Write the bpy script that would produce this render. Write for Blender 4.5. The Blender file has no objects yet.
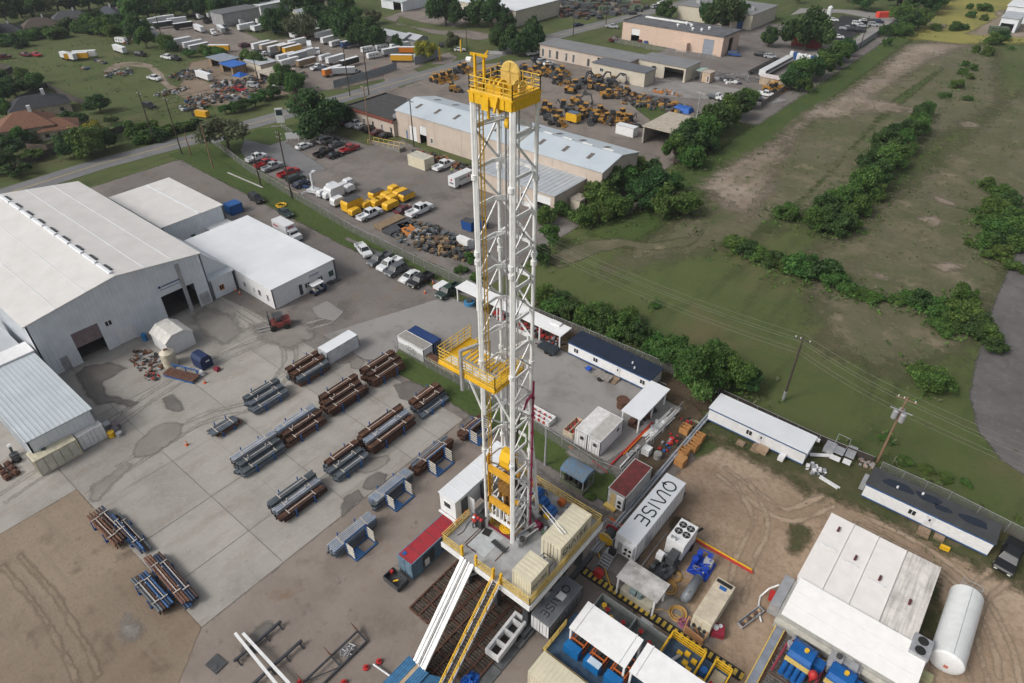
import bpy,math,random
import numpy as np
from mathutils import Vector,Matrix,noise as mnoise
C=bpy.context.scene.collection
RND=random.Random(7)
PI=math.pi
f_px=668.0;CXP,CYP=512.0,341.5;HC=62.0
TH=math.radians(37.1);YAW=math.radians(39.3)
FH=(-math.sin(YAW),math.cos(YAW));RT=(math.cos(YAW),math.sin(YAW),0)
FW=(FH[0]*math.cos(TH),FH[1]*math.cos(TH),-math.sin(TH))
UP=(FH[0]*math.sin(TH),FH[1]*math.sin(TH),math.cos(TH))
def G(px,py,z=0.0):
 a=(px-CXP)/f_px;b=-(py-CYP)/f_px
 d=[FW[i]+a*RT[i]+b*UP[i]for i in range(3)]
 t=(z-HC)/d[2]
 return Vector((d[0]*t,d[1]*t,z))
def depth(p):
 v=(p[0],p[1],p[2]-HC)
 return sum(v[i]*FW[i]for i in range(3))
sc=bpy.context.scene
cam=bpy.data.cameras.new('camera');co=bpy.data.objects.new('camera',cam);C.objects.link(co)
cam.sensor_width=36;cam.lens=f_px/1024*36;cam.clip_end=6000;cam.clip_start=.5
co.location=(0,0,HC)
co.matrix_world=Matrix(((RT[0],UP[0],-FW[0],0),(RT[1],UP[1],-FW[1],0),(0,UP[2],-FW[2],HC),(0,0,0,1)))
sc.camera=co
w=bpy.data.worlds.new('World');sc.world=w;w.use_nodes=True
nt=w.node_tree;bg=nt.nodes['Background']
sky=nt.nodes.new('ShaderNodeTexSky');sky.sky_type='NISHITA';sky.sun_disc=False
SUN_EL,SUN_AZ=42.0,205.0
sky.sun_elevation=math.radians(SUN_EL);sky.sun_rotation=math.radians(SUN_AZ)
sky.air_density=1.0;sky.dust_density=6.0;sky.ozone_density=0.6
hs=nt.nodes.new('ShaderNodeHueSaturation');hs.inputs['Saturation'].default_value=.35
nt.links.new(sky.outputs[0],hs.inputs['Color']);nt.links.new(hs.outputs[0],bg.inputs[0])
bg.inputs[1].default_value=0.12
sl=bpy.data.lights.new('sun','SUN');sl.energy=1.3;sl.angle=math.radians(16);sl.color=(1,.95,.88)
so=bpy.data.objects.new('sun',sl);C.objects.link(so)
az=math.radians(SUN_AZ);el=math.radians(SUN_EL)
sd=Vector((math.sin(az)*math.cos(el),math.cos(az)*math.cos(el),math.sin(el)))
so.rotation_euler=sd.to_track_quat('Z','Y').to_euler();so.location=(0,0,100)
sc.view_settings.view_transform='Standard';sc.view_settings.look='None'
sc.view_settings.exposure=0.14;sc.view_settings.gamma=1
sc.cycles.max_bounces=5;sc.cycles.transparent_max_bounces=12
MATS={}
def mat(name,c,rough=.7,metal=0,var=.12,scale=1.2,c2=None,detail=5,bump=0,rib=None,spec=.35,streak=0):
 """plain painted / raw surface with soft procedural variation; rib=(axis, pitch) adds sheet ribs"""
 if name in MATS:return MATS[name]
 m=bpy.data.materials.new(name);m.use_nodes=True
 n=m.node_tree.nodes;l=m.node_tree.links;b=n['Principled BSDF']
 b.inputs['Roughness'].default_value=rough;b.inputs['Metallic'].default_value=metal
 b.inputs['Specular IOR Level'].default_value=spec
 tc=n.new('ShaderNodeTexCoord')
 nz=n.new('ShaderNodeTexNoise');nz.inputs['Scale'].default_value=scale;nz.inputs['Detail'].default_value=detail
 nz.inputs['Roughness'].default_value=.65
 l.new(tc.outputs['Object'],nz.inputs['Vector'])
 cr=n.new('ShaderNodeValToRGB')
 cb=c2 if c2 else tuple(max(0,x*(1-var*2))for x in c)
 ca=c if c2 else tuple(min(1,x*(1+var))for x in c)
 cr.color_ramp.elements[0].color=(*cb,1);cr.color_ramp.elements[0].position=.32
 cr.color_ramp.elements[1].color=(*ca,1);cr.color_ramp.elements[1].position=.66
 l.new(nz.outputs['Fac'],cr.inputs[0])
 out=cr.outputs[0]
 if streak:
  mp=n.new('ShaderNodeMapping');mp.inputs['Scale'].default_value=(streak if streak>0 else.15,.15 if streak>0 else-streak,.4)
  n2=n.new('ShaderNodeTexNoise');n2.inputs['Scale'].default_value=1.5;n2.inputs['Detail'].default_value=6
  l.new(tc.outputs['Object'],mp.inputs[0]);l.new(mp.outputs[0],n2.inputs['Vector'])
  r2=n.new('ShaderNodeMapRange');r2.inputs[1].default_value=.45;r2.inputs[2].default_value=.75
  r2.inputs[3].default_value=1;r2.inputs[4].default_value=.55;l.new(n2.outputs['Fac'],r2.inputs[0])
  mx=n.new('ShaderNodeMix');mx.data_type='RGBA';mx.blend_type='MULTIPLY';mx.inputs[0].default_value=1
  l.new(out,mx.inputs[6]);l.new(r2.outputs[0],mx.inputs[7]);out=mx.outputs[2]
 l.new(out,b.inputs['Base Color'])
 if bump:
  n3=n.new('ShaderNodeTexNoise');n3.inputs['Scale'].default_value=scale*6;l.new(tc.outputs['Object'],n3.inputs['Vector'])
  bp=n.new('ShaderNodeBump');bp.inputs['Strength'].default_value=bump;bp.inputs['Distance'].default_value=.1
  l.new(n3.outputs['Fac'],bp.inputs['Height']);l.new(bp.outputs[0],b.inputs['Normal'])
 if rib:
  wv=n.new('ShaderNodeTexWave');wv.bands_direction=rib[0];wv.inputs['Scale'].default_value=.314/rib[1]
  wv.inputs['Distortion'].default_value=0;l.new(tc.outputs['Object'],wv.inputs['Vector'])
  bp=n.new('ShaderNodeBump');bp.inputs['Strength'].default_value=.9;bp.inputs['Distance'].default_value=.06
  l.new(wv.outputs['Fac'],bp.inputs['Height']);l.new(bp.outputs[0],b.inputs['Normal'])
 MATS[name]=m;return m
def ground_mat(name,layers,rough=.9,bump=.3,bscale=2.0,slab=0):
 """layers: first (colour), then (colour, noise scale, lo, hi[, stretch xyz])  mixed by thresholded noise in object space"""
 if name in MATS:return MATS[name]
 m=bpy.data.materials.new(name);m.use_nodes=True
 n=m.node_tree.nodes;l=m.node_tree.links;b=n['Principled BSDF']
 b.inputs['Roughness'].default_value=rough;b.inputs['Specular IOR Level'].default_value=.2
 tc=n.new('ShaderNodeTexCoord');cur=None
 for i,L in enumerate(layers):
  if i==0:
   rg=n.new('ShaderNodeRGB');rg.outputs[0].default_value=(*L[0],1);cur=rg.outputs[0];continue
  nz=n.new('ShaderNodeTexNoise');nz.inputs['Scale'].default_value=L[1];nz.inputs['Detail'].default_value=8
  nz.inputs['Roughness'].default_value=.62
  mp=n.new('ShaderNodeMapping');mp.inputs['Location'].default_value=(i*13.7,i*7.1,i*3.3)
  if len(L)>4:mp.inputs['Scale'].default_value=L[4]
  if len(L)>5:mp.inputs['Rotation'].default_value=(0,0,math.radians(L[5]))
  l.new(tc.outputs['Object'],mp.inputs[0]);l.new(mp.outputs[0],nz.inputs['Vector'])
  mr=n.new('ShaderNodeMapRange');mr.inputs[1].default_value=L[2];mr.inputs[2].default_value=L[3]
  l.new(nz.outputs['Fac'],mr.inputs[0])
  mx=n.new('ShaderNodeMix');mx.data_type='RGBA'
  l.new(mr.outputs[0],mx.inputs[0]);l.new(cur,mx.inputs[6]);mx.inputs[7].default_value=(*L[0],1)
  cur=mx.outputs[2]
 if slab:
  sn=n.new('ShaderNodeVectorMath');sn.operation='SNAP';sn.inputs[1].default_value=(12.1,9.6,1);of_=n.new('ShaderNodeVectorMath');of_.inputs[1].default_value=(.05,1.6,0)
  wn=n.new('ShaderNodeTexWhiteNoise');l.new(tc.outputs['Object'],of_.inputs[0]);l.new(of_.outputs[0],sn.inputs[0]);l.new(sn.outputs[0],wn.inputs['Vector'])
  sr=n.new('ShaderNodeMapRange');sr.inputs[3].default_value=.9;sr.inputs[4].default_value=1.06;l.new(wn.outputs['Value'],sr.inputs[0])
  sm=n.new('ShaderNodeMix');sm.data_type='RGBA';sm.blend_type='MULTIPLY';sm.inputs[0].default_value=1;l.new(cur,sm.inputs[6]);l.new(sr.outputs[0],sm.inputs[7]);cur=sm.outputs[2]
 l.new(cur,b.inputs['Base Color'])
 if bump:
  n3=n.new('ShaderNodeTexNoise');n3.inputs['Scale'].default_value=bscale;n3.inputs['Detail'].default_value=6
  l.new(tc.outputs['Object'],n3.inputs['Vector'])
  bp=n.new('ShaderNodeBump');bp.inputs['Strength'].default_value=bump;bp.inputs['Distance'].default_value=.25
  l.new(n3.outputs['Fac'],bp.inputs['Height']);l.new(bp.outputs[0],b.inputs['Normal'])
 at=n.new('ShaderNodeAttribute');at.attribute_name='edge'
 nz=n.new('ShaderNodeTexNoise');nz.inputs['Scale'].default_value=.4;nz.inputs['Detail'].default_value=12;nz.inputs['Roughness'].default_value=.78
 l.new(tc.outputs['Object'],nz.inputs['Vector'])
 ad=n.new('ShaderNodeMath');ad.operation='MULTIPLY_ADD';ad.inputs[1].default_value=2.4;l.new(nz.outputs['Fac'],ad.inputs[0]);l.new(at.outputs['Fac'],ad.inputs[2])
 mr=n.new('ShaderNodeMapRange');mr.inputs[1].default_value=.95;mr.inputs[2].default_value=1.6;l.new(ad.outputs[0],mr.inputs[0])
 tr=n.new('ShaderNodeBsdfTransparent');ms=n.new('ShaderNodeMixShader')
 l.new(mr.outputs[0],ms.inputs[0]);l.new(tr.outputs[0],ms.inputs[1]);l.new(b.outputs[0],ms.inputs[2])
 l.new(ms.outputs[0],n['Material Output'].inputs['Surface'])
 m['ragged']=True
 MATS[name]=m;return m
def glass_mat():
 m=mat('glass',(.02,.025,.03),.08,0,0,spec=.8);return m
class MB:
 def __init__(s):s.v=[];s.f=[];s.mi=[];s.cur=0
 def add(s,vs,fs):
  o=len(s.v);s.v+=[tuple(p)for p in vs];s.f+=[tuple(i+o for i in q)for q in fs];s.mi+=[s.cur]*len(fs);return s
 def box(s,x0,x1,y0,y1,z0,z1):
  return s.add([(x0,y0,z0),(x1,y0,z0),(x1,y1,z0),(x0,y1,z0),(x0,y0,z1),(x1,y0,z1),(x1,y1,z1),(x0,y1,z1)],[(0,3,2,1),(4,5,6,7),(0,1,5,4),(1,2,6,5),(2,3,7,6),(3,0,4,7)])
 def cb(s,c,d,rz=0):
  m=Matrix.Rotation(rz,3,'Z');c=Vector(c);h=[q/2 for q in d]
  vs=[c+m@Vector((a*h[0],b*h[1],e*h[2]))for e in(-1,1)for a,b in((-1,-1),(1,-1),(1,1),(-1,1))]
  return s.add(vs,[(0,3,2,1),(4,5,6,7),(0,1,5,4),(1,2,6,5),(2,3,7,6),(3,0,4,7)])
 def frus(s,x0,x1,y0,y1,z0,X0,X1,Y0,Y1,z1):
  return s.add([(x0,y0,z0),(x1,y0,z0),(x1,y1,z0),(x0,y1,z0),(X0,Y0,z1),(X1,Y0,z1),(X1,Y1,z1),(X0,Y1,z1)],[(0,3,2,1),(4,5,6,7),(0,1,5,4),(1,2,6,5),(2,3,7,6),(3,0,4,7)])
 def bar(s,p,q,w,h=None):
  p=Vector(p);q=Vector(q);h=h or w;d=(q-p)
  if d.length<1e-6:return s
  d.normalize();u=Vector((0,0,1))if abs(d.z)<.95 else Vector((1,0,0))
  a=d.cross(u).normalized()*w/2;b=a.cross(d).normalized()*h/2
  vs=[p-a-b,p+a-b,p+a+b,p-a+b,q-a-b,q+a-b,q+a+b,q-a+b]
  return s.add(vs,[(0,1,2,3),(4,7,6,5),(0,4,5,1),(1,5,6,2),(2,6,7,3),(3,7,4,0)])
 def cyl(s,p,q,r,n=10,r2=None,cap=True):
  p=Vector(p);q=Vector(q);r2=r if r2 is None else r2;d=(q-p).normalized()
  u=Vector((0,0,1))if abs(d.z)<.95 else Vector((1,0,0));a=d.cross(u).normalized();b=a.cross(d)
  vs=[]
  for c,rr in((p,r),(q,r2)):
   for i in range(n):
    t=2*PI*i/n;vs.append(c+a*math.cos(t)*rr+b*math.sin(t)*rr)
  fs=[(i,(i+1)%n,n+(i+1)%n,n+i)for i in range(n)]
  if cap:fs+=[tuple(range(n-1,-1,-1)),tuple(range(n,2*n))]
  return s.add(vs,fs)
 def path(s,pts,r,n=6,closed=False):
  pts=[Vector(p)for p in pts]
  rings=[];N=len(pts)
  for i,p in enumerate(pts):
   a=pts[i-1]if(i>0 or closed)else p;b=pts[(i+1)%N]if(i<N-1 or closed)else p
   d=(b-a).normalized();u=Vector((0,0,1))if abs(d.z)<.95 else Vector((1,0,0))
   e=d.cross(u).normalized();g=e.cross(d)
   rings.append([p+e*math.cos(2*PI*k/n)*r+g*math.sin(2*PI*k/n)*r for k in range(n)])
  vs=[v for R in rings for v in R];fs=[]
  for i in range(N if closed else N-1):
   j=(i+1)%N
   for k in range(n):fs.append((i*n+k,i*n+(k+1)%n,j*n+(k+1)%n,j*n+k))
  if not closed:fs+=[tuple(range(n-1,-1,-1)),tuple((N-1)*n+k for k in range(n))]
  return s.add(vs,fs)
 def prism(s,pts,z0,z1):
  n=len(pts);return s.add([(x,y,z0)for x,y in pts]+[(x,y,z1)for x,y in pts],[tuple(range(n-1,-1,-1)),tuple(range(n,2*n))]+[(i,(i+1)%n,n+(i+1)%n,n+i)for i in range(n)])
 def xprism(s,pts,y0,y1):
  n=len(pts);return s.add([(x,y0,z)for x,z in pts]+[(x,y1,z)for x,z in pts],[tuple(range(n)),tuple(range(2*n-1,n-1,-1))]+[(i,n+i,n+(i+1)%n,(i+1)%n)for i in range(n)])
 def yprism(s,pts,x0,x1):
  n=len(pts);return s.add([(x0,y,z)for y,z in pts]+[(x1,y,z)for y,z in pts],[tuple(range(n-1,-1,-1)),tuple(range(n,2*n))]+[(i,(i+1)%n,n+(i+1)%n,n+i)for i in range(n)])
 def ell(s,c,r,n=10,m=6):
  vs=[(c[0],c[1],c[2]-r[2])];fs=[]
  for j in range(1,m):
   t=PI*j/m-PI/2
   for i in range(n):
    a=2*PI*i/n;vs.append((c[0]+r[0]*math.cos(t)*math.cos(a),c[1]+r[1]*math.cos(t)*math.sin(a),c[2]+r[2]*math.sin(t)))
  vs.append((c[0],c[1],c[2]+r[2]));T=len(vs)-1
  for i in range(n):
   fs.append((0,1+(i+1)%n,1+i));fs.append((T,T-n+i,T-n+(i+1)%n))
   for j in range(m-2):fs.append((1+j*n+i,1+j*n+(i+1)%n,1+(j+1)*n+(i+1)%n,1+(j+1)*n+i))
  return s.add(vs,fs)
 def mesh(s,name,mats,smooth=False):
  me=bpy.data.meshes.new(name);me.from_pydata(s.v,[],s.f)
  if not isinstance(mats,(list,tuple)):mats=[mats]
  for m in mats:me.materials.append(m)
  if len(mats)>1:me.polygons.foreach_set('material_index',s.mi)
  if smooth:me.polygons.foreach_set('use_smooth',[True]*len(me.polygons))
  me.update();return me
 def build(s,name,mats,parent=None,smooth=False,label=None,tagged=None):
  o=bpy.data.objects.new(name,s.mesh(name,mats,smooth));C.objects.link(o)
  if parent is not None:o.parent=parent
  if label:o['label']=label
  return o
def thing(name,label,cat,loc=(0,0,0),rz=0,group=None,scale=None):
 o=bpy.data.objects.new(name,None);C.objects.link(o);o.empty_display_size=.3
 o.location=loc;o.rotation_euler=(0,0,rz);o['label']=label;o['category']=cat
 if group:o['group']=group
 if scale:o.scale=(scale,)*3 if not isinstance(scale,tuple)else scale
 return o
def tag(o,label,cat,group=None):
 o['label']=label;o['category']=cat
 if group:o['group']=group
 return o
def struct(o):o['kind']='structure';return o
def stuff(o,label=None,cat=None):
 o['kind']='stuff'
 if label:o['label']=label;o['category']=cat
 return o
KIDS={}
def children(o):return[c for c in bpy.data.objects if c.parent==o]
def proto_kids(o):
 if o.name not in KIDS:
  KIDS[o.name]=[(c,children(c))for c in children(o)]
 return KIDS[o.name]
def dup(root,loc,rz,label,group=None,mats=None,scale=None,cat=None):
 r=root.copy();C.objects.link(r);r.location=loc;r.rotation_euler=(0,0,rz);r['label']=label
 if group:r['group']=group
 if cat:r['category']=cat
 if scale:r.scale=(scale,)*3 if not isinstance(scale,tuple)else scale
 if r.type=='MESH' and mats and '' in mats:
  setmat(r,mats[''])
 for ch,gs in proto_kids(root):
  c=ch.copy();C.objects.link(c);c.parent=r
  b=ch.name.split('.')[0]
  if mats and b in mats:setmat(c,mats[b])
  for g in gs:
   d=g.copy();C.objects.link(d);d.parent=c
   b=g.name.split('.')[0]
   if mats and b in mats:setmat(d,mats[b])
 return r
def setmat(o,m):
 o.material_slots[0].link='OBJECT';o.material_slots[0].material=m
PK={}
def patch(name,pts,m,lvl,ragged=0,world=False):
 """flat sheet; pts pixels (or world xy); lvl = layer number, 4 mm each; ragged = border width in metres"""
 P=[Vector((p[0],p[1],0))for p in pts]if world else[G(*p)for p in pts]
 PK[lvl]=PK.get(lvl,0)+1;z=-.10+.01*lvl+.0004*PK[lvl]
 me=bpy.data.meshes.new(name)
 if not ragged:
  me.from_pydata([(p.x,p.y,z)for p in P],[],[tuple(range(len(P)))]);vals=[9.0]*len(P)
 else:
  A=np.array([(p.x,p.y)for p in P]);lo=A.min(0)-ragged;hi=A.max(0)+ragged
  st=max(ragged*.5,max(hi-lo)/220)
  nx,ny=[int(math.ceil(v/st))+1 for v in(hi-lo)]
  X,Y=np.meshgrid(lo[0]+np.arange(nx)*st,lo[1]+np.arange(ny)*st,indexing='ij')
  D=np.full(X.shape,1e9);inside=np.zeros(X.shape,bool)
  for i in range(len(A)):
   a=A[i];b=A[(i+1)%len(A)];e=b-a;L=(e*e).sum()+1e-9
   t=np.clip(((X-a[0])*e[0]+(Y-a[1])*e[1])/L,0,1)
   D=np.minimum(D,np.hypot(X-a[0]-t*e[0],Y-a[1]-t*e[1]))
   cond=((a[1]>Y)!=(b[1]>Y))&(X<(b[0]-a[0])*(Y-a[1])/((b[1]-a[1])if abs(b[1]-a[1])>1e-9 else 1e-9)+a[0])
   inside^=cond
  sdist=np.where(inside,D,-D)/ragged
  idx=-np.ones(X.shape,int);keep=sdist>-1.6
  cell=keep[:-1,:-1]|keep[1:,:-1]|keep[:-1,1:]|keep[1:,1:]
  use=np.zeros(X.shape,bool)
  use[:-1,:-1]|=cell;use[1:,:-1]|=cell;use[:-1,1:]|=cell;use[1:,1:]|=cell
  idx[use]=np.arange(use.sum())
  vs=np.stack([X[use],Y[use],np.full(use.sum(),z)],1)
  I,J=np.nonzero(cell)
  fs=np.stack([idx[I,J],idx[I+1,J],idx[I+1,J+1],idx[I,J+1]],1)
  me.from_pydata(vs.tolist(),[],fs.tolist());vals=sdist[use].astype(float).tolist()
 at=me.attributes.new('edge','FLOAT','POINT');at.data.foreach_set('value',vals)
 me.materials.append(m);me.update()
 o=bpy.data.objects.new(name,me);C.objects.link(o);o['kind']='structure'
 return o
grass_m=ground_mat('mown_grass',[((.064,.088,.028),),((.090,.112,.040),.03,.4,.65),((.115,.100,.052),.05,.52,.72),((.036,.052,.017),.25,.5,.75,(1,.25,1),25),((.095,.090,.042),.8,.5,.8,(.3,1.6,1),35),((.068,.09,.03),3,.5,.8),((.12,.112,.06),1.6,.6,.78),((.03,.045,.015),1.1,.62,.8)],bump=.2)
lush_m=ground_mat('lush_grass',[((.052,.080,.022),),((.074,.102,.030),.12,.4,.7),((.090,.086,.036),.35,.6,.8),((.027,.045,.012),1.5,.5,.8)],bump=.4)
dry_m=ground_mat('dry_scrub_ground',[((.112,.108,.066),),((.078,.090,.038),.05,.44,.62),((.160,.138,.095),.09,.48,.68,(1,2,1)),((.090,.086,.052),.3,.45,.7,(1,.4,1),10),((.250,.205,.150),.14,.6,.74),((.052,.066,.026),.7,.56,.8),((.20,.165,.11),1.4,.55,.8),((.04,.055,.022),1.9,.6,.78)],bump=.3)
sandy_m=ground_mat('sandy_dirt',[((.300,.222,.158),),((.400,.312,.230),.07,.44,.62),((.175,.122,.080),.13,.54,.70),((.085,.088,.04),.22,.64,.76),((.20,.14,.09),1.6,.45,.8),((.34,.26,.18),.5,.62,.8),((.15,.11,.075),4,.55,.95)],bump=.25,bscale=3)
sandyf_m=ground_mat('field_sand',[((.220,.180,.142),),((.30,.25,.205),.09,.45,.65),((.13,.115,.075),.16,.48,.66,(1,.3,1)),((.075,.085,.035),.3,.56,.72),((.17,.14,.105),1.2,.5,.8)],bump=.4)
brown_m=ground_mat('brown_dirt',[((.192,.148,.108),),((.262,.210,.158),.08,.42,.62,(1,.35,1),48),((.115,.092,.070),.3,.55,.72),((.215,.175,.135),.35,.48,.68,(.15,2.6,1),40),((.13,.105,.08),2.5,.5,.95)],bump=.15,bscale=4)
conc_m=ground_mat('pale_concrete',[((.300,.285,.262),),((.345,.328,.303),.1,.4,.65),((.225,.212,.195),.16,.5,.76),((.245,.222,.195),.4,.5,.75,(1,.3,1),20),((.16,.15,.14),.9,.62,.8),((.38,.365,.34),3,.5,.9),((.20,.19,.178),.5,.60,.74,(2.2,.1,1),8),((.21,.20,.19),.4,.62,.76,(.12,1.8,1),20)],.8,.05,slab=1)
asph_m=ground_mat('worn_asphalt',[((.150,.138,.132),),((.195,.178,.168),.08,.4,.62),((.105,.094,.086),.18,.5,.7),((.165,.135,.11),.3,.52,.7),((.085,.078,.074),.8,.6,.78),((.21,.195,.18),2.2,.52,.85)],.85,.15)
asph2_m=ground_mat('gravelly_lot',[((.170,.148,.132),),((.225,.195,.172),.07,.4,.62),((.120,.105,.095),.2,.5,.72),((.26,.235,.21),.5,.58,.75),((.095,.085,.075),1.2,.58,.8)],.85,.2)
tan_m=ground_mat('stained_brown_paving',[((.200,.170,.148),),((.245,.212,.187),.12,.42,.62),((.145,.120,.100),.25,.52,.74),((.180,.125,.085),.2,.6,.76),((.095,.082,.074),.8,.6,.78),((.22,.19,.17),3,.52,.85)],.85,.15)
road_m=ground_mat('road_asphalt',[((.150,.152,.160),),((.185,.186,.19),.2,.4,.65),((.115,.115,.12),.8,.55,.8)],.85,.05)
run_m=ground_mat('old_tarmac',[((.110,.104,.104),),((.145,.137,.135),.15,.4,.62),((.085,.080,.080),.3,.5,.72),((.070,.075,.04),.6,.64,.74),((.19,.18,.175),1.4,.56,.8)],.9,.2)
black_m=ground_mat('fresh_black_asphalt',[((.028,.028,.032),),((.045,.045,.048),.4,.45,.7)],.8,.05)
wet_m=ground_mat('oil_stained_patch',[((.125,.116,.108),),((.16,.148,.136),.5,.4,.65)],.6,.03)
wet2_m=ground_mat('damp_concrete',[((.200,.186,.170),),((.245,.23,.212),.5,.4,.65)],.65,.03)
pave2_m=ground_mat('grey_concrete_lot',[((.230,.222,.215),),((.265,.256,.247),.1,.4,.65),((.170,.160,.152),.2,.52,.72),((.15,.135,.12),.7,.6,.8),((.28,.27,.26),2.5,.55,.85)],.8,.05)
mulch_m=ground_mat('leaf_litter',[((.075,.055,.036),),((.11,.082,.055),.4,.45,.7),((.05,.055,.02),.3,.55,.7)],.9,.5)
painted_sun_m=ground_mat('painted_sunlit_grass',[((.26,.235,.07),),((.18,.18,.055),.05,.4,.65),((.23,.18,.09),.06,.62,.76),((.09,.10,.03),.5,.55,.8)],.9,.4)  # meadow grass with a patch of sunlight put into its base colour
me=bpy.data.meshes.new('ground');me.from_pydata([(-3500,-1500,-.1),(2500,-1500,-.1),(2500,4500,-.1),(-3500,4500,-.1)],[],[(0,1,2,3)])
a=me.attributes.new('edge','FLOAT','POINT');a.data.foreach_set('value',[9.]*4);me.materials.append(grass_m)
o=bpy.data.objects.new('ground',me);C.objects.link(o);o['kind']='structure'
W=True
scrub_m=ground_mat('worn_grass',[((.058,.066,.026),),((.085,.080,.040),.2,.4,.65),((.15,.115,.075),.35,.52,.7),((.038,.05,.018),.8,.5,.75)],bump=.2)
patch('dry_field',[(-53,88),(-52,330),(-30,330),(-14,240),(-28,160),(-36,118)],dry_m,1,8,W)
patch('dry_field',[(-27,118),(-20,170),(-14,250),(4,330),(6,250),(4,110),(-2,92),(-14,92)],dry_m,1,8,W)
patch('lush_grass_verge',[(-63,100),(-63,345),(-55,345),(-53,100)],lush_m,2,3,W)
patch('lush_grass_ditch',[(770,232),(800,205),(870,130),(925,85),(940,72),(945,66),(930,75),(893,100),(845,155),(800,200),(772,215),(752,235)],lush_m,2,2.5)
patch('field_sand',[(700,185),(735,160),(775,140),(805,112),(850,90),(868,78),(905,45),(935,42),(968,45),(930,60),(905,78),(870,98),(900,104),(945,117),(905,112),(860,112),(850,118),(810,118),(795,140),(770,190),(745,220)],sandyf_m,3,6)
patch('field_sand',[(930,193),(940,196),(960,205),(950,206),(938,201)],sandyf_m,3,1.8)
patch('field_sand',[(916,218),(935,215),(943,222),(935,228),(925,224)],sandyf_m,3,1.8)
patch('field_sand',[(928,262),(955,262),(962,268),(945,272)],sandyf_m,3,2.0)
patch('field_sand',[(872,272),(886,275),(890,281),(876,279)],sandyf_m,3,1.8)
patch('field_sand',[(953,120),(975,122),(985,128),(962,127)],sandyf_m,3,2.5)
patch('sun_painted_meadow',[(905,38),(920,26),(955,-14),(1100,-40),(1100,42),(960,44)],painted_sun_m,2,6)  # sunlit corner of the grass, brightened by this sheet's colour
patch('meadow_sand',[(965,34),(985,24),(1005,12),(1040,2),(1040,38),(1000,36)],sandyf_m,3,2)
patch('meadow_sand',[(930,22),(948,24),(945,29),(930,30)],sandyf_m,3,2)
patch('meadow_sand',[(996,11),(1008,9),(1006,15),(996,16)],sandyf_m,3,2)
patch('old_runway',[(1060,190),(1016,252),(985,325),(975,365),(970,395),(978,430),(1000,458),(1060,500),(1400,600),(1300,150)],run_m,2,.7)
patch('dirt_path',[(545,262),(560,250),(590,240),(620,238),(650,243),(690,236),(705,228),(700,238),(690,246),(655,250),(625,246),(600,252),(560,268)],dry_m,2,1.2)
patch('truck_lot',[(170,22),(215,18),(262,40),(330,36),(375,48),(425,64),(408,72),(345,88),(300,93),(250,62),(215,52),(160,45),(150,30)],asph2_m,2,3)
patch('junk_yard_dirt',[(228,55),(190,62),(178,88),(195,104),(235,106),(262,98),(310,92),(296,80),(255,62)],brown_m,2,2)
patch('dirt_track',[(103,70),(115,63),(135,61),(152,64),(162,72),(168,82),(185,92),(200,98),(200,103),(183,98),(168,90),(158,80),(148,68),(130,66),(115,70),(105,73)],sandyf_m,3,.9)
patch('warehouse_drive',[(383,18),(420,5),(450,8),(472,20),(455,27),(420,22),(400,16),(395,24),(440,30),(470,30),(500,36),(480,40),(430,33)],asph2_m,2,1.5)
patch('driveway',[(382,72),(405,66),(418,71),(425,77),(400,85),(385,88)],asph2_m,2,1)
patch('driveway',[(436,56),(448,52),(458,57),(450,64),(430,64)],asph2_m,2,1)
patch('scrap_field',[(545,8),(560,18),(640,12),(640,-2),(560,-4)],asph2_m,2,2)
def band(c,hw):return[(x-hw,y)for x,y in c]+[(x+hw,y)for x,y in reversed(c)]
rc=[(-171,-60),(-171,35),(-172,55),(-169.5,83),(-168,99),(-166.3,142),(-164.5,188),(-163.5,235),(-159,280),(-156,322),(-149,420),(-142,600)]
patch('main_road',band(rc,3.7),road_m,4,0,W)
yl=mat('road_paint',(.50,.38,.12),.8)
for dx in(-.15,.15):
 patch('road_marking',band([(x+dx,y)for x,y in rc],.06),yl,5,0,W)
patch('side_street',[(-166,142),(-140,146),(-120,144),(-118,139),(-140,139),(-150,136),(-162,128)],asph2_m,3,.8,W)
patch('parking_lot',[(-156,78),(-163,97),(-157,103),(-132,104),(-128,112),(-66,102),(-65,72.5),(-100,72.5),(-123,75.5),(-140,77.5)],asph_m,3,.9,W)
patch('entrance_drive',[(-166,80),(-166,90),(-150,92),(-128,88),(-128,82),(-150,80)],road_m,4,.5,W)
patch('equipment_yard',[(-160,128),(-164,170),(-140,212),(-118,195),(-68,178),(-66,130),(-60,112),(-74,110),(-100,124),(-130,124)],asph2_m,3,1.2,W)
patch('factory_yard',[(-120,195),(-122,300),(-62,310),(-62,180),(-90,178)],asph_m,3,1.5,W)
patch('grass_island',[(-98,174),(-66,150),(-66,158),(-92,181)],lush_m,5,1,W)
patch('factory_lawn',[(-66,275),(-66,300),(-102,330),(-114,318),(-100,300)],lush_m,5,2,W)
patch('concrete_apron',[(640,78),(700,82),(760,92),(790,100),(770,104),(660,96),(600,88)],pave2_m,5,1.2)
patch('car_park',[(823,30),(843,15),(877,20),(848,41),(820,38)],black_m,6)
patch('car_park_drive',[(790,54),(830,50),(850,42),(880,20),(843,13),(810,12),(790,15),(800,8),(860,10),(905,18),(870,38),(845,50),(830,58),(800,58)],pave2_m,5,.8)
patch('grass_strip',[(-165,69),(-163,80),(-140,76.5),(-122,74.5),(-98,72),(-75,71),(-62,71.5),(-30,72),(10,73),(14,71),(-30,69),(-58,67),(-66,66.8),(-96,66.5),(-120,68)],lush_m,4,.5,W)
patch('worn_path',[(-98,69.3),(-88,69.3),(-75,68.9),(-64,69.6),(-64,68.4),(-75,67.9),(-88,68.4),(-98,68.4)],asph_m,5,.4,W)
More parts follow.
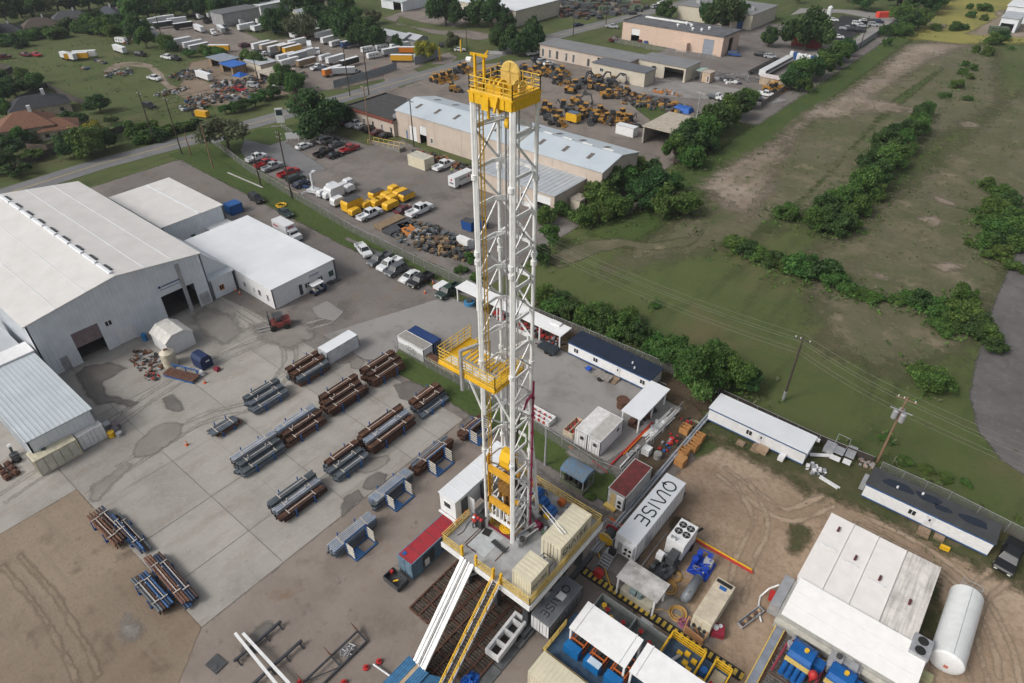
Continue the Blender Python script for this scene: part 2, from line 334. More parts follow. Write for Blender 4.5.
patch('leaf_litter',[(-62,66.5),(-62,73),(-40,73),(-22,72),(-4,70.5),(14,70.5),(14,68.5),(-20,69),(-24,66.5)],mulch_m,5,.9,W)
patch('lawn_corner',[(200,150),(215,143),(262,128),(290,125),(330,112),(360,105),(330,128),(285,140),(270,145),(245,139),(240,150),(262,180),(245,176)],lush_m,5,.6)
patch('yard_paving',[(-160,-40),(-160,69),(-96,66.6),(-58,67),(-24,66.5),(-18,58),(-16,40),(-14,20),(-14,-40)],asph_m,5,.7,W)
patch('brown_paving',[(-46.1,8.1),(-46.1,46),(-40,46),(-34,44),(-24,44),(-18,58),(-14,50),(-14,20),(-16,-20),(-46,-20)],tan_m,6,.5,W)
patch('dirt_yard',[(-73.6,8.1),(-46.1,8.1),(-42,3),(-38,-2),(-36,-40),(-73.6,-40)],brown_m,7,.35,W)
patch('concrete_slab',[(-99,8.1),(-46.1,8.1),(-46.1,46),(-56,46),(-60,46),(-66,46),(-68,43),(-88,43),(-99,42)],conc_m,8,0,W)
patch('concrete_slab',[(-99,-40),(-73.6,-40),(-73.6,8.0),(-99,8.0)],conc_m,8,0,W)
patch('concrete_lot',[(-76,46),(-68.5,66.5),(-24.4,66.5),(-27.1,51.7),(-58,52.3),(-66,46.2)],pave2_m,7,.3,W)
patch('grass_beside_fence',[(-63,47),(-64,51.5),(-58,52),(-27.3,51.4),(-23,49.5),(-23,46),(-30,46.5),(-42,47),(-50,47.4)],lush_m,9,.7,W)
patch('grass_beside_fence',[(-24.5,52),(-24.5,69),(-21.5,67),(-21.5,51)],mulch_m,9,.9,W)
patch('sandy_yard',[(-18.5,44),(-19.5,57),(-17,64),(-8,67),(2,68),(16,66),(60,66),(60,-10),(-8,-10),(-12,20),(-14,38)],sandy_m,7,.9,W)
patch('grass_under_offices',[(-21,64.0),(-6,62.5),(0,64.0),(16,63.5),(16,72),(-22,72)],scrub_m,8,2.8,W)
patch('grass_by_tank_house',[(787,530),(800,522),(815,530),(800,555),(790,552)],scrub_m,9,1.6)
patch('grass_by_tank',[(925,590),(942,575),(940,640),(915,650)],scrub_m,9,1.2)
jm=mat('joint_seal',(.17,.16,.15),.9)
mb=MB()
for y in(17.6,27.2,36.8,41.4):mb.box(-98.5,-46.2,y-.035,y+.035,.0,.004)
for x in(-84.5,-72.2,-60.2,-52.5):mb.box(x-.035,x+.035,8.2,45.9,.0,.004)
o=mb.build('slab_joints',jm);struct(o)
for nm,P,mm,rg in[('oil_stain',[(163,398),(172,395),(180,402),(184,410),(176,412),(166,409)],wet_m,.4),('water_stain',[(133,452),(140,440),(152,428),(170,421),(184,424),(180,436),(165,447),(150,456),(135,457)],wet2_m,.5),('water_stain',[(92,487),(110,474),(128,462),(135,465),(118,480),(104,494),(96,505),(90,500)],wet2_m,.6),('oil_stain',[(345,470),(352,466),(350,462),(362,460),(388,455),(390,460),(380,468),(366,474)],wet2_m,.4),('oil_stain',[(350,362),(358,356),(364,362),(360,369),(351,368)],wet2_m,.3),('oil_stain',[(345,497),(358,490),(364,497),(352,508),(342,518),(340,508)],wet_m,.3),('oil_stain',[(366,478),(378,472),(388,474),(384,484),(370,490),(362,488)],wet_m,.3),('wet_patch',[(75,375),(85,367),(110,362),(128,368),(115,375),(103,382),(108,395),(125,399),(140,402),(130,407),(112,402),(98,405),(88,396)],wet_m,.5),('wet_patch',[(393,385),(405,382),(420,384),(432,392),(425,398),(412,402),(400,398)],wet_m,.4),('wet_patch',[(570,445),(588,455),(608,468),(602,475),(585,464),(565,452)],wet2_m,.4),('wet_patch',[(540,470),(560,485),(590,505),(610,512),(600,520),(575,505),(550,495),(535,480)],wet_m,.7),('oil_stain',[(470,415),(490,425),(480,445),(462,440),(460,425)],wet_m,.6),('oil_stain',[(118,625),(128,618),(142,628),(140,640),(124,642)],wet2_m,1.0),('oil_stain',[(480,560),(470,600),(440,620),(430,600),(455,575)],wet_m,.8),('wet_patch',[(600,540),(640,560),(680,600),(720,640),(700,650),(650,610),(600,570)],wet2_m,.9),('wet_patch',[(675,515),(690,520),(690,535),(678,540),(668,530)],mulch_m,.6),('gate_grime',[(190,318),(205,306),(232,316),(245,330),(225,345),(205,335)],wet2_m,1.2),('oil_stain',[(240,650),(255,628),(272,620),(275,628),(255,650),(245,660)],wet_m,.5),('worn_patch',[(250,325),(300,320),(318,335),(290,350),(262,340)],wet2_m,1.4),('paving_patch',[(311,308),(327,300),(344,312),(334,322),(318,318)],pave2_m,.3),]:
 patch(nm,P,mm,11,rg*1.7)
def track(pts,wd,m,lvl=10,rg=.6,gap=1.7):
 Q=[G(*p)for p in pts];Q=[Q[0]]+Q+[Q[-1]];P=[]
 for i in range(1,len(Q)-2):
  for j in range(6):
   t=j/6;P.append(.5*((2*Q[i])+(Q[i+1]-Q[i-1])*t+(2*Q[i-1]-5*Q[i]+4*Q[i+1]-Q[i+2])*t*t+(3*Q[i]-Q[i-1]-3*Q[i+1]+Q[i+2])*t**3))
 P.append(Q[-1])
 for s_ in(-1,1):
  Lf=[];Rt=[]
  for i,p in enumerate(P):
   d=(P[min(i+1,len(P)-1)]-P[max(i-1,0)]).normalized();n_=Vector((d.y,-d.x,0));c=p+n_*s_*gap/2;Lf.append(tuple((c+n_*wd)[:2]));Rt.append(tuple((c-n_*wd)[:2]))
  patch('tyre_track',Lf+Rt[::-1],m,lvl,rg,W)
lt_m=ground_mat('packed_light_dirt',[((.240,.192,.145),),((.215,.17,.126),.5,.42,.62)],.9,0)
ls_m=ground_mat('packed_light_sand',[((.365,.285,.208),),((.31,.235,.168),.5,.42,.62)],.9,0)
dk_m=ground_mat('tyre_marks_concrete',[((.272,.258,.238),),((.31,.293,.27),.5,.42,.62)],.8,.03)
track([(10,560),(45,600),(75,650),(90,683)],.32,lt_m)
track([(720,470),(760,500),(790,515),(830,500)],.34,ls_m);track([(860,520),(920,550),(970,590),(1000,640),(1010,683)],.34,ls_m)
track([(1000,575),(975,600),(968,640),(980,683)],.3,ls_m);track([(735,600),(745,560),(760,520),(740,480)],.3,ls_m)
track([(0,500),(90,440),(170,385),(250,345),(330,320)],.3,dk_m,9)
track([(120,470),(200,420),(260,400),(290,350),(240,310)],.3,dk_m,9)
def ribm(name,c,axis='X',pitch=.35,**k):return mat(name,c,k.pop('rough',.5),rib=(axis,pitch),**k)
glass=glass_mat()
white_wall=mat('white_ribbed_wall',(.66,.70,.74),.5,var=.05,scale=.5)
white_roof=mat('white_membrane_roof',(.62,.61,.60),.7,var=.05,scale=.35,c2=(.55,.54,.53))
white_roof2=mat('bright_metal_roof',(.66,.69,.72),.6,var=.04,scale=.2)
grey_roof=mat('grey_metal_roof',(.40,.43,.46),.5,var=.06,scale=.4)
blue_roof=mat('pale_blue_metal_roof',(.46,.52,.56),.5,var=.05,scale=.2,c2=(.41,.47,.52))
pink_wall=mat('peach_masonry_wall',(.49,.42,.36),.85,var=.05,scale=.4)
tanwall=mat('beige_wall',(.50,.46,.38),.8,var=.05,scale=.4)
dark_in=mat('dark_interior',(.03,.03,.032),.9)
steel=mat('galvanised_steel',(.42,.43,.45),.45,.4,var=.1)
whitep=mat('white_paint',(.70,.71,.72),.45,var=.05,scale=2)
dkgrey=mat('dark_grey_paint',(.06,.065,.07),.5)
black=mat('black_rubber',(.02,.02,.02),.7)
wood=mat('weathered_wood',(.25,.18,.12),.85,var=.2,scale=3)
mauve=mat('mauve_door',(.21,.16,.17),.6)
trimblue=mat('blue_trim_paint',(.03,.10,.26),.5)
def wall_holes(mb,p,q,h,holes,th=.22):
 """wall from p to q (xy), outside to the right of p->q; holes = (u0,u1,z0,z1); h may be a function of u (gable)"""
 p=Vector((*p,0));q=Vector((*q,0));L=(q-p).length;d=(q-p)/L;nrm=Vector((d.y,-d.x,0))
 hf=h if callable(h)else(lambda u:h)
 us=sorted({0,L,*[x for a in holes for x in a[:2]],*([L/2]if callable(h)else[])})
 for a,b in zip(us,us[1:]):
  hs=sorted([x for x in holes if x[0]<=a+1e-6 and x[1]>=b-1e-6],key=lambda x:x[2])
  z=0;spans=[]
  for x in hs:
   if x[2]>z:spans.append((z,x[2],x[2]))
   z=x[3]
  spans.append((z,hf(a),hf(b)))
  for z0,za,zb in spans:
   A=p+d*a;B=p+d*b;i=-nrm*th
   vs=[(A.x,A.y,z0),(B.x,B.y,z0),(B.x+i.x,B.y+i.y,z0),(A.x+i.x,A.y+i.y,z0),(A.x,A.y,za),(B.x,B.y,zb),(B.x+i.x,B.y+i.y,zb),(A.x+i.x,A.y+i.y,za)]
   mb.add(vs,[(0,3,2,1),(4,5,6,7),(0,1,5,4),(1,2,6,5),(2,3,7,6),(3,0,4,7)])
def seams(mb,p,q,h,pitch,w=.06,dp=.05,holes=()):
 """raised vertical sheet seams on a wall"""
 p=Vector((*p,0));q=Vector((*q,0));L=(q-p).length;d=(q-p)/L;n=Vector((d.y,-d.x,0));hf=h if callable(h)else(lambda u:h)
 u=pitch/2
 while u<L:
  segs=[(0,hf(u))]
  for a,b,z0,z1 in holes:
   if a-.05<u<b+.05:segs=[s for s0,s1 in segs for s in(((s0,z0),(z1,s1))if z0>s0+.05 else((z1,s1),))if s[1]-s[0]>.05]
  for z0,z1 in segs:
   c=p+d*u;mb.add([(c.x-d.x*w/2,c.y-d.y*w/2,z0),(c.x+d.x*w/2,c.y+d.y*w/2,z0),(c.x+n.x*dp,c.y+n.y*dp,z0),(c.x-d.x*w/2,c.y-d.y*w/2,z1-.02),(c.x+d.x*w/2,c.y+d.y*w/2,z1-.02),(c.x+n.x*dp,c.y+n.y*dp,z1-.02)],[(0,1,4,3),(1,2,5,4),(2,0,3,5),(3,4,5)])
  u+=pitch
def building(name,label,cat,x0,x1,y0,y1,h,wallm,roofm,ridge=None,rise=0,S=(),E=(),roofname='roof',over=.25,pitch=.9,rpitch=0,group=None,flatparapet=0,shed=None,wb=None):
 """axis aligned building; ridge 'x' or 'y' = direction of the ridge; S/E openings (u0,u1,z0,z1,kind,mat) on the -y and +x faces (u from x0 / y0)"""
 t=thing(name,label,cat,((x0+x1)/2,(y0+y1)/2,0),0,group)
 cx,cy=(x0+x1)/2,(y0+y1)/2;X0,X1,Y0,Y1=x0-cx,x1-cx,y0-cy,y1-cy
 gS=(lambda u:h+rise*(1-abs(u-(X1-X0)/2)/((X1-X0)/2)))if ridge=='y' else h
 gE=(lambda u:h+rise*(1-abs(u-(Y1-Y0)/2)/((Y1-Y0)/2)))if ridge=='x' else h
 if shed:gS=lambda u:h+(shed*(1-u/(X1-X0)))
 k=MB();hS=[o[:4]for o in S];hE=[o[:4]for o in E]
 wall_holes(k,(X0,Y0),(X1,Y0),gS,hS);wall_holes(k,(X1,Y0+.001),(X1,Y1-.001),gE,hE)
 wall_holes(k,(X1,Y1),(X0,Y1),gS if not shed else(lambda u:h+shed*u/(X1-X0)),[]);wall_holes(k,(X0,Y1-.001),(X0,Y0+.001),(gE if not shed else h+shed),[])
 if pitch:
  seams(k,(X0,Y0),(X1,Y0),gS,pitch,holes=hS);seams(k,(X1,Y0),(X1,Y1),gE,pitch,holes=hE)
 k.build('wall',wallm,t)
 r=MB();ov=over
 def slab(a,b,c,d,th=.16):
  r.add([a,b,c,d]+[(p[0],p[1],p[2]+th)for p in(a,b,c,d)],[(0,3,2,1),(4,5,6,7),(0,1,5,4),(1,2,6,5),(2,3,7,6),(3,0,4,7)])
 if ridge=='x':
  g=rise/((Y1-Y0)/2)*ov
  slab((X0-ov,Y0-ov,h-g),(X1+ov,Y0-ov,h-g),(X1+ov,0,h+rise),(X0-ov,0,h+rise));slab((X0-ov,.001,h+rise),(X1+ov,.001,h+rise),(X1+ov,Y1+ov,h-g),(X0-ov,Y1+ov,h-g))
  if rpitch:
   u=X0
   while u<X1:
    for s in(-1,1):r.bar((u,s*(Y1+ov-.02),h-g+.2),(u,.02*s,h+rise+.2),.07,.06)
    u+=rpitch
 elif ridge=='y':
  g=rise/((X1-X0)/2)*ov
  slab((X0-ov,Y0-ov,h-g),(0,Y0-ov,h+rise),(0,Y1+ov,h+rise),(X0-ov,Y1+ov,h-g));slab((.001,Y0-ov,h+rise),(X1+ov,Y0-ov,h-g),(X1+ov,Y1+ov,h-g),(.001,Y1+ov,h+rise))
  if rpitch:
   u=Y0
   while u<Y1:
    for s in(-1,1):r.bar((s*(X1+ov-.02),u,h-g+.2),(.02*s,u,h+rise+.2),.07,.06)
    u+=rpitch
 elif shed:
  slab((X0-ov,Y0-ov,h+shed+.0),(X1+ov,Y0-ov,h),(X1+ov,Y1+ov,h),(X0-ov,Y1+ov,h+shed))
  if rpitch:
   u=Y0
   while u<Y1:r.bar((X0-ov+.02,u,h+shed+.19),(X1+ov-.02,u,h+.19),.07,.06);u+=rpitch
 else:
  slab((X0-ov,Y0-ov,h+.0),(X1+ov,Y0-ov,h),(X1+ov,Y1+ov,h),(X0-ov,Y1+ov,h))
  if flatparapet:
   e=ov+.003;a=flatparapet
   r.box(X0-e,X1+e,Y0-e-.001,Y0-e+.25,h+.162,h+a);r.box(X0-e,X1+e,Y1+e-.25,Y1+e,h+.162,h+a);r.box(X0-e-.002,X0-e+.25,Y0-e+.252,Y1+e-.252,h+.162,h+a);r.box(X1+e-.25,X1+e,Y0-e+.252,Y1+e-.252,h+.162,h+a)
  if rpitch:
   u=X0
   while u<X1:r.bar((u,Y0-ov+.3,h+.18),(u,Y1+ov-.3,h+.18),.07,.06);u+=rpitch
 rf=r.build(roofname,roofm,t)
 for face,lst in(('S',S),('E',E)):
  for o in lst:
   u0,u1,z0,z1,kind=o[:5];m=o[5]if len(o)>5 else None
   def bx(kk,a,b,c,d,off0,off1):
    if face=='S':kk.box(X0+a,X0+b,Y0-off1,Y0-off0,c,d)
    else:kk.box(X1+off0,X1+off1,Y0+a,Y0+b,c,d)
   if kind=='window':
    kk=MB();bx(kk,u0+.003,u1-.003,z0+.003,z1-.003,-.15,-.10);wd=kk.build('window',glass,t)
    kk=MB()
    for a,b,c,d in((u0-.08,u1+.08,z0-.1,z0),(u0-.08,u1+.08,z1,z1+.08),(u0-.08,u0,z0,z1),(u1,u1+.08,z0,z1),((u0+u1)/2-.03,(u0+u1)/2+.03,z0,z1)):bx(kk,a,b,c,d,-.09,.04)
    kk.build('frame',m or whitep,wd)
   elif kind in('door','roller'):
    kk=MB();bx(kk,u0+.003,u1-.003,z0+.01,z1-.003,-.16,-.10)
    if kind=='roller':
     z=z0+.3
     while z<z1:bx(kk,u0+.01,u1-.01,z,z+.05,-.10,-.075);z+=.45
    d_=kk.build('roller_door' if kind=='roller' else 'door',m or whitep,t)
    if kind=='door':kk=MB();bx(kk,u1-.2,u1-.1,z0+1,z0+1.08,-.10,-.02);kk.build('handle',steel,d_)
   elif kind=='half':
    kk=MB();bx(kk,u0+.003,u1-.003,z0+(z1-z0)*.5,z1-.003,-.18,-.12);kk.build('roller_door',m or whitep,t)
 return t
wh=building('workshop','large white ribbed metal workshop with a broad pale gable roof','workshop',-141,-97.6,14.9,40.6,9.0,white_wall,white_roof,ridge='x',rise=1.9,pitch=.6,E=[(4.5,8.3,0,5.1,'half',mauve),(1.9,3.0,0,2.3,'door',steel),(10.0,12.6,0,2.6,'roller'),(17.9,23.4,0,4.7,'open'),(9.2,10.1,3.9,4.7,'window')])
k=MB()
for i in range(9):
 x=-20+i*4.7
 k.yprism([(-.3,10.98),(.3,10.98),(.2,11.3),(-.2,11.3)],x-1.0+.2,x+3.3)
k.build('ridge_vent',white_roof2,wh)
for i in range(9):
 x=-20+i*4.7;k=MB();k.box(x+.0,x+2.2,.32,.75,10.95,11.12);k.build('louvre',dkgrey,wh)
k=MB();[k.bar((-21.9,s*y_,10.9-1.9*y_/12.85+.19),(21.9,s*y_,10.9-1.9*y_/12.85+.19),.12,.04)for s in(-1,1)for y_ in(4.3,8.6)];k.build('roof_lap',white_roof2,wh)
k=MB();k.box(21.72,21.84,8.6,9.2,0,8.9);k.build('downpipe',steel,wh)
k=MB();k.box(21.72,21.78,5.7,8.6,6.25,6.42);k.box(21.72,21.78,5.3,8.4,5.75,5.81);k.cyl((21.72,5.35,6.35),(21.8,5.35,6.35),.22,10);k.build('lettering',mat('navy_lettering',(.05,.08,.2)),wh)
k=MB();k.box(21.7,22.1,10.8,12.2,.5,2.3);k.build('electrical_cabinet',steel,wh)
lt=building('link_building','low white lean-to annex between the workshop and the office','annex',-112,-97.9,40.9,45.3,3.6,white_wall,white_roof2,pitch=.6,over=.12,E=[(1.4,2.1,1.2,2.0,'window',mat('orange_sign',(.5,.2,.05)))])
k=MB();k.add([(5.6,-2.2,8.4),(5.6,2.1,3.9),(-7,2.1,3.9),(-7,-2.2,8.4),(5.6,-2.2,8.6),(5.6,2.1,4.1),(-7,2.1,4.1),(-7,-2.2,8.6)],[(0,1,2,3),(7,6,5,4),(0,4,5,1),(1,5,6,2),(2,6,7,3),(3,7,4,0)])
k.add([(5.55,-2.2,3.7),(5.55,2.1,3.7),(5.55,2.1,3.9),(5.55,-2.2,8.4),(5.4,-2.2,3.7),(5.4,2.1,3.7),(5.4,2.1,3.9),(5.4,-2.2,8.4)],[(0,1,2,3),(7,6,5,4)])
k.build('sloping_roof',white_roof2,lt)
of=building('office','white single storey office with windows and a flat white roof','office',-113.5,-87.5,45.6,58.3,3.7,whitep,white_roof2,over=.12,pitch=0,E=[(5.0,5.7,.15,2.2,'door',dkgrey),(6.2,7.2,1.0,1.9,'window'),(8.9,9.8,1.0,1.9,'window'),(11.2,12.1,1.0,1.9,'window',mat('green_frame',(.12,.25,.2)))],S=[(24.2,24.7,1.0,2.2,'window'),(21.8,22.5,1.1,2.2,'window'),(20.4,20.7,1.1,2,'window'),(17.5,18.1,1.1,2,'window')])
k=MB();k.box(13.0,13.06,.7,3.2,2.45,3.2);sg=k.build('sign',whitep,of)
k=MB();k.box(13.06,13.08,1.3,2.9,2.82,2.97);k.cyl((13.06,1.1,2.9),(13.08,1.1,2.9),.14,10);k.box(13.06,13.075,.9,2.8,2.6,2.66);k.build('lettering',mat('navy_lettering',(.05,.08,.2)),sg)
k=MB();k.box(13.1,14.1,4.4,6.4,0,.12);k.box(13.1,13.8,4.0,4.9,.0,.3);k.build('doormat_ramp',dkgrey,of)
bb=building('rear_warehouse','white flat roofed warehouse behind the workshop beside a blue skip','warehouse',-137.5,-117.6,43.9,56,5.6,white_wall,white_roof,over=.15,pitch=.6,E=[(1.2,2.3,.1,2.3,'door',mat('dark_green',(.04,.12,.08))),(4.6,5.5,.1,2.3,'door',mat('dark_green',(.04,.12,.08)))])
k=MB();k.box(-9.9,9.9,1.2,1.5,5.78,5.86);k.build('roof_seam',white_roof2,bb)
k=MB();k.box(9.97,11.8,1.6,6.2,2.6,2.75);k.box(11.6,11.7,1.8,1.9,0,2.6);k.box(11.6,11.7,6.0,6.1,0,2.6);k.build('door_canopy',whitep,bb)
lb=building('ribbed_shed','long pale ribbed metal shed left of the puddles with two containers against its end','shed',-97.3,-80.4,6.8,14.4,4.3,white_wall,mat('shed_roof',(.47,.52,.56),.5,var=.05,scale=.3),rpitch=.55,over=.1,pitch=.6,shed=.5)
k=MB();k.box(-11.8,-8.6,-3.9,4.0,4.95,5.25);k.build('roof_step',whitep,lb)
ls=building('side_shed','white boxy shed at the left edge against the workshop wall','shed',-112,-98,-2,13.9,4.6,white_wall,grey_roof,over=.1,pitch=.6)
vent=mat('roof_light',(.14,.12,.11),.6);whl=mat('white_roof_light',(.75,.76,.74),.5)
pk=building('peach_warehouse','peach walled warehouse with a shallow pale blue metal roof and skylights','warehouse',-130.8,-68.5,113.2,127.6,6.6,pink_wall,blue_roof,ridge='x',rise=1.5,pitch=9,over=.2,S=[(4.4,7.0,0,3.8,'roller'),(8.2,10.6,0,4.6,'half'),(3.2,3.8,0,2.2,'door',mat('steel_blue',(.1,.2,.35))),(36,39.5,0,4.4,'half'),(12,12.7,1,2.2,'window',whitep)])
for s,n in((-1,9),(1,9)):
 for i in range(9):
  x=-27+i*6.5;a=s*2.2;b=s*4.4
  z=lambda y:6.6+1.5*(1-abs(y)/7.2)+.17
  k=MB();k.add([(x,a,z(a)),(x+.9,a,z(a)),(x+.9,b,z(b)),(x,b,z(b)),(x,a,z(a)+.06),(x+.9,a,z(a)+.06),(x+.9,b,z(b)+.06),(x,b,z(b)+.06)],[(0,3,2,1),(4,5,6,7),(0,1,5,4),(1,2,6,5),(2,3,7,6),(3,0,4,7)]);k.build('skylight',vent,pk)
for i in range(6):k=MB();k.box(-1+i*5.4,1.5+i*5.4,.6,1.2,7.9,8.2);k.build('ridge_light',whl,pk)
ex=building('peach_extension','peach extension with a darker striped metal roof in front of the blue roofed warehouse','warehouse',-93,-72.4,102,113.1,4.2,pink_wall,grey_roof,rpitch=1.2,over=.2,pitch=8,S=[(15.4,19.6,0,3.6,'half'),(12,12.8,1.6,2.6,'window')])
ex2=building('peach_side_hall','small beige block with a dark louvre at the bushes end of the peach warehouse','annex',-71.6,-69.2,106.5,109.5,2.4,tanwall,mat('tan_roof',(.33,.29,.25)),over=.1,pitch=0,E=[(.8,2.8,.4,2.0,'window',tanwall)])
dk=building('dark_roof_building','brick building with a flat dark tar roof left of the peach warehouse','building',-149,-131.0,112.2,126,4.1,pink_wall,mat('tar_roof',(.045,.045,.048),.9,var=.2,scale=.7,c2=(.07,.07,.07)),over=.2,flatparapet=.5,pitch=0,S=[(3,3.6,.2,2.2,'window'),(6,6.6,.2,2.2,'window'),(9.5,10.2,0,2.2,'door',dkgrey),(13,13.6,.2,2.2,'window'),(16.5,17.2,0,2.2,'door',dkgrey)])
k=MB();k.box(-9.1,8.9,-7.16,-7.0,3.4,4.2);k.build('fascia',mat('rust_red_fascia',(.20,.06,.04)),dk)
k=MB()
for i in range(5):k.cb((6.8+i*.3,-2-i*.8,4.7),(1.0,.7,.7),.4)
k.build('rooftop_unit',steel,dk)
def canopy(name,label,cat,x0,x1,y0,y1,h,roofm,postm,posts,slope=0,th=.14,axis='y',back=None,group=None,rp=0):
 t=thing(name,label,cat,((x0+x1)/2,(y0+y1)/2,0),0,group);cx,cy=(x0+x1)/2,(y0+y1)/2
 k=MB();a,b=(h,h+slope)
 X0,X1,Y0,Y1=x0-cx,x1-cx,y0-cy,y1-cy
 zz=(lambda x,y:a+(b-a)*((y-Y0)/(Y1-Y0)if axis=='y' else(x-X0)/(X1-X0)))
 vs=[(x,y,zz(x,y))for x,y in((X0,Y0),(X1,Y0),(X1,Y1),(X0,Y1))]
 k.add(vs+[(p[0],p[1],p[2]+th)for p in vs],[(0,3,2,1),(4,5,6,7),(0,1,5,4),(1,2,6,5),(2,3,7,6),(3,0,4,7)])
 if rp:
  u=X0+rp/2
  while u<X1:k.bar((u,Y0+.02,zz(u,Y0)+th+.02),(u,Y1-.02,zz(u,Y1)+th+.02),.06,.05);u+=rp
 k.build('roof',roofm,t)
 for x in posts[0]:
  for y in posts[1]:
   q=MB();q.box(x-cx-.09,x-cx+.09,y-cy-.09,y-cy+.09,0,zz(x-cx,y-cy));q.build('post',postm,t)
 return t
def quad_xy(a,b,c):return None
A=G(642,152);
sh=thing('open_shed','open fronted beige roofed shed beside the tall bushes of the equipment yard','shed',(A.x,A.y,0))
p_=[G(640,125,6.2),G(694,111,6.2),G(670,150.0,0),G(645,128,6.2)]
F1=G(642,150);F2=G(671,154)
bs=building('open_fronted_shed','beige roofed shed open at the front at the bushy end of the equipment yard','shed',-79.5,-71.4,149,162.5,4.2,mat('shed_inner',(.33,.31,.28)),mat('beige_roof',(.40,.36,.30),.8),over=.3,pitch=0,S=[(.4,7.6,0,4.1,'open')])
bpy.data.objects.remove(sh)
f1=building('long_grey_roof_factory','long factory with grey roof, peach front wall and row of dark windows','factory',-149.7,-113.1,198.3,208,4.3,pink_wall,mat('factory_roof',(.20,.205,.215),.6,var=.08,scale=.2),over=.4,pitch=0,S=[(1,1.8,.4,3,'window'),(4,4.8,.4,3,'window'),(7,8,.4,3,'door',dkgrey),(11,11.8,.4,3,'window'),(14,14.8,.4,3,'window'),(20,21,.2,2.6,'door',dkgrey),(24,26.5,0,3.6,'open')])
f2=building('cream_factory_block','cream block with dark grey roof projecting in front of the long factory','factory',-122.3,-103,190.2,196.6,4.2,tanwall,mat('factory_roof_dark',(.13,.14,.155),.6),over=.3,pitch=0,S=[(3,4.2,2,3,'window'),(11,12.2,2,3,'window')])
f3=building('cream_factory_hall','cream hall with a wide open bay at the end of the long factory','factory',-113,-95.6,202.5,212,4.4,tanwall,mat('factory_roof',(.20,.205,.215)),over=.3,pitch=0,S=[(5.5,7,0,3.2,'open'),(10,16.8,0,3.6,'open')])
f4=building('pink_factory','big pink walled factory with a dark flat roof and roof ventilators','factory',-141,-100.3,238.5,252,6.3,mat('pink_wall',(.56,.43,.35),.85,var=.04),mat('pink_factory_roof',(.115,.12,.13),.6,var=.2,scale=.3),over=.2,flatparapet=.5,pitch=10,S=[(4,7.5,0,4.5,'half'),(33.5,37.5,0,5.0,'roller',mat('grey_blue_door',(.25,.28,.33))),],E=[(5,8.5,0,5.2,'open')])
k=MB();k.box(-17,2,3.8,4.8,6.5,6.9);k.build('roof_light_strip',whl,f4)
for i,(x,y)in enumerate(((0,-2),(4,1),(7,-4),(11,1),(1,3),(10,-3))):
 k=MB();k.cyl((x,y,6.45),(x,y,7.1),.35,8);k.cyl((x,y,7.0),(x,y,7.5),.6,8,.2);k.build('roof_ventilator',whitep,f4)
k=MB();k.box(4,8,-9,-6.9,0,3);k.build('porch',mat('pink_wall',(.60,.42,.33)),f4)
f5=building('distant_grey_roof_factory','distant wide factory with a pale grey roof behind the big dark tree','factory',-142,-109,284,309,5.5,tanwall,mat('pale_grey_roof',(.20,.205,.21),.7,var=.08,scale=.1),over=.3,pitch=0,S=[(21,24,0,3.4,'open'),(27,29.5,0,3.4,'door',trimblue)])
for i in range(5):
 k=MB();k.box(-12+i*6,-10.4+i*6,-5+(i%2)*6,-3.4+(i%2)*6,5.6,6.8);k.build('rooftop_unit',steel,f5)
cp=canopy('factory_canopy','small pale green lean-to canopy beside the open bay','canopy',-95.2,-92.6,207.5,212,2.8,mat('pale_green',(.33,.42,.38)),steel,((-95,-92.8),(207.8,211.7)))
hb=building('tan_hut','small tan hut beside the pale green canopy','hut',-92.0,-89.4,207,210.2,2.9,mat('tan_hut_wall',(.5,.38,.28)),mat('tan_roof2',(.45,.38,.32)),over=.2,pitch=0,S=[(1.8,2.6,.2,2,'window')])
def fb(lab,px,py,lx,ly,h,wm,rm,ridge=None,rise=0,name='distant_building',S=(),rz=0):
 A=G(px,py);t=building(name,lab,'building',A.x-lx,A.x,A.y,A.y+ly,h,wm,rm,ridge=ridge,rise=rise,over=.4,pitch=0,S=S)
 if rz:t.rotation_euler=(0,0,rz)
 return t
fb('pale metal barn with an open dark bay across the road',403,11.5,14,16,3.6,white_wall,grey_roof,'x',1,S=[(8,13,0,3.2,'open')],name='barn')
fb('white roofed warehouse behind the big roadside trees',516,27,32,30,6,tanwall,white_roof2,name='warehouse',S=[(2,4,1,3,'window'),(7,9,1,3,'window'),(22,24,1,3,'window'),(27,29,1,3,'window')])
fb('long low greenhouse like shed with a grey ribbed roof behind the caravans',404,46,20,6,2.6,steel,grey_roof,'x',1,name='low_shed')
fb('second ribbed shed beside the yellow tree',417,47,7,6,2.4,steel,grey_roof,'x',1,name='low_shed')
fb('grey corrugated truck shed on the gravel lot',225,27,9,17,4.8,steel,mat('dark_shed_roof',(.12,.13,.135)),name='truck_shed')
fb('small white gabled house in the trees behind the truck lot',323,27,6,6,2.8,whitep,grey_roof,'x',2.5,name='cottage')
fb('pale grey roofed house among the trees right of the truck lot',302,24,8,8,2.8,tanwall,grey_roof,'y',2,name='cottage')
fb('blue white roofed hall behind parked lorries',262,16,14,14,4,white_wall,white_roof2,name='hall')
fb('pale roofed house hidden between trees at the top edge',333,8,12,10,3,tanwall,white_roof2,name='cottage')
fb('long pale factory at the top right edge with a dark open bay',1014,33,6,14,5,white_wall,grey_roof,name='edge_factory',S=[(.5,5,0,3,'open')])
fb('second pale industrial hall above the edge factory',1024,24,8,20,6,white_wall,white_roof2,name='edge_factory')
fb('workshop shed with a grey blue tin roof in the junk yard',224,70,9,6,2.6,wood,mat('tin_roof',(.22,.26,.32)),name='tin_shed',S=[(2,7,0,2.2,'open')])
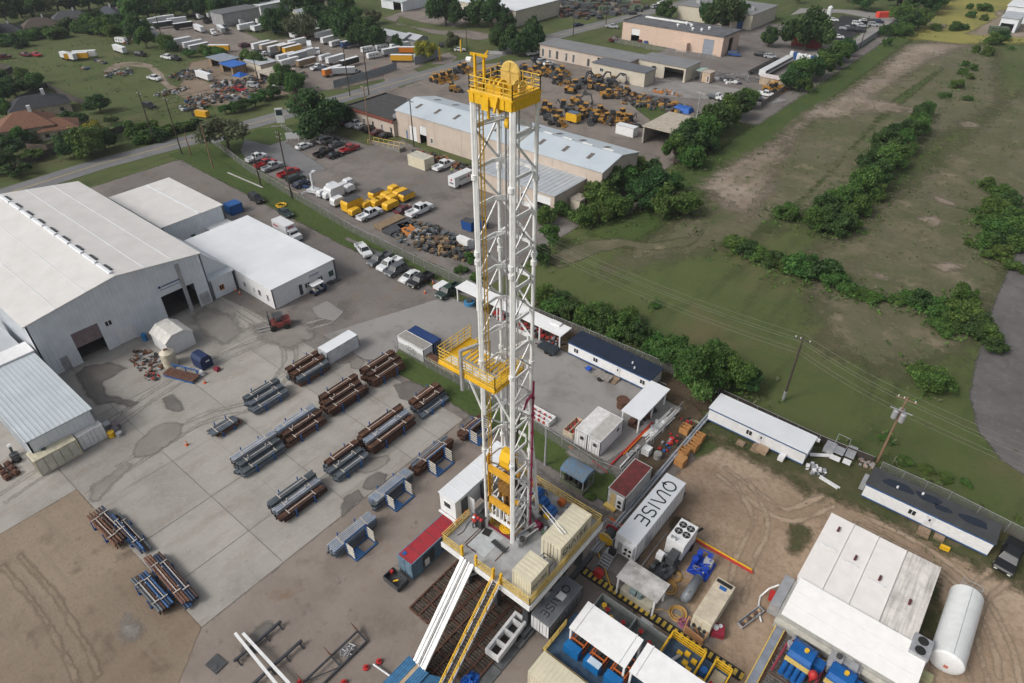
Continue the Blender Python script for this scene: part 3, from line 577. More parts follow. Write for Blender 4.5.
fb('low shed with bright blue tarpaulin roof in the junk yard',234,75,7,5,2.4,wood,mat('blue_tarp',(.02,.12,.45),.5),name='tarp_shed',S=[(1,6,0,2.0,'open')])
fb('long cream roofed shed beside the hedge of the junk yard',272,84,7,9,2.6,tanwall,mat('cream_roof',(.42,.38,.32),.8),name='cream_shed',S=[(1,6,0,2.2,'open')])
fb('grey roofed lean-to behind the cream junk yard shed',262,73,9,6,2.5,tanwall,grey_roof,name='grey_shed')
def hip(lab,px,py,lx,ly,h,rise,wm,rm,rz=0,chim=True,gable=False,name='house',wins=3):
 A=G(px,py);t=thing(name,lab,'house',A,rz,None,.72 if py>100 else.5)
 k=MB();k.box(-lx/2,lx/2,-ly/2,ly/2,0,h);k.build('wall',wm,t)
 r=MB();o=.6;i=ly/2*.95 if not gable else 0
 v=[(-lx/2-o,-ly/2-o,h),(lx/2+o,-ly/2-o,h),(lx/2+o,ly/2+o,h),(-lx/2-o,ly/2+o,h),(-lx/2+i,0,h+rise),(lx/2-i,0,h+rise)]
 r.add(v,[(0,1,5,4),(1,2,5),(2,3,4,5),(3,0,4),(3,2,1,0)]);rf=r.build('roof',rm,t)
 if chim:c=MB();c.box(lx*.12,lx*.12+1.1,-.9,.1,h,h+rise+1.6);c.build('chimney',whitep,t)
 for j in range(wins):
  u=-lx/2+lx*(j+.5)/wins
  c=MB();c.box(u-.7,u+.7,-ly/2-.05,-ly/2+.02,.9,2.3);wd=c.build('window',glass,t)
  c=MB();c.box(u-.8,u+.8,-ly/2-.08,-ly/2-.02,.75,.9);c.build('sill',whitep,wd)
 c=MB();c.box(lx/2-.02,lx/2+.05,-1,1,.9,2.3);c.build('window',glass,t)
 return t
cream=mat('cream_wall',(.42,.37,.29),.85);rusty=mat('russet_shingles',(.17,.085,.055),.9,var=.15,scale=1.5);dkr=mat('charcoal_shingles',(.04,.042,.05),.9,var=.2,scale=1.5);brr=mat('brown_shingles',(.085,.068,.058),.9,var=.15,scale=1.5);blr=mat('slate_blue_shingles',(.075,.085,.105),.9,var=.15,scale=1.5)
hip('cream house with a russet hip roof near the road',32,136,17,13,4.8,4.2,cream,rusty,1.2,gable=False)
hip('lower russet roofed wing with white gable trim beside the garden tree',62,134,12,10,3.2,2.8,cream,rusty,1.2,chim=False,name='house_wing')
hip('house with a charcoal hip roof behind the russet roofed one',42,113,20,11,3.6,3.6,cream,dkr,1.35)
hip('dark roofed house at the left edge with white trimmed windows',8,36,22,14,4,5,cream,dkr,1.2,wins=5)
hip('brown roofed house with a pale chimney, second from the left edge',42,30,24,15,4,5.5,cream,brr,1.3,wins=4)
hip('grey roofed house with tall chimney behind the hedge',72,22,26,14,4,5,cream,mat('grey_shingles',(.07,.072,.078),.9),1.3,wins=4)
hip('house with a slate blue pyramid roof behind the field',110,19,20,18,4,6,cream,blr,1.0,wins=4)
hip('house with a rounded cream gable in the trees at the top left',43,11,14,12,5,4,cream,brr,1.2,chim=False)
hip('brown roofed house at the top beside the slate blue roof',128,14,18,14,4,5,cream,brr,1.2)
hip('dark brown roofed house at the top edge left of the truck lot',205,4,30,18,4,6,cream,brr,1.2)
hip('grey roofed house at the very top left corner',4,8,20,16,4,5,cream,blr,1.2)
rigw=mat('rig_white_paint',(.78,.79,.79),.45,var=.06,scale=1.5,c2=(.64,.65,.65))
rigy=mat('rig_yellow_paint',(.72,.43,.02),.5,var=.08,scale=2)
paley=mat('faded_yellow_paint',(.62,.45,.13),.6,var=.1,scale=3)
deckg=mat('rig_floor_plate',(.36,.37,.375),.55,var=.08,scale=1.2,c2=(.27,.275,.28))
bluep=mat('equipment_blue',(.02,.11,.34),.4,var=.1,scale=3)
dblue=mat('dark_navy_paint',(.015,.035,.10),.5,var=.1)
redp=mat('safety_red',(.42,.03,.03),.5,var=.1)
rust=mat('rusty_steel',(.115,.058,.040),.85,.1,var=.25,scale=3)
timber=mat('muddy_timber',(.085,.066,.052),.9,var=.3,scale=2.5)
maroon=mat('maroon_pipe_paint',(.25,.02,.07),.5)
creamc=mat('cream_container_paint',(.60,.56,.43),.55,var=.05,scale=1)
letter=mat('dark_teal_lettering',(.015,.035,.04),.6)
orange=mat('orange_paint',(.50,.13,.03),.6,var=.1)
machine=mat('oily_machine_parts',(.07,.07,.07),.45,.4,var=.3,scale=4)
chrome=mat('bare_metal',(.5,.5,.5),.3,.7)
DZ=8.0
MX0,MX1,MY0,MY1=-28.15,-25.0,30.5,33.0
mast=thing('drilling_mast','tall white lattice drilling mast with yellow crown and yellow racking board','drilling mast',((MX0+MX1)/2,(MY0+MY1)/2,DZ))
ox,oy=(MX0+MX1)/2,(MY0+MY1)/2
hx,hy=(MX1-MX0)/2,(MY1-MY0)/2;TOP=41.1
def L(x,y,z):return(x-ox,y-oy,z-DZ)
for sx,sy,r in((-1,-1,.135),(1,-1,.145),(-1,1,.125),(1,1,.145)):
 k=MB();k.cyl((sx*hx,sy*hy,0),(sx*hx,sy*hy,TOP),r,12)
 if sy<0:k.cyl((sx*hx+.24,sy*hy+.05,15 if sx<0 else 0),(sx*hx+.24,sy*hy+.05,TOP),.06,8)
 if sy<0:k.cyl((sx*hx+.16,sy*hy,15 if sx<0 else 0),(sx*hx+.161,sy*hy,TOP),.07,6)
 for z in(10.5,20.5,29.6,30.3,36.0):k.cyl((sx*hx,sy*hy,z),(sx*hx,sy*hy,z+.35),r+.09,12)
 k.build('leg',rigw,mast)
lev=[TOP-1.6-2.75*i for i in range(15)]
for i,z in enumerate(lev):
 if z<.6:break
 k=MB();w_=.33 if i%2==0 else.24
 c=.55
 k.bar((-hx,-hy,z),(-hx,hy-c,z),.1,w_);k.bar((-hx,hy-c,z),(-hx+c,hy+.12,z),.1,w_);k.bar((-hx+c,hy+.12,z),(hx-c,hy+.12,z),.1,w_);k.bar((hx-c,hy+.12,z),(hx,hy-c,z),.1,w_);k.bar((hx,hy-c,z),(hx,-hy,z),.1,w_)
 k.bar((-hx,-hy,z-.02),(-hx+.5,hy-.1,z-.02),.08,.1)if i%3==0 else None
 k.build('girt',rigw,mast)
 if i+1<len(lev):
  z2=max(lev[i+1],0);b=MB();th=.15
  for x,s in((-hx,0),(hx,1)):
   if(i+s)%4!=2:b.bar((x,-hy,z),(x,hy,z2),.08,th)
   if(i+s)%5!=1:b.bar((x,hy,z),(x,-hy,z2),.08,th)
   b.bar((x,-hy,z-.1),(x,hy,z-.1),.03,.05)
  if i%3:b.bar((-hx,hy,z),(hx,hy,z2),.08,th)
  if i%3!=1:b.bar((hx,hy,z),(-hx,hy,z2),.08,th)
  b.bar((-hx,hy,z-.05),(hx,hy,z-.05),.04,.05)
  b.build('diagonal_bracing',rigw,mast)
k=MB()
for sx in(-1,1):
 k.bar((sx*hx,hy,14),(sx*(hx+.1),hy+1.5,0),.26,.26);k.bar((sx*hx,hy,9),(sx*(hx+.2),hy+.75,6.8),.16,.2);k.bar((sx*hx,hy,6),(sx*(hx+.1),hy+1.1,4.0),.16,.2)
 k.bar((sx*hx,hy,3),(sx*(hx+.1),hy+1.3,1.6),.16,.2);k.bar((sx*hx,hy,3),(sx*(hx+.1),hy+1.05,4.2),.12,.14)
k.bar((-hx-.1,hy+1.5,.3),(hx+.1,hy+1.5,.3),.3,.3);k.bar((-hx-.1,hy+1.05,4.1),(hx+.1,hy+1.05,4.1),.16,.2)
k.build('rear_strut',rigw,mast)
k=MB()
for z in(1.7,4.6):k.bar((-hx,-hy+.3,z),(hx,-hy+.3,z),.2,.3)if z<2 else k.bar((-hx,-hy+.5,z),(hx,-hy+.5,z-1.3),.2,.25)
k.bar((-hx,-hy+.3,1.8),(-hx,-hy+.5,4.6),.2);k.bar((hx,-hy+.3,1.8),(hx,-hy+.5,3.3),.2)
for a in range(5):k.bar((-hx+.5+a*.45,-hy+.3,1.8),(-hx+.5+a*.45,-hy+.45,4.3-a*.3),.09)
k.build('lower_cross_frame',rigw,mast)
k=MB()
for z in np.arange(0.3,TOP,.33):k.bar((-hx+.24,-hy+.38,z),(-hx+.24,-hy+.72,z),.03)
k.bar((-hx+.24,-hy+.38,0),(-hx+.24,-hy+.38,TOP),.06);k.bar((-hx+.24,-hy+.72,0),(-hx+.24,-hy+.72,TOP),.06)
k.build('ladder',rigy,mast)
for i,(x,y,r)in enumerate(((-.75,hy-.25,.07),(.35,hy-.25,.06),(-.35,.1,.02),(.28,.1,.02),(.1,.2,.02),(-.55,hy-.5,.05),(.7,.3,.02))):
 k=MB();k.cyl((x,y,0 if i!=2 else 12),(x,y,TOP),r,6);k.build('guide_rail' if r>.045 else 'drill_line',steel,mast)
k=MB();k.path([(hx+.34,hy-.1,-.5),(hx+.34,hy-.1,18.9)],.085,8);k.path([(hx+.34,hy-.1,17.6),(hx+.2,hy-.7,17.2),(hx+.0,hy-.9,16.2)],.12,8)
for z in range(1,18,2):k.cyl((hx+.34,hy-.1,z),(hx+.34,hy-.1,z+.18),.14,8)
k.build('standpipe',maroon,mast)
k=MB();k.path([(hx+.2,hy-.7,17.2),(hx-.5,hy-.9,15),(hx-.9,hy-1,10),(hx-.6,hy-1,6.5),(.1,hy-.9,8)],.1,8);k.build('mud_hose',black,mast)
cr=MB();a0,a1,b0,b1=-hx-.08,hx+.12,-hy-.08,hy+.08;z0=TOP;z1=TOP+.58
for y in(b0,b1):cr.box(a0,a1,y-.08,y+.08,z0,z1)
for x in(a0,a1):cr.box(x-.08,x+.08,b0+.081,b1-.081,z0,z1)
cr.box(a0-.1,a1+.1,b0-.1,b1+.1,z1,z1+.07)
for i in range(5):
 x=a0+.35+i*.6;cr.box(x,x+.08,b0-.14,b0-.081,z0+.05,z1-.01)
cr.box(-.55,.0,b0-.22,b0-.14,z0-.25,z1-.1);cr.bar((.7,b0-.14,z0+.7),(.55,b0-.3,z0-.2),.14)
for s in(-1,1):cr.box(s*.5-.06,s*.5+.06,b0+.1,b1-.1,z0-.35,z0)
crown=cr.build('crown_frame',rigy,mast)
def railing(parent,pts,h=1.0,m=None,nmid=2,r=.028,closed=False,post=1.1,toe=True,name='railing',mb=None):
 k=mb or MB();P=[Vector(p)for p in pts];n=len(P)
 for i in range(n if closed else n-1):
  a,b=P[i],P[(i+1)%n];Ln=(b-a).length;m_=max(1,round(Ln/post))
  for j in range(m_+1):
   q=a.lerp(b,j/m_);k.bar(q,q+Vector((0,0,h)),r*2)
  for j in range(nmid+1):
   z=Vector((0,0,h*(j+1)/(nmid+1)));k.bar(a+z,b+z,r*2)
  if toe:k.bar(a+Vector((0,0,.08)),b+Vector((0,0,.08)),.03,.14)
 if mb is None:return k.build(name,m or rigy,parent)
zt=z1+.07
railing(crown,[(a0,b0,zt),(a1,b0,zt),(a1,b1,zt),(a0,b1,zt)],.9,mat('rail_yellow',(.70,.47,.08),.5),closed=True,r=.024,post=.7)
k=MB()
for cx_,rr in((-.5,.72),):
 pts=[(cx_+rr*math.cos(t),zt+.6+rr*math.sin(t))for t in np.linspace(0,PI,15)];k.xprism([(cx_+rr,zt),*pts,(cx_-rr,zt)],hy-.15,hy+.05)
 k.path([(x,hy-.05,z)for x,z in pts],.07,6);k.box(cx_-.04,cx_+.04,hy-.2,hy-.151,zt,zt+1.3);k.box(cx_-rr,cx_+rr,hy-.2,hy-.152,zt+.75,zt+.85)
k.build('sheave_guard',paley,crown)
for x in(-.7,-.35,.0):k=MB();k.cyl((x,-.3,zt+.25),(x+.12,-.3,zt+.25),.45,18);k.build('sheave',rigy,crown)
for x in(.7,1.15):k=MB();k.cyl((x,.2,zt+.3),(x+.1,.2,zt+.3),.38,16);k.build('sheave',paley,crown)
k=MB();k.box(-1.0,.45,-.9,-.8,zt,zt+.5);k.build('sheave_bracket',rigy,crown)
k=MB()
for x,y,h_ in((-hx+.3,b0+.15,2.1),(-hx+.7,b0+.5,1.95)):k.bar((x,y,zt),(x,y,zt+h_),.14)
k.bar((-hx-.0,b0+.1,zt+2.1),(-hx+1.0,b0+.5,zt+2.0),.14);k.bar((-hx+.7,b0+.5,zt+1.95),(-hx+.95,b0+.6,zt+2.3),.1)
k.build('hoist_arm',rigy,crown)
k=MB();k.cyl((-hx-.2,b0+.0,zt+1.75),(-hx+.1,b0+.1,zt+1.75),.17,10);k.build('floodlight',whitep,crown);k=MB();k.bar((-hx+.9,b0+.6,zt+2.2),(-hx+1.7,b0+1.0,zt+2.2),.07,.15);k.build('warning_light_arm',steel,crown)
k=MB();k.cyl((.7,-.4,z0-.9),(.7,-.4,z0),.05,6);k.cyl((.55,-.4,z0-1.1),(.85,-.4,z0-1.1),.35,12);k.cyl((-.8,-.6,z0-1.1),(-.8,-.6,z0-.4),.1,8);k.build('hanging_block',rigy,mast)
td=MB()
for s in(0,1):
 z=7.9-s*4.3
 td.add([(-hx+.2,-hy+.1,z+.9),(hx-.2,-hy+.1,z+.9),(hx-.2,-hy+.1,z+.1),(-hx+.2,-hy+.1,z+.1),(-hx+.2,-hy+.35,z+.9),(hx-.2,-hy+.35,z+.9),(hx-.2,-hy+.35,z+.1),(-hx+.2,-hy+.35,z+.1)],[(0,3,2,1),(4,5,6,7),(0,1,5,4),(1,2,6,5),(2,3,7,6),(3,0,4,7)])
td.box(-hx+.2,-hx+.3,-hy+.1,-hy+.5,2.6,10.0);td.box(hx-.3,hx-.2,-hy+.1,-hy+.5,2.6,9.2)
td.box(-hx+.4,hx-.4,.2,.5,7.6,8.1);td.box(-hx+.4,hx-.4,.2,.5,3.6,4.1)
td.build('top_drive_frame',mat('amber_paint',(.62,.33,.03),.5,var=.12,scale=2),mast)
k=MB()
k.yprism([(-.6,9.0),(.5,9.0),(.6,9.9),(.25,10.7),(-.35,10.7),(-.7,9.9)],-.35,.75);k.build('travelling_block',rigy,mast)
k=MB();k.cyl((-.2,0,3.0),(-.2,0,7.6),.18,8);k.cyl((.4,0,3.2),(.4,0,7.6),.14,8);k.box(-.7,.6,-.5,.3,5.2,6.4);k.cyl((.1,0,.0),(.1,0,3.2),.09,8);k.box(-.3,.5,-.4,.4,2.3,3.1)
k.cyl((-.6,-.3,4.2),(-.6,-.3,6.5),.12,8);k.cyl((.65,.2,4.4),(.65,.2,6.6),.12,8);k.build('top_drive_motor',mat('bronze_machinery',(.28,.15,.04),.5,.3,var=.3,scale=4),mast)
for x,y in((-.45,-.2),(.55,-.2)):k=MB();k.cyl((x,y,.6),(x,y,3.6),.07,8);k.build('link_bail',machine,mast)
k=MB();k.box(-.1,1.1,-.2,.9,1.2,2.4);k.cyl((.5,-.25,1.8),(.5,.95,1.8),.6,16);k.box(-1.2,-.4,-.1,.8,.4,2.2);k.build('iron_roughneck',rigw,mast)
rb=MB();bz=27.3-DZ
x0,x1,y0_,y1_=-32.1-ox,-25.95-ox,29.6-oy,33.6-oy
fl=MB();fl.box(x0,x1,y0_,y0_+1.2,bz,bz+.07);fl.box(x0,x0+1.2,y0_+1.201,y1_,bz,bz+.07);fl.box(x1-.9,x1,y0_+1.201,y1_-.4,bz,bz+.07)
fl.bar((x0,y0_,bz-.12),(x1,y0_,bz-.12),.16,.22);fl.bar((x1,y0_+.1,bz-.12),(x1,y1_-.4,bz-.12),.16,.22);fl.bar((x0,y0_+.1,bz-.12),(x0,y1_,bz-.12),.16,.22)
rbo=fl.build('racking_board',rigy,mast)
railing(rbo,[(x0,y1_,bz+.07),(x0,y0_,bz+.07),(x1,y0_,bz+.07),(x1,y1_-.4,bz+.07)],1.4,mat('rail_yellow',(.70,.47,.08)),3,.027,post=.8)
railing(rbo,[(x0+1.5,y1_,bz+.07),(x0+1.5,y0_+2.3,bz+.07)],1.1,mat('rail_yellow',(.70,.47,.08)),2,.027,post=.8)
railing(rbo,[(x1-.9,y0_+1.6,bz+.07),(x1-.9,y1_-.4,bz+.07)],1.0,rigy,2,.03,post=.6)
for i in range(8):
 k=MB();xx=x0+1.75+i*.42;k.bar((xx,y0_+1.55,bz+.12),(xx,y0_+3.0,bz+.12),.2,.1);k.build('finger',rigy if i not in(4,7)else paley,rbo)
k=MB();k.box(x0+.4,x1-1.0,y0_+.4,y0_+1.1,bz+.08,bz+.12);k.box(x0+1.7,x1-1,y0_+3.05,y0_+3.3,bz+.0,bz+.25);k.build('grating',rigw,rbo)
k=MB();X_=x0+2.75;k.bar((X_,y0_-.16,bz-1.6),(X_,y0_-.16,bz+2.5),.22,.22);k.bar((X_,y0_-.16,bz+2.45),(X_+1.0,y0_+2.2,bz+2.6),.22,.22);k.bar((X_+1.0,y0_+2.2,bz+2.6),(X_+1.0,y0_+2.2,bz+.6),.14);k.build('support_gooseneck',steel,rbo)
k=MB()
k.bar((x0+1,y0_+1.5,bz-.1),(-hx,-hy,bz-4.0),.14);k.bar((x1-.4,y0_+.2,bz-.1),(hx,-hy,bz-3.5),.14);k.bar((x1,y1_-.5,bz-.1),(hx,hy,bz-4),.14);k.build('knee_brace',rigw,rbo)
sb=thing('drill_floor','raised grey drill floor on a steel substructure with yellow railings and stair','drill floor',(-25,33,0))
def D(x,y,z):return(x+25,y-33,z)
k=MB();FX0,FX1,FY0,FY1=-30.3,-19.6,26.4,38.0
k.box(FX0+25,FX1+25,FY0-33,FY1-33,DZ-.12,DZ)
k.build('floor_plate',deckg,sb)
k=MB()
for y in(FY0-33,FY1-33):k.box(FX0+25-.05,FX1+25+.05,y-.12,y+.12,DZ-.75,DZ-.121)
for x in(FX0+25,FX1+25):k.box(x-.12,x+.12,FY0-33+.13,FY1-33-.13,DZ-.75,DZ-.122)
k.build('edge_beam',rigw,sb)
for x in(-29.0,-25.2,-21.4):
 for y in(28.4,33.2,37.2):
  k=MB();k.box(x+25-.3,x+25+.3,y-33-.3,y-33+.3,.3,DZ-.76);k.build('column',dkgrey,sb)
k=MB()
for x in(-29.5,-20.9):
 k.bar(D(x,28.4,.8),D(x,33.2,6.8),.22);k.bar(D(x,33.2,.8),D(x,28.4,6.8),.22);k.bar(D(x,32.2,.8),D(x,37.2,6.8),.22)
 k.bar(D(x,27,.45),D(x,39,.45),.5,.5)
for y in(28.4,37.2):k.bar(D(-29.5,y,6.6),D(-20.9,y,6.6),.3,.4)
k.bar(D(-29.5,28.35,.6),D(-25.2,28.35,6.5),.2)
k.build('substructure_bracing',dkgrey,sb)
rl=[D(-30.25,30.3,DZ),D(-30.25,26.45,DZ),D(-27.75,26.45,DZ)]
railing(sb,rl,1.1,paley,2,.035)
railing(sb,[D(-25.9,26.45,DZ),D(-23.9,26.45,DZ)],1.1,paley,2,.035)
railing(sb,[D(-22.9,26.45,DZ),D(-19.65,26.45,DZ),D(-19.65,37.9,DZ),D(-30.2,37.9,DZ)],1.1,paley,2,.035)
k=MB()
for x in(-27.7,-25.95,-23.85,-22.95):k.box(x+25-.1,x+25+.1,26.35-33,26.6-33,DZ,DZ+1.5)
k.build('gate_post',rigy,sb)
k=MB();k.box(-28.1+25,-25.9+25,27.6-33,30.4-33,DZ+.001,DZ+.035);k.build('setback_mat',mat('setback_steel',(.42,.45,.47),.5,var=.08,scale=2),sb)
k=MB();k.bar(D(-28.2,30.3,DZ+.03),D(-28.2,27.5,DZ+.03),.08,.06);k.bar(D(-28.2,27.5,DZ+.03),D(-26.9,27.5,DZ+.03),.08,.06);k.bar(D(-24.9,27.9,DZ+.03),D(-24.9,30.0,DZ+.03),.08,.06);k.bar(D(-28.45,30.3,DZ+.03),D(-28.45,27.6,DZ+.03),.06,.06);k.build('drain_channel',rust,sb)
k=MB();k.box(-28.3+25,-25.2+25,30.7-33,32.6-33,DZ+.002,DZ+.05);k.build('rotary_mat',mat('ochre_mat',(.22,.13,.03),.8,var=.3,scale=4),sb)
k=MB();
for rr in(.68,.42,.2):k.path([(-26.4+25+rr*math.cos(t),31.5-33+rr*math.sin(t),DZ+.09)for t in np.linspace(0,2*PI,20)[:-1]],.07,6,True)
k.cyl(D(-26.4,31.5,DZ+.05),D(-26.4,31.5,DZ+.08),.7,20);k.build('rotary_table',rigy,sb)
k=MB();k.bar(D(-28.4,30.7,DZ+.07),D(-25.3,30.7,DZ+.07),.25,.05);k.build('red_kerb',mat('dull_red',(.2,.02,.04)),sb)
k=MB();k.cb(D(-29.3,31.6,DZ+.02),(.9,.9,.04),.1);k.cb(D(-27.6,29.9,DZ+.05),(.8,.8,.06),.2);k.build('rubber_mat',black,sb)
k=MB();A=D(-27.6,26.3,DZ-.1);
def ramp(mb,xa,xb,dz,th=.12):
 ya,za,yb,zb=26.3-33,DZ-.05+dz,18.5-33,1.5+dz
 mb.add([(xa,ya,za),(xb,ya,za),(xb+.75,yb,zb),(xa+.75,yb,zb),(xa,ya,za-th),(xb,ya,za-th),(xb+.75,yb,zb-th),(xa+.75,yb,zb-th)],[(0,1,2,3),(7,6,5,4),(0,4,5,1),(1,5,6,2),(2,6,7,3),(3,7,4,0)])
ramp(k,-2.6,-1.15,0,.2)
rmp=k.build('slide_ramp',rigw,sb)
for a,b in((-2.65,-2.35),(-2.15,-2.02),(-1.75,-1.62),(-1.35,-1.1)):k=MB();ramp(k,a,b,.16,.3);k.build('ramp_rail',rigw,rmp)
k=MB();ramp(k,-1.93,-1.77,.04,.03);k.build('groove',machine,rmp)
k=MB();sx0,sx1=-23.75+25,-22.95+25;n=30;ya,yb=26.3-33,18.6-33
for i in range(n):
 t=(i+.5)/n;y=ya+(yb-ya)*t;z=DZ*(1-t);k.box(sx0+.05,sx1-.05,y-.13,y+.13,z-.03,z)
st=k.build('stair',mat('grating_grey',(.13,.12,.11),.7),sb)
k=MB()
for x in(sx0,sx1):k.bar((x,ya,DZ-.1),(x,yb,-.1+.1),.06,.3)
k.build('stringer',steel,st)
for x in(sx0,sx1):
 k=MB()
 for hh_ in(.55,1.0):k.bar((x,ya,DZ+hh_),(x,yb,hh_),.07)
 for i in range(9):t=i/8;k.bar((x,ya+(yb-ya)*t,DZ*(1-t)),(x,ya+(yb-ya)*t,DZ*(1-t)+1.0),.06)
 k.build('handrail',rigy,st)
dw=thing('drawworks','blue electric motors with yellow couplings at the back of the drill floor','winch',(-25.3,35.7,DZ))
for i,(x,y,s)in enumerate(((-.9,.6,1.0),(.3,-.1,1.15),(1.5,-.5,1.15))):
 k=MB();k.cyl((x-.1,y-.5,.75*s),(x-.1,y+.5,.75*s),.48*s,14);k.box(x-.5,x+.4,y-.4,y+.4,.05,.5);k.box(x-.3,x+.15,y-.3,y+.3,1.1*s,1.45*s);mo=k.build('motor',bluep,dw)
 k=MB();k.cyl((x-.1,y-.75,.75*s),(x-.1,y-.501,.75*s),.32*s,12);k.build('coupling',rigy,mo)
k=MB();k.box(-1.6,2.4,-1.3,1.3,0,.05);k.build('skid',deckg,dw)
k=MB();k.cyl((-.3,-1.15,.5),(.9,-1.6,.5),.35,12);k.cyl((1.9,-1.2,.6),(2.6,-1.6,.6),.4,12);k.box(-.9,-.4,-1.6,-1.0,0,1.0);k.build('drum',chrome,dw)
for i,(x,y,lab)in enumerate(((-27.4,37.1,'amber hose reel on the back railing of the drill floor beside the mast'),(-23.9,37.1,'second amber hose reel on the back railing nearer the cream container'))):
 k=MB();k.cyl((0,-.25,.55),(0,.25,.55),.42,14);o=k.build('hose_reel',orange);o.location=(x,y,DZ);tag(o,lab,'hose reel')
gr=thing('hydraulic_wrench','grey hydraulic pipe wrench cluster standing at the foot of the front mast leg','pipe wrench',(-24.4,31.2,DZ))
k=MB();k.box(-.45,.45,-.5,.3,.0,.8);k.cyl((.1,-.9,.5),(.1,.9,.5),.3,12);k.bar((-.3,0,.8),(.6,1.4,1.9),.14);k.bar((.4,0,.8),(.9,1.5,1.2),.14);k.bar((-.4,1.2,.4),(.8,1.3,1.8),.16);k.build('body',steel,gr)
k=MB();k.cyl((.35,-.3,.8),(.35,-.3,1.1),.28,12);k.cyl((-.4,.7,.6),(.3,1.1,.7),.22,10);k.build('cylinder',machine,gr)
rk=thing('slanted_rack','dark slatted pipe wrangler lying on the floor plate by the front mast leg','rack',(-25.4,29.3,DZ+.1),-.1)
k=MB();k.box(-1.1,.7,-.2,.2,.05,.12)
for i in range(7):k.box(-1.0+i*.25,-.9+i*.25,-.28,.28,.12,.2)
k.build('slats',dkgrey,rk)
cs=thing('control_stand','driller control stand with red valves by the left mast leg','control stand',(-28.55,30.0,DZ))
k=MB();k.box(-.35,.35,-.25,.25,0,1.3);k.box(-.6,.5,-.35,.35,1.3,1.5);k.build('cabinet',machine,cs)
for x in(-.4,.0,.4):k=MB();k.cyl((x,-.36,1.55),(x,-.2,1.75),.16,8);k.build('valve_wheel',redp,cs)
en=thing('engine_housing','black machine cabinet between the white cabin and the mast','machine cabinet',(-29.6,34.6,DZ))
k=MB();k.box(-1.3,.9,-1.9,1.9,.0,2.1);k.build('cabinet',dkgrey,en);k=MB();k.box(-1.2,.8,-1.8,1.8,2.1,2.16);k.build('lid',mat('slate_lid',(.10,.105,.11)),en)
k=MB();k.cyl((.1,-1.2,2.16),(.1,-1.2,2.25),.5,14);k.cyl((.2,.6,2.16),(.2,.6,3.0),.3,12);k.build('exhaust',machine,en)
k=MB();k.box(.1,1.0,-2.8,-2.0,0,1.2);k.cyl((.5,-2.4,1.2),(.5,-2.4,1.5),.25,10);k.build('gearbox',mat('greenish_steel',(.12,.17,.14)),en)
GL={'Q':([[(.5+.5*math.cos(t),.5+.5*math.sin(t))for t in np.linspace(-.5*PI-.0,1.5*PI,25)],[(.5,.2),(.5,-.14)]],1.25),'N':([[(0,1),(0,.28)]+[(.26-.26*math.cos(t),.28-.28*math.sin(t))for t in np.linspace(.2,PI-.35,9)]+[(.72,.74)]+[(.92-.2*math.cos(t),.79+.21*math.sin(t))for t in np.linspace(.3,PI-.2,9)]+[(1.42,0)]],1.72),'I':([[(0,0),(0,1)]],.3),'S':([[(.72,.88),(.6,1),(.2,1),(.04,.9),(0,.76),(.06,.6),(.2,.53),(.55,.48),(.7,.38),(.74,.22),(.68,.08),(.54,0),(.12,0),(0,.1)]],1.0),'E':([[(.7,1),(.12,1),(0,.9),(0,.1),(.12,0),(.7,0)],[(0,.5),(.6,.5)]],.7)}
def lettering(parent,org,u,v,h,m,stroke=.1,name='lettering',stretch=1.0,nrm=None,thick=.012):
 """org = baseline start (local), u = reading direction, v = letter up direction"""
 u=Vector(u).normalized();v=Vector(v).normalized();n_=u.cross(v);k=MB();x=0;org=Vector(org)
 for ch in 'QNISE':
  pl,adv=GL[ch]
  for p in pl:
   pts=[org+u*((x+a*stretch)*h)+v*(b*h)for a,b in p]
   for a,b in zip(pts,pts[1:]):
    d=(b-a).normalized();e=d.cross(n_)*stroke*h/2;a_=a-d*stroke*h*.3;b_=b+d*stroke*h*.3;q=n_*thick
    k.add([a_-e,a_+e,b_+e,b_-e,a_-e+q,a_+e+q,b_+e+q,b_-e+q],[(0,1,2,3),(7,6,5,4),(0,4,5,1),(1,5,6,2),(2,6,7,3),(3,7,4,0)])
  x+=adv*stretch+.12
 return k.build(name,m,parent),x
def corr(k,p,q,z0,z1,dp=.035,pitch=.27):
 """corrugated panel from p to q (local xy), outward to the right"""
 p=Vector((*p,0));q=Vector((*q,0));Ln=(q-p).length;d=(q-p)/Ln;n_=Vector((d.y,-d.x,0));N=max(2,int(Ln/pitch));vs=[];s=Ln/N
 prof=[]
 for i in range(N):prof+=[(i*s,0),(i*s+s*.32,0),(i*s+s*.5,-dp),(i*s+s*.82,-dp)]
 prof.append((Ln,0))
 for a,o_ in prof:
  c=p+d*a+n_*o_;vs+=[(c.x,c.y,z0),(c.x,c.y,z1)]
 k.add(vs,[(2*i,2*i+2,2*i+3,2*i+1)for i in range(len(prof)-1)])
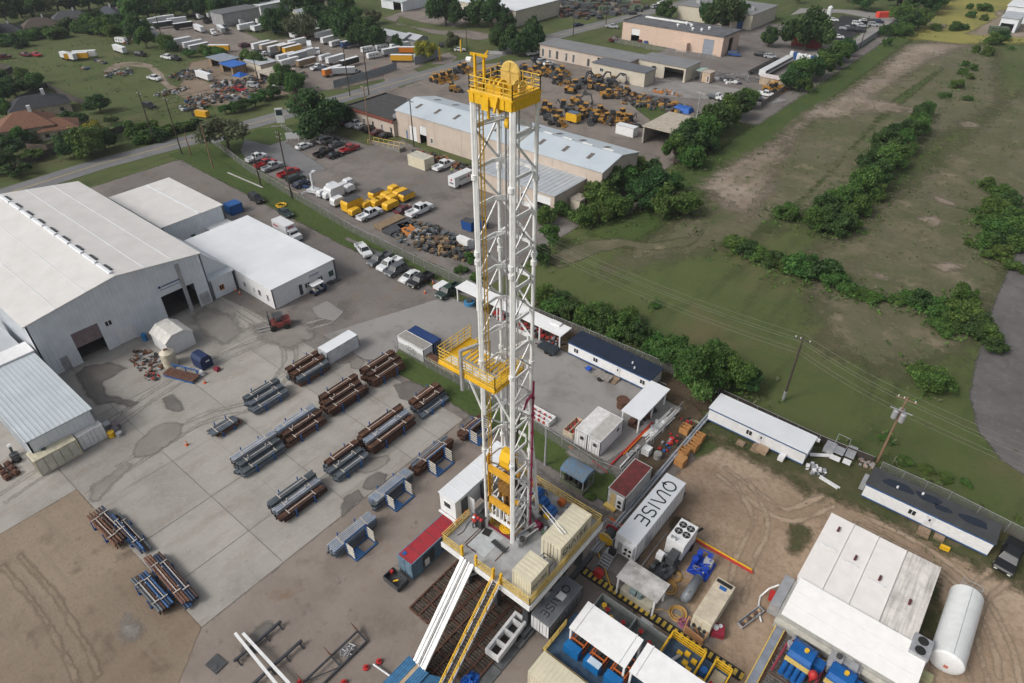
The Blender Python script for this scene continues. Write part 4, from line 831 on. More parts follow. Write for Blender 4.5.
def container(name,label,cat,x1,y0,lx,ly,h,z=0,body=None,roof=None,long='y',doorend='S',doorm=None,group=None,ribs=True,feet=0,plain=False):
 """x1,y0 = near corner (max x, min y)"""
 body=body or creamc;roof=roof or body
 t=thing(name,label,cat,(x1-lx/2,y0+ly/2,z),0,group);a,b=lx/2,ly/2;f=feet
 k=MB()
 if plain:k.box(-a,a,-b,b,f+.1,h-.05)
 else:
  corr(k,(-a+.08,-b+.03),(a-.08,-b+.03),f+.15,h-.08);corr(k,(a-.03,-b+.08),(a-.03,b-.08),f+.15,h-.08);corr(k,(a-.08,b-.03),(-a+.08,b-.03),f+.15,h-.08);corr(k,(-a+.03,b-.08),(-a+.03,-b+.08),f+.15,h-.08)
 bo=k.build('body',body,t)
 k=MB()
 for sx in(-1,1):
  for sy in(-1,1):k.box(sx*(a-.05)-.05,sx*(a-.05)+.05,sy*(b-.05)-.05,sy*(b-.05)+.05,f,h)
 for zz in(f+.07,h-.06):
  for s in(-1,1):k.box(-a+.1,a-.1,s*(b-.045)-.045,s*(b-.045)+.045,zz-.07,zz+.06);k.box(s*(a-.045)-.045,s*(a-.045)+.045,-b+.1,b-.1,zz-.07,zz+.06)
 k.build('frame',body,t)
 k=MB();k.box(-a+.02,a-.02,-b+.02,b-.02,h-.05,h-.012)
 if ribs:
  if long=='y':
   n=int(ly/.42)
   for i in range(n):yy=-b+ly*(i+.5)/n;k.box(-a+.12,a-.12,yy-.09,yy+.09,h-.012,h+.012)
  else:
   n=int(lx/.42)
   for i in range(n):xx=-a+lx*(i+.5)/n;k.box(xx-.09,xx+.09,-b+.12,b-.12,h-.012,h+.012)
 k.build('roof',roof,t)
 if doorend:
  for s in(-1,1):
   k=MB()
   if doorend=='S':
    k.box(s*a/2-a/2+.06,s*a/2+a/2-.06,-b-.03,-b+.02,f+.18,h-.12);dd=k.build('door',doorm or body,t)
    for q in(-.3,.3):k=MB();k.bar((s*a/2+q*a*.7,-b-.05,f+.12),(s*a/2+q*a*.7,-b-.05,h-.1),.035);k.build('lock_rod',steel,dd)
   else:
    k.box(a-.02,a+.03,s*b/2-b/2+.06,s*b/2+b/2-.06,f+.18,h-.12);dd=k.build('door',doorm or body,t)
    for q in(-.3,.3):k=MB();k.bar((a+.05,s*b/2+q*b*.7,f+.12),(a+.05,s*b/2+q*b*.7,h-.1),.035);k.build('lock_rod',steel,dd)
 return t
c1=container('equipment_container','long cream container with dark lettering on the right edge of the drill floor','container',-19.9,31.3,2.2,5.0,2.6,DZ,creamc)
lettering(c1,(1.1,-2.1,1.15),(0,1,0),(0,0,1),.72,letter,.12)
c2=container('equipment_container','short cream container at the front right corner of the drill floor','container',-19.9,26.9,2.1,2.6,2.6,DZ,creamc,doorend=None)
lettering(c2,(1.05,-1.05,1.2),(0,1,0),(0,0,1),.38,letter,.13)
dg=thing('drillers_cabin','white cabin with a window overhanging the left edge of the drill floor','cabin',(-32.0,33.5,DZ))
k=MB();k.box(-1.05,1.05,-4.4,4.4,.0,2.55);k.build('wall',whitep,dg)
k=MB();k.box(-1.15,1.15,-4.5,4.5,2.55,2.66)
for i in range(8):k.box(-1.14,1.14,-4.4+i*1.2,-4.36+i*1.2,2.66,2.69)
k.build('roof',white_roof2,dg)
k=MB();k.box(-.45,.35,-4.44,-4.39,1.1,1.8);wd=k.build('window',glass,dg)
k=MB();k.box(-.55,.45,-4.45,-4.4,1.0,1.1);k.box(-.55,.45,-4.45,-4.4,1.8,1.9);k.build('frame',whitep,wd)
k=MB();k.box(1.05,1.1,-3.6,-2.7,.05,2.1);k.build('door',dkgrey,dg);k=MB();k.box(1.1,2.0,-2.7,-2.65,.05,2.1);k.build('open_door',whitep,dg)
k=MB();k.box(-1.1,1.1,-4.7,-4.5,-.1,.08);k.bar((-1,-4,0),(1.6,-4,-3),.15);k.bar((-1,3,0),(1.6,3,-3),.15);k.build('bracket',whitep,dg)
k=MB();k.cyl((0,0,0),(0,0,.6),.1,10);k.bar((0,0,.6),(.1,0,.68),.05);o=k.build('fire_extinguisher',redp);o.location=(-30.6,30.1,DZ+.1);tag(o,'red fire extinguisher outside the white cabin door on the drill floor','fire extinguisher')
c3=container('grey_container','grey container with white end doors and lettering beside the drill floor','container',-18.7,28.4,2.2,5.5,2.75,0,mat('container_grey',(.20,.215,.23),.5,var=.06),mat('container_roof_grey',(.15,.165,.185),.5,var=.1,c2=(.11,.12,.13)),doorm=whitep,ribs=False,feet=.55,plain=True)
lettering(c3,(-.45,1.9,2.745),(0,-1,0),(1,0,0),.78,mat('black_lettering',(.01,.01,.012)),.11,stretch=.95)
lettering(c3,(1.1,-2.3,1.2),(0,1,0),(0,0,1),.85,mat('container_dark_grey_lettering',(.08,.085,.09)),.12)  # side lettering in plain dark grey
k=MB();k.box(-.35,.45,.2,1.0,2.741,2.765);k.build('patch',whitep,c3)
k=MB()
for x in(-.9,.9):
 for y in(-2.4,2.4):k.box(x-.12,x+.12,y-.12,y+.12,0,.6)
k.build('leg',steel,c3)
c4=container('blue_container','blue corrugated container with a red roof below the white cabin','container',-33.7,24.9,2.1,7.6,2.6,0,mat('container_blue_grey',(.13,.22,.30),.6,var=.15,scale=2),mat('container_roof_red',(.33,.03,.04),.5,var=.08),ribs=False)
k=MB()
for i in range(6):k.box(-1.0,1.0,-3.5+i*1.2,-3.46+i*1.2,2.588,2.6)
k.build('roof_seam',dkgrey,c4)
k=MB();k.box(-.75,-.35,-3.4,-3.0,2.588,2.65);k.build('roof_hatch',bluep,c4)
for y_ in(-2.2,.6):k=MB();k.box(1.03,1.1,y_,y_+1.6,.4,2.2);k.build('side_opening',dkgrey,c4)
k=MB();k.box(1.1,1.16,-2.0,-1.4,.5,1.5);k.box(1.1,1.16,.8,1.3,.8,2.0);k.build('notice',whitep,c4)
k=MB();k.cyl((1.1,1.8,1.3),(1.25,1.8,1.3),.5,16);k.build('hose_coil',rigy,c4)
tc_=thing('tool_basket','black open tool basket on the ground in front of the blue container','basket',(-34.9,23.6,0))
k=MB();k.box(-1.1,1.1,-.7,.7,.1,.2)
for s in(-1,1):k.box(-1.1,1.1,s*.7-.04,s*.7+.04,.2,.9);k.box(s*1.1-.04,s*1.1+.04,-.65,.65,.2,.9)
k.build('basket',dkgrey,tc_);k=MB();k.bar((-.1,-.3,.4),(.3,.1,.6),.14);k.build('yellow_tool',rigy,tc_);k=MB();k.cb((-.9,.3,.7),(.3,.3,.4));k.build('valve',redp,tc_)
def mats_grid(label,x0,x1,y0,y1,nx,ny,name='timber_mat',m=timber,fm=rust):
 t=thing(name,label,'timber mat',((x0+x1)/2,(y0+y1)/2,0));X=(x1-x0)/2;Y=(y1-y0)/2
 k=MB()
 for i in range(nx+1):x=-X+2*X*i/nx;k.box(x-.09,x+.09,-Y,Y,.02,.34)
 for j in range(ny+1):
  y=-Y+2*Y*j/ny
  for i in range(nx):xa=-X+2*X*i/nx+.091;k.box(xa,xa+2*X/nx-.182,y-.06,y+.06,.02,.32)
 k.build('steel_frame',fm,t)
 for i in range(nx):
  xa=-X+2*X*i/nx+.1;wdt=(2*X/nx-.2)
  k=MB()
  for j in range(int(2*Y/.3)):
   y=-Y+.15+j*.3
   k.box(xa,xa+wdt,y-.1,y+.1,.06,.16+RND.random()*.12)
  k.box(xa+wdt/2-.05,xa+wdt/2+.05,-Y,Y,.0,.12);k.build('planks',m,t)
 return t
mats_grid('brown timber mats with rusty frames between the ramp and the blue container',-31.6,-27.7,22.4,30.6,3,5)
mats_grid('brown timber mats under the slide ramp and the yellow stair',-27.6,-23.9,17.8,30.6,3,8)
mats_grid('brown timber mats along the right side of the yellow stair',-23.8,-21.6,20.4,31,2,6)
gp=thing('grey_matting','grey steel matting plates beside the grey container','matting',(-22.0,25.5,0))
for i in range(3):k=MB();k.box(-1.0,1.6,-4.6+i*2.6,-2.1+i*2.6,.0,.3 if i==2 else.1);k.build('plate',mat('matting_grey',(.10,.105,.11),.7,var=.2),gp)
tr=thing('white_frame_skid','white open steel skid with square bays parked under the front corner of the floor','skid',(-21.9,26.0,0),.05)
k=MB()
for s in(-1,1):k.box(s*.65-.14,s*.65+.14,-2.4,2.4,.5,1.35)
for y in(-2.3,-1.0,.3,1.6,2.3):k.box(-.51,.51,y-.12,y+.12,.55,1.3)
k.build('frame',whitep,tr)
for x in(-.8,.8):
 for y in(.8,1.7):k=MB();k.cyl((x-.12,y,.4),(x+.12,y,.4),.4,12);k.build('wheel',black,tr)
cw=thing('catwalk','blue pipe catwalk at the foot of the white slide ramp','catwalk',(-26.3,15.0,0))
for s,w_ in((-1,1.1),(1,1.1)):
 k=MB();k.box(s*.75-w_/2,s*.75+w_/2,-6,3.6,1.15,1.35)
 for i in range(5):k.box(s*.75-.5+i*.25,s*.75-.46+i*.25,-6,3.6,1.35,1.39)
 k.build('deck',mat('catwalk_blue',(.05,.17,.33),.6,var=.15,scale=2),cw)
k=MB();k.box(-.18,.18,-6,4.0,1.2,1.32);k.build('trough',mat('pale_wood',(.40,.32,.22)),cw)
k=MB()
for y in(-5,-1,3):
 for x in(-1.1,1.1):k.box(x-.15,x+.15,y-.15,y+.15,0,1.15)
k.build('leg',bluep,cw)
k=MB();k.add([(1.35,-1,1.2),(1.35,3.6,1.2),(2.6,4.6,.5),(2.6,0,.5),(1.35,-1,1.1),(1.35,3.6,1.1),(2.6,4.6,.4),(2.6,0,.4)],[(0,3,2,1),(4,5,6,7),(0,1,5,4),(1,2,6,5),(2,3,7,6),(3,0,4,7)]);k.build('tipped_wing',mat('catwalk_blue',(.05,.17,.33)),cw)
tp=MB()
for i in range(4):tp.ell((RND.uniform(-.4,.4),RND.uniform(-.6,.6),.35),(.6,.55,.35+.1*i),10,6)
tp=MB();
n=14
for j in range(5):
 pass
vs=[];fs=[]
for j in range(9):
 for i in range(16):
  a=2*PI*i/16;t=j/8;r=(1-t**2.2)*(1+.18*math.sin(5*a+j))+.02;vs.append((r*.75*math.cos(a),r*1.05*math.sin(a),.9*t*(.75+.25*math.sin(3*a+1.3*j))))
for j in range(8):
 for i in range(16):fs.append((j*16+i,j*16+(i+1)%16,(j+1)*16+(i+1)%16,(j+1)*16+i))
tp.add(vs,fs);o=tp.build('tarpaulin_heap',mat('bright_blue_tarp',(.01,.10,.42),.45,var=.2,scale=4));o.location=(-22.0,20.8,.05);tag(o,'crumpled bright blue tarpaulin heap beside the foot of the yellow stair','tarpaulin')
k=MB();k.bar((0,-3,.08),(0,0,.08),.16,.12);o=k.build('yellow_bar',rigy);o.location=(-20.4,21.3,0);tag(o,'thin yellow steel bar lying on the paving right of the tarpaulin','bar')
def mobile_office(label,x0,x1,y0,y1,h,roofm,wins,doors,axis=1,roofover=.12,patches=()):
 t=thing('site_office',label,'site office',((x0+x1)/2,(y0+y1)/2,0));a,b=(x1-x0)/2,(y1-y0)/2
 k=MB();k.box(-a,a,-b,b,.35,h)
 k.build('wall',whitep,t)
 k=MB();k.box(-a-.02,a+.02,-b-.02,b+.02,.25,.42);k.box(-a-.03,a+.03,-b-.03,b+.03,h-.28,h);k.build('trim',trimblue,t)
 k=MB();k.box(-a-roofover,a+roofover,-b-roofover,b+roofover,h,h+.1);k.build('roof',roofm,t)
 k=MB()
 for i in range(6):x=-a+.6+i*(2*a-1.2)/5;k.box(x-.2,x+.2,-b+.2,b-.2,0,.35)
 k.build('support',dkgrey,t)
 for u in wins:
  k=MB();k.box(-a+u-.35,-a+u+.35,-b-.05,-b-.01,1.05,1.7);w_=k.build('window',glass,t)
  k=MB();k.box(-a+u-.42,-a+u+.42,-b-.03,-b-.012,.98,1.04);k.box(-a+u-.42,-a+u+.42,-b-.03,-b-.012,1.71,1.77);k.box(-a+u-.03,-a+u+.03,-b-.07,-b-.051,1.05,1.7);k.build('frame',whitep,w_)
 for u in doors:
  k=MB();k.box(-a+u-.4,-a+u+.4,-b-.06,-b-.005,.4,2.0);d_=k.build('door',mat('door_white',(.62,.63,.65),.5),t)
  k=MB();k.box(-a+u-.1,-a+u+.1,-b-.08,-b-.061,1.3,1.65);k.build('door_window',glass,d_)
  k=MB();k.box(-a+u-.6,-a+u+.6,-b-1.0,-b-.1,.0,.3);k.box(-a+u-.6,-a+u+.6,-b-1.5,-b-1.0,0,.15);k.build('step',wood,t)
 return t,a,b
navyroof=mat('navy_membrane',(.012,.018,.035),.5,var=.2,scale=.8,c2=(.018,.028,.055))
t,a,b=mobile_office('long white site office with a glossy navy roof beside the tree line',-43.4,-29.6,66.3,69.6,2.35,navyroof,[1.4,4.8,12.6],[8.6])
k=MB();k.box(-a-.5,-a-.05,-.9,.5,.7,1.9);k.build('air_conditioner',steel,t)
for x,y in((3.1,-.2),(3.9,-1.0)):k=MB();k.cyl((x,y,2.4),(x,y,2.75),.12,8);k.build('roof_vent',whitep,t)
k=MB();k.box(a+.05,a+1.8,-.2,.4,.0,.15);k.bar((a+.1,-1.4,.2),(a+2.2,-1.4,.2),.3,.05);k.bar((a+.1,-1.6,1.0),(a+1.5,-1.6,1.0),.05);k.bar((a+.1,.4,1),(a+1.5,.4,1),.05);k.bar((a+1.5,-1.6,0),(a+1.5,-1.6,1),.05);k.build('ramp',steel,t)
t,a,b=mobile_office('white site office with a white roof and blue trim right of the big bright tree',-20.8,-8.1,66.3,69.7,2.35,white_roof2,[5.6],[7.2])
k=MB();k.box(a+.0,a+.5,b-.2,b+.1,1.9,2.3);k.build('gutter_end',whitep,t)
k=MB();k.box(-1.6,-.6,-b-1.6,-b-.7,0,.25);k.build('step',wood,t)
k=MB();k.box(.9,2.2,-b-1.2,-b-.1,0,.6);k.build('pallet_stack',mat('pale_pallet',(.35,.25,.17),.9),t)
k=MB();k.box(3.6,4.3,-b-1.1,-b-.1,.2,.8);k.build('propane_cabinet',whitep,t)
tarp=mat('grey_felt_roof',(.055,.058,.062),.8,var=.12,scale=.6)
t,a,b=mobile_office('white site office with a dark felt roof and ponding puddles at the right edge',-1.0,12.0,65.9,69.0,2.4,tarp,[5.2],[7.0])
pm=mat('roof_puddle',(.015,.022,.035),.15,spec=.7)
for cx_,cy_,rx,ry in((-3.6,.3,1.6,.75),(-.4,.5,1.3,.7),(1.1,-.1,.9,.5),(4.2,.2,1.4,.7)):
 k=MB();n=24;k.prism([(cx_+rx*math.cos(t_)*(1+.16*math.sin(3*t_+cx_)),cy_+ry*math.sin(t_)*(1+.2*math.sin(2*t_+1)))for t_ in np.linspace(0,2*PI,n+1)[:-1]],2.495,2.512);k.build('rain_puddle',pm,t)
for x,y in((-3.6,-.1),(-1.1,.7)):k=MB();k.cyl((x,y,2.5),(x,y,2.75),.12,8);k.build('roof_vent',whitep,t)
k=MB();k.box(-a-.6,-a-.05,-.9,.9,.5,1.6);k.build('air_conditioner',steel,t)
k=MB();k.box(1.5,2.5,-b-.9,-b-.1,0,.3);k.build('step',wood,t)
k=MB();k.cb((0,0,.25),(.9,.35,.5),.1);o=k.build('yellow_spill_kit',rigy);o.location=(4.4+3.9,64.2,0);tag(o,'small yellow case on the sand in front of the felt roofed office','case')
k=MB();k.box(-.6,.6,-.8,.8,.3,1.1);o=k.build('steps_unit',steel);o.location=(-6.4,70.9,0);tag(o,'grey steel landing platform between the two right hand offices','landing platform')
t=thing('office_steps','pair of grey metal office stairs standing in the grass by the fence','stairs',(-5.4,71.2,0),.05)
k=MB();k.box(-.7,.7,-1.0,.4,.9,1.0);k.box(.85,1.9,-.6,1.7,.7,.8);k.build('landing',steel,t)
k=MB();k.box(-.6,.6,-1.9,-1.05,.5,.58);k.box(.9,1.8,-1.6,-.7,.4,.5);k.build('tread',whitep,t)
k=MB();k.bar((-.7,.4,0),(-.7,.4,2),.05);k.bar((-.7,1.4,0),(-.7,1.4,2),.05);k.bar((-.7,.4,2),(-.7,1.4,2),.05);k.bar((.8,1.4,1.9),(-.7,1.4,2),.05);k.bar((.8,1.4,0),(.8,1.4,1.9),.05);k.build('handrail',steel,t)
k=MB();k.bar((-8.0,68.6,.3),(-5.7,70.2,.3),.5,.12);o=k.build('ramp_plank',whitep);tag(o,'pale plank walkway from the corner of the white roofed office','plank')
def heap(name,label,cat,loc,n,size,spread,ms,kind=None,long_=False,group=None):
 t=thing(name,label,cat,loc,0,group);kk=[MB()for _ in ms]
 for i in range(n):
  j=RND.randrange(len(ms));a=RND.uniform(0,2*PI);r=RND.random()**.6
  c=Vector((spread[0]*r*math.cos(a),spread[1]*r*math.sin(a),RND.random()*spread[2]*(1-r*.6)+.05));s=size*RND.uniform(.4,1.2)
  if long_:
   d=Vector((RND.uniform(-1,1),RND.uniform(-1,1),RND.uniform(-.1,.15))).normalized()*s;kk[j].bar(c-d,c+d,.08,.06)
  else:kk[j].cb(c,(s*RND.uniform(.5,1.3),s*RND.uniform(.4,1),s*RND.uniform(.25,.8)),RND.uniform(0,PI))
 for q,m in zip(kk,ms):
  if q.v:o=q.build('scrap_pieces',m,t);o['kind']='stuff'
 return t
heap('pipe_fitting_heap','heap of white pipe fittings at the corner of the white roofed office','heap',(-6.6,66.8,0),40,.5,(1.3,1.0,.4),[whitep,steel,dkgrey])
heap('rubble_heap','pale rubble heap at the foot of the transformer pole','rubble heap',(-2.0,71.8,0),30,.35,(1.1,.8,.3),[steel,mat('pink_rubble',(.4,.3,.27))])
k=MB();k.bar((-5.8,66.1,.1),(-3.3,65.7,.1),.16);k.bar((-5.8,65.8,.1),(-3.5,65.4,.1),.16);o=k.build('white_pipes',whitep);tag(o,'two white pipes on the grass left of the felt roofed office','pipes')
st_=thing('box_trailer','long white box trailer with big dark roof lettering','trailer',(-17.95,46.1,0))
k=MB();k.box(-1.25,1.25,-5.4,5.3,.95,3.9);k.build('body',whitep,st_)
k=MB();k.box(-1.22,1.22,-5.37,5.27,3.9,3.95);k.build('roof',white_roof2,st_)
lettering(st_,(-.68,4.3,3.95),(0,-1,0),(1,0,0),1.42,letter,.125,stretch=.9)
k=MB()
for i in range(14):k.box(1.25,1.27,-5.2+i*.8,-5.15+i*.8,1.0,3.85)
k.box(1.25,1.45,-3.3,-2.6,1.5,3.4);k.build('side_panel_strip',steel,st_)
k=MB();k.box(-.2,.45,-5.75,-5.4,1.9,3.3);k.box(.5,1.1,-5.9,-5.4,2.0,3.6);k.build('electrical_box',whitep,st_)
for x,z in((.3,2.9),(.8,3.0),(.25,2.2),(.8,2.3)):k=MB();k.cyl((x,-5.98,z),(x,-5.9,z),.16,10);k.build('connector',black,st_)
k=MB();k.box(-.9,-.2,-5.43,-5.4,1.1,2.8);k.build('door',steel,st_)
for y in(-4.2,-3.2,3.6):
 for x in(-.95,.95):k=MB();k.cyl((x-.14,y,.48),(x+.14,y,.48),.48,16);wh_=k.build('wheel',black,st_);k=MB();k.cyl((x-.15,y,.48),(x+.15,y,.48),.22,10);k.build('rim',steel,wh_)
k=MB();k.box(-.5,.5,5.3,6.0,1.5,3.2);k.build('nose_cooling_unit',steel,st_);k=MB();k.box(-1.1,1.1,5.35,6.6,.85,.98);k.build('nose_platform',dkgrey,st_)
k=MB();k.box(-1.2,1.2,-5.2,5.2,.75,.94);k.bar((-1.25,5,.1),(-1.25,5,.9),.1);k.build('chassis',dkgrey,st_)
k=MB()
for i in range(5):k.box(-1.9+0,-.75,-6.6-i*.26+.2,-6.4-i*.26+.2,1.0-i*.2,1.05-i*.2)
k.bar((-1.9,-6.3,.95),(-1.9,-7.5,.0),.05,.2);k.bar((-.75,-6.3,.95),(-.75,-7.5,.0),.05,.2);k.box(-1.9,-.7,-6.35,-5.45,.95,1.02);k.build('steps',steel,st_)
k=MB();k.box(-1.5,-.8,-6.2,-5.7,1.02,1.7);k.build('black_cabinet',black,st_)
k=MB();k.bar((1.9,-3.6,.35),(1.9,2.0,.35),.08);k.bar((1.9,-3.6,.0),(1.9,-3.6,.35),.08);k.bar((1.9,2.0,.0),(1.9,2.0,.35),.08);o=k.build('pipe_rail',steel);o.location=(-17.95+.0,44.5,0);tag(o,'low grey pipe rail along the side of the lettered box trailer','rail')
c=container('old_container','rusty white container with a weathered red roof behind the drill floor','container',-21.3,46.3,2.4,5.9,2.6,0,mat('dirty_white',(.45,.46,.46),.7,var=.15,scale=2),mat('worn_red_roof',(.17,.035,.032),.7,var=.3,scale=1.2,c2=(.08,.025,.025)),ribs=False,plain=True,doorend=None)
k=MB();k.box(-.75,-.1,-2.98,-2.94,.3,2.2);k.build('door',mat('beige_door',(.55,.42,.2)),c);k=MB();k.box(.1,1.0,-3.15,-2.95,.3,2.3);k.build('end_cabinet',whitep,c)
for z in(.8,1.5):k=MB();k.cyl((.55,-3.2,z),(.55,-3.15,z),.25,12);k.build('gauge',black,c)
k=MB();k.box(-1.2,.3,-3.6,-3.0,0,.25);k.build('doorstep',paley,c)
t=thing('arched_shelter','equipment shelter with a peeling blue curved roof behind the drill floor','shelter',(-28.1,46.6,0),0,None,1.12)
k=MB();pr=[(1.15*math.cos(q),1.95+.55*math.sin(q))for q in np.linspace(0,PI,11)];k.yprism(pr+[(-1.1,1.93),(1.1,1.93)][::1],-1.5,1.5)
k.build('roof',mat('peeling_blue',(.10,.22,.36),.7,var=.2,scale=2.5,c2=(.16,.15,.14)),t)
for x in(-1.4,1.4):
 for y in(-1.0,1.0):k=MB();k.box(x-.05,x+.05,y-.05,y+.05,.1,1.95);k.build('post',steel,t)
k=MB();k.box(-1.5,1.5,-1.1,1.1,0,.15);k.build('base',mat('olive_steel',(.13,.14,.10)),t)
k=MB()
for i in range(7):k.cb((-1.1+i*.36,RND.uniform(-.5,.5),.7),(.3,.7,RND.uniform(.7,1.2)))
k.build('generator',machine,t)
k=MB();k.box(-1.5,1.5,-1.14,-1.1,.2,.7);k.build('side_slats',mat('olive_steel',(.13,.14,.10)),t)
t=thing('cable_reel','dark red cable reel with a yellow flange in a grey tube frame','reel',(-20.6,42.0,0))
for y in(-.7,.7):k=MB();k.cyl((0,y-.06,1.0),(0,y+.06,1.0),.85,20);k.build('flange',mat('dark_red_flange',(.30,.03,.05))if y>0 else rigy,t)
k=MB();k.cyl((0,-.64,1.0),(0,.64,1.0),.6,18);k.build('drum',dkgrey,t)
k=MB()
for x in(-1,1):
 for y in(-1,1):k.bar((x,y,0),(x,y,2.0),.07)
 k.bar((x,-1,2),(x,1,2),.07);k.bar((x,-1,.05),(x,1,.05),.09)
for y in(-1,1):k.bar((-1,y,2),(1,y,2),.07);k.bar((-1,y,.05),(1,y,.05),.09)
k.build('frame',steel,t)
t=thing('red_reel','small red reel on the mats under the right edge of the drill floor','reel',(-19.0,37.5,0));k=MB();k.cyl((0,-.3,.6),(0,.3,.6),.55,16);k.build('drum',redp,t)
t=thing('generator_set','white generator with four black roof fans and an open engine bay','generator',(-14.05,44.6,0))
k=MB();k.box(-1.0,1.0,-.4,2.9,.7,3.0);k.build('housing',whitep,t)
for x in(-.45,.45):
 for y in(1.15,2.15):k=MB();k.cyl((x,y,3.0),(x,y,3.06),.42,18);f_=k.build('fan',black,t);k=MB();k.cyl((x,y,3.06),(x,y,3.1),.12,8);k.bar((x-.4,y,3.08),(x+.4,y,3.08),.05,.02);k.bar((x,y-.4,3.08),(x,y+.4,3.08),.05,.02);k.build('fan_guard',steel,f_)
k=MB();k.box(-1.05,1.05,-3.9,3.0,.5,.69);k.build('skid',dkgrey,t)
k=MB();k.box(-.1,.8,-2.0,-.6,1.2,2.3);k.build('radiator_box',dkgrey,t)
k=MB();k.box(-1.1,-.4,-2.3,-1.6,1.3,2.2);k.build('air_filter',whitep,t)
for i in range(16):
 k=MB();x,y=RND.uniform(-.9,.9),RND.uniform(-3.8,-1.0);q=RND.random()
 if q<.5:k.cb((x,y,1.0),(RND.uniform(.2,.5),RND.uniform(.2,.6),RND.uniform(.4,.9)))
 else:k.cyl((x,y,.7),(x+RND.uniform(-.3,.3),y+RND.uniform(-.4,.4),RND.uniform(1.0,1.7)),RND.uniform(.08,.2),10)
 k.build('engine_part',RND.choice([machine,dkgrey,steel,chrome]),t)
for y in(-1.6,2.0):
 for x in(-1.05,1.05):k=MB();k.cyl((x-.12,y,.42),(x+.12,y,.42),.42,14);k.build('wheel',black,t)
k=MB();k.bar((0,2.95,.6),(.2,4.8,.6),.14);k.bar((.3,3,.9),(1.0,4.6,1.1),.2);k.build('drawbar',black,t)
k=MB()
for x in(-.6,-.1):k.cyl((x,-.15,3.0),(x,-.15,3.5),.08,8)
k.bar((-.6,-.15,3.4),(-.1,-.15,3.4),.08);k.build('exhaust',chrome,t)
t=thing('blue_pump_skid','bright blue pump skid on the paving behind the cream power unit','pump skid',(-11.1,45.3,0),.03)
bb_=mat('vivid_blue',(.015,.06,.42),.4)
k=MB();k.box(-1.1,1.1,-1.3,1.3,0,.18);k.build('skid',bb_,t)
for i,(x,y,r,h_)in enumerate(((-.7,.8,.32,1.3),(-.8,0,.35,1.1),(.3,.9,.2,1.5),(.6,-.3,.25,.9))):k=MB();k.cyl((x,y,.18),(x,y,h_),r,12);k.build('vessel',bb_,t)
k=MB();k.box(.0,.9,.2,.8,.18,1.2);k.build('motor_box',mat('pale_grey_box',(.4,.42,.44)),t)
for i in range(10):k=MB();k.cyl((RND.uniform(-1,1),RND.uniform(-1.2,.2),.2),(RND.uniform(-1,1),RND.uniform(-1.2,.3),RND.uniform(.5,1.1)),.09,8);k.build('pipework',bb_ if i%3 else chrome,t)
k=MB();k.bar((-1,1.2,1.3),(.6,1.2,1.5),.08);k.bar((.6,1.2,1.5),(.6,.2,1.4),.08);k.build('lifting_frame',bb_,t)
t=thing('air_receiver','grey horizontal air tank with rounded ends among yellow hose coils','air tank',(-10.6,41.9,0))
k=MB();k.cyl((0,-1.5,.85),(0,1.5,.85),.5,20);k.ell((0,-1.5,.85),(.5,.3,.5),20,8);k.ell((0,1.5,.85),(.5,.3,.5),20,8);k.build('vessel',mat('tank_grey',(.17,.19,.21),.4),t,smooth=True)
for y in(-.9,.9):k=MB();k.box(-.4,.4,y-.08,y+.08,0,.5);k.build('saddle',dkgrey,t)
k=MB();k.cyl((0,-1.0,1.3),(0,-1.0,1.55),.08,8);k.build('valve',chrome,t)
hosem=mat('yellow_air_hose',(.50,.30,.09),.6)
def coil(label,x,y,r,turns,m,tr=.05,name='hose_coil',tail=None):
 k=MB();
 for j in range(turns):
  rr=r*(1-.1*j)if j%2 else r*(1+.04*j);ox_,oy_=RND.uniform(-.1,.1)*r,RND.uniform(-.1,.1)*r
  k.path([(ox_+rr*math.cos(q),oy_+rr*math.sin(q),.06+j*.07)for q in np.linspace(0,2*PI,25)[:-1]],tr,6,True)
 if tail:k.path([(r,0,.06)]+[(p[0]-x,p[1]-y,.07)for p in tail],tr,6)
 o=k.build(name,m);o.location=(x,y,0);return tag(o,label,'hose')
coil('yellow hose coil at the end of the grey air tank',-10.5,38.9,.75,5,hosem,tail=[(-12.0,38.4),(-13.0,37.4),(-13.4,36.9)])
coil('large yellow hose coil between generator and grey air tank',-12.6,40.9,.7,5,hosem)
coil('second yellow hose coil further back beside the generator',-12.7,42.6,.6,4,hosem,tail=[(-11.2,43.1),(-10.2,42.6)])
coil('pink hose coil on a pallet beside the cream power unit',-9.6,38.3,.42,6,mat('pink_hose',(.32,.10,.18)),.06)
k=MB();k.box(-.55,.55,-.55,.55,0,.12);o=k.build('pallet',mat('grey_pallet',(.2,.18,.17)));o.location=(-9.6,38.3,-.12);tag(o,'small grey pallet under the pink hose coil','pallet')
k=MB();k.path([(-20.1,38.6,.1),(-19.0,38.0,.05),(-17.8,37.9,.05),(-17.0,37.0,.1)],.06,6);k.path([(-20.0,42.0,.1),(-19.6,40.0,.1),(-18.9,38.0,.1),(-17.2,36.5,.1)],.06,6)
k=MB();k.path([(-21.0,40.3,.08),(-20.2,39.6,.08),(-18.6,38.4,.08),(-16.9,36.9,.08)],.06,6);o=k.build('yellow_hose',rigy);tag(o,'yellow hose running from the reel frame to the dirty canopy','hose')
t=thing('cream_power_unit','cream enclosed power unit with a flat ribbed roof on the right of the air tank','power unit',(-8.0,41.2,0))
k=MB();k.box(-.95,.95,-2.7,2.7,.3,2.15);k.build('housing',creamc,t)
k=MB()
for i in range(5):k.box(-.94,.94,-2.6+i*1.05,-1.62+i*1.05,2.15,2.19)
k.build('roof',mat('cream_top',(.52,.46,.36)),t)
k=MB();k.box(-.85,.75,2.1,2.5,2.19,2.24);k.build('grille',black,t);k=MB();k.box(-.3,.4,1.5,1.9,2.19,2.23);k.build('hatch',bluep,t)
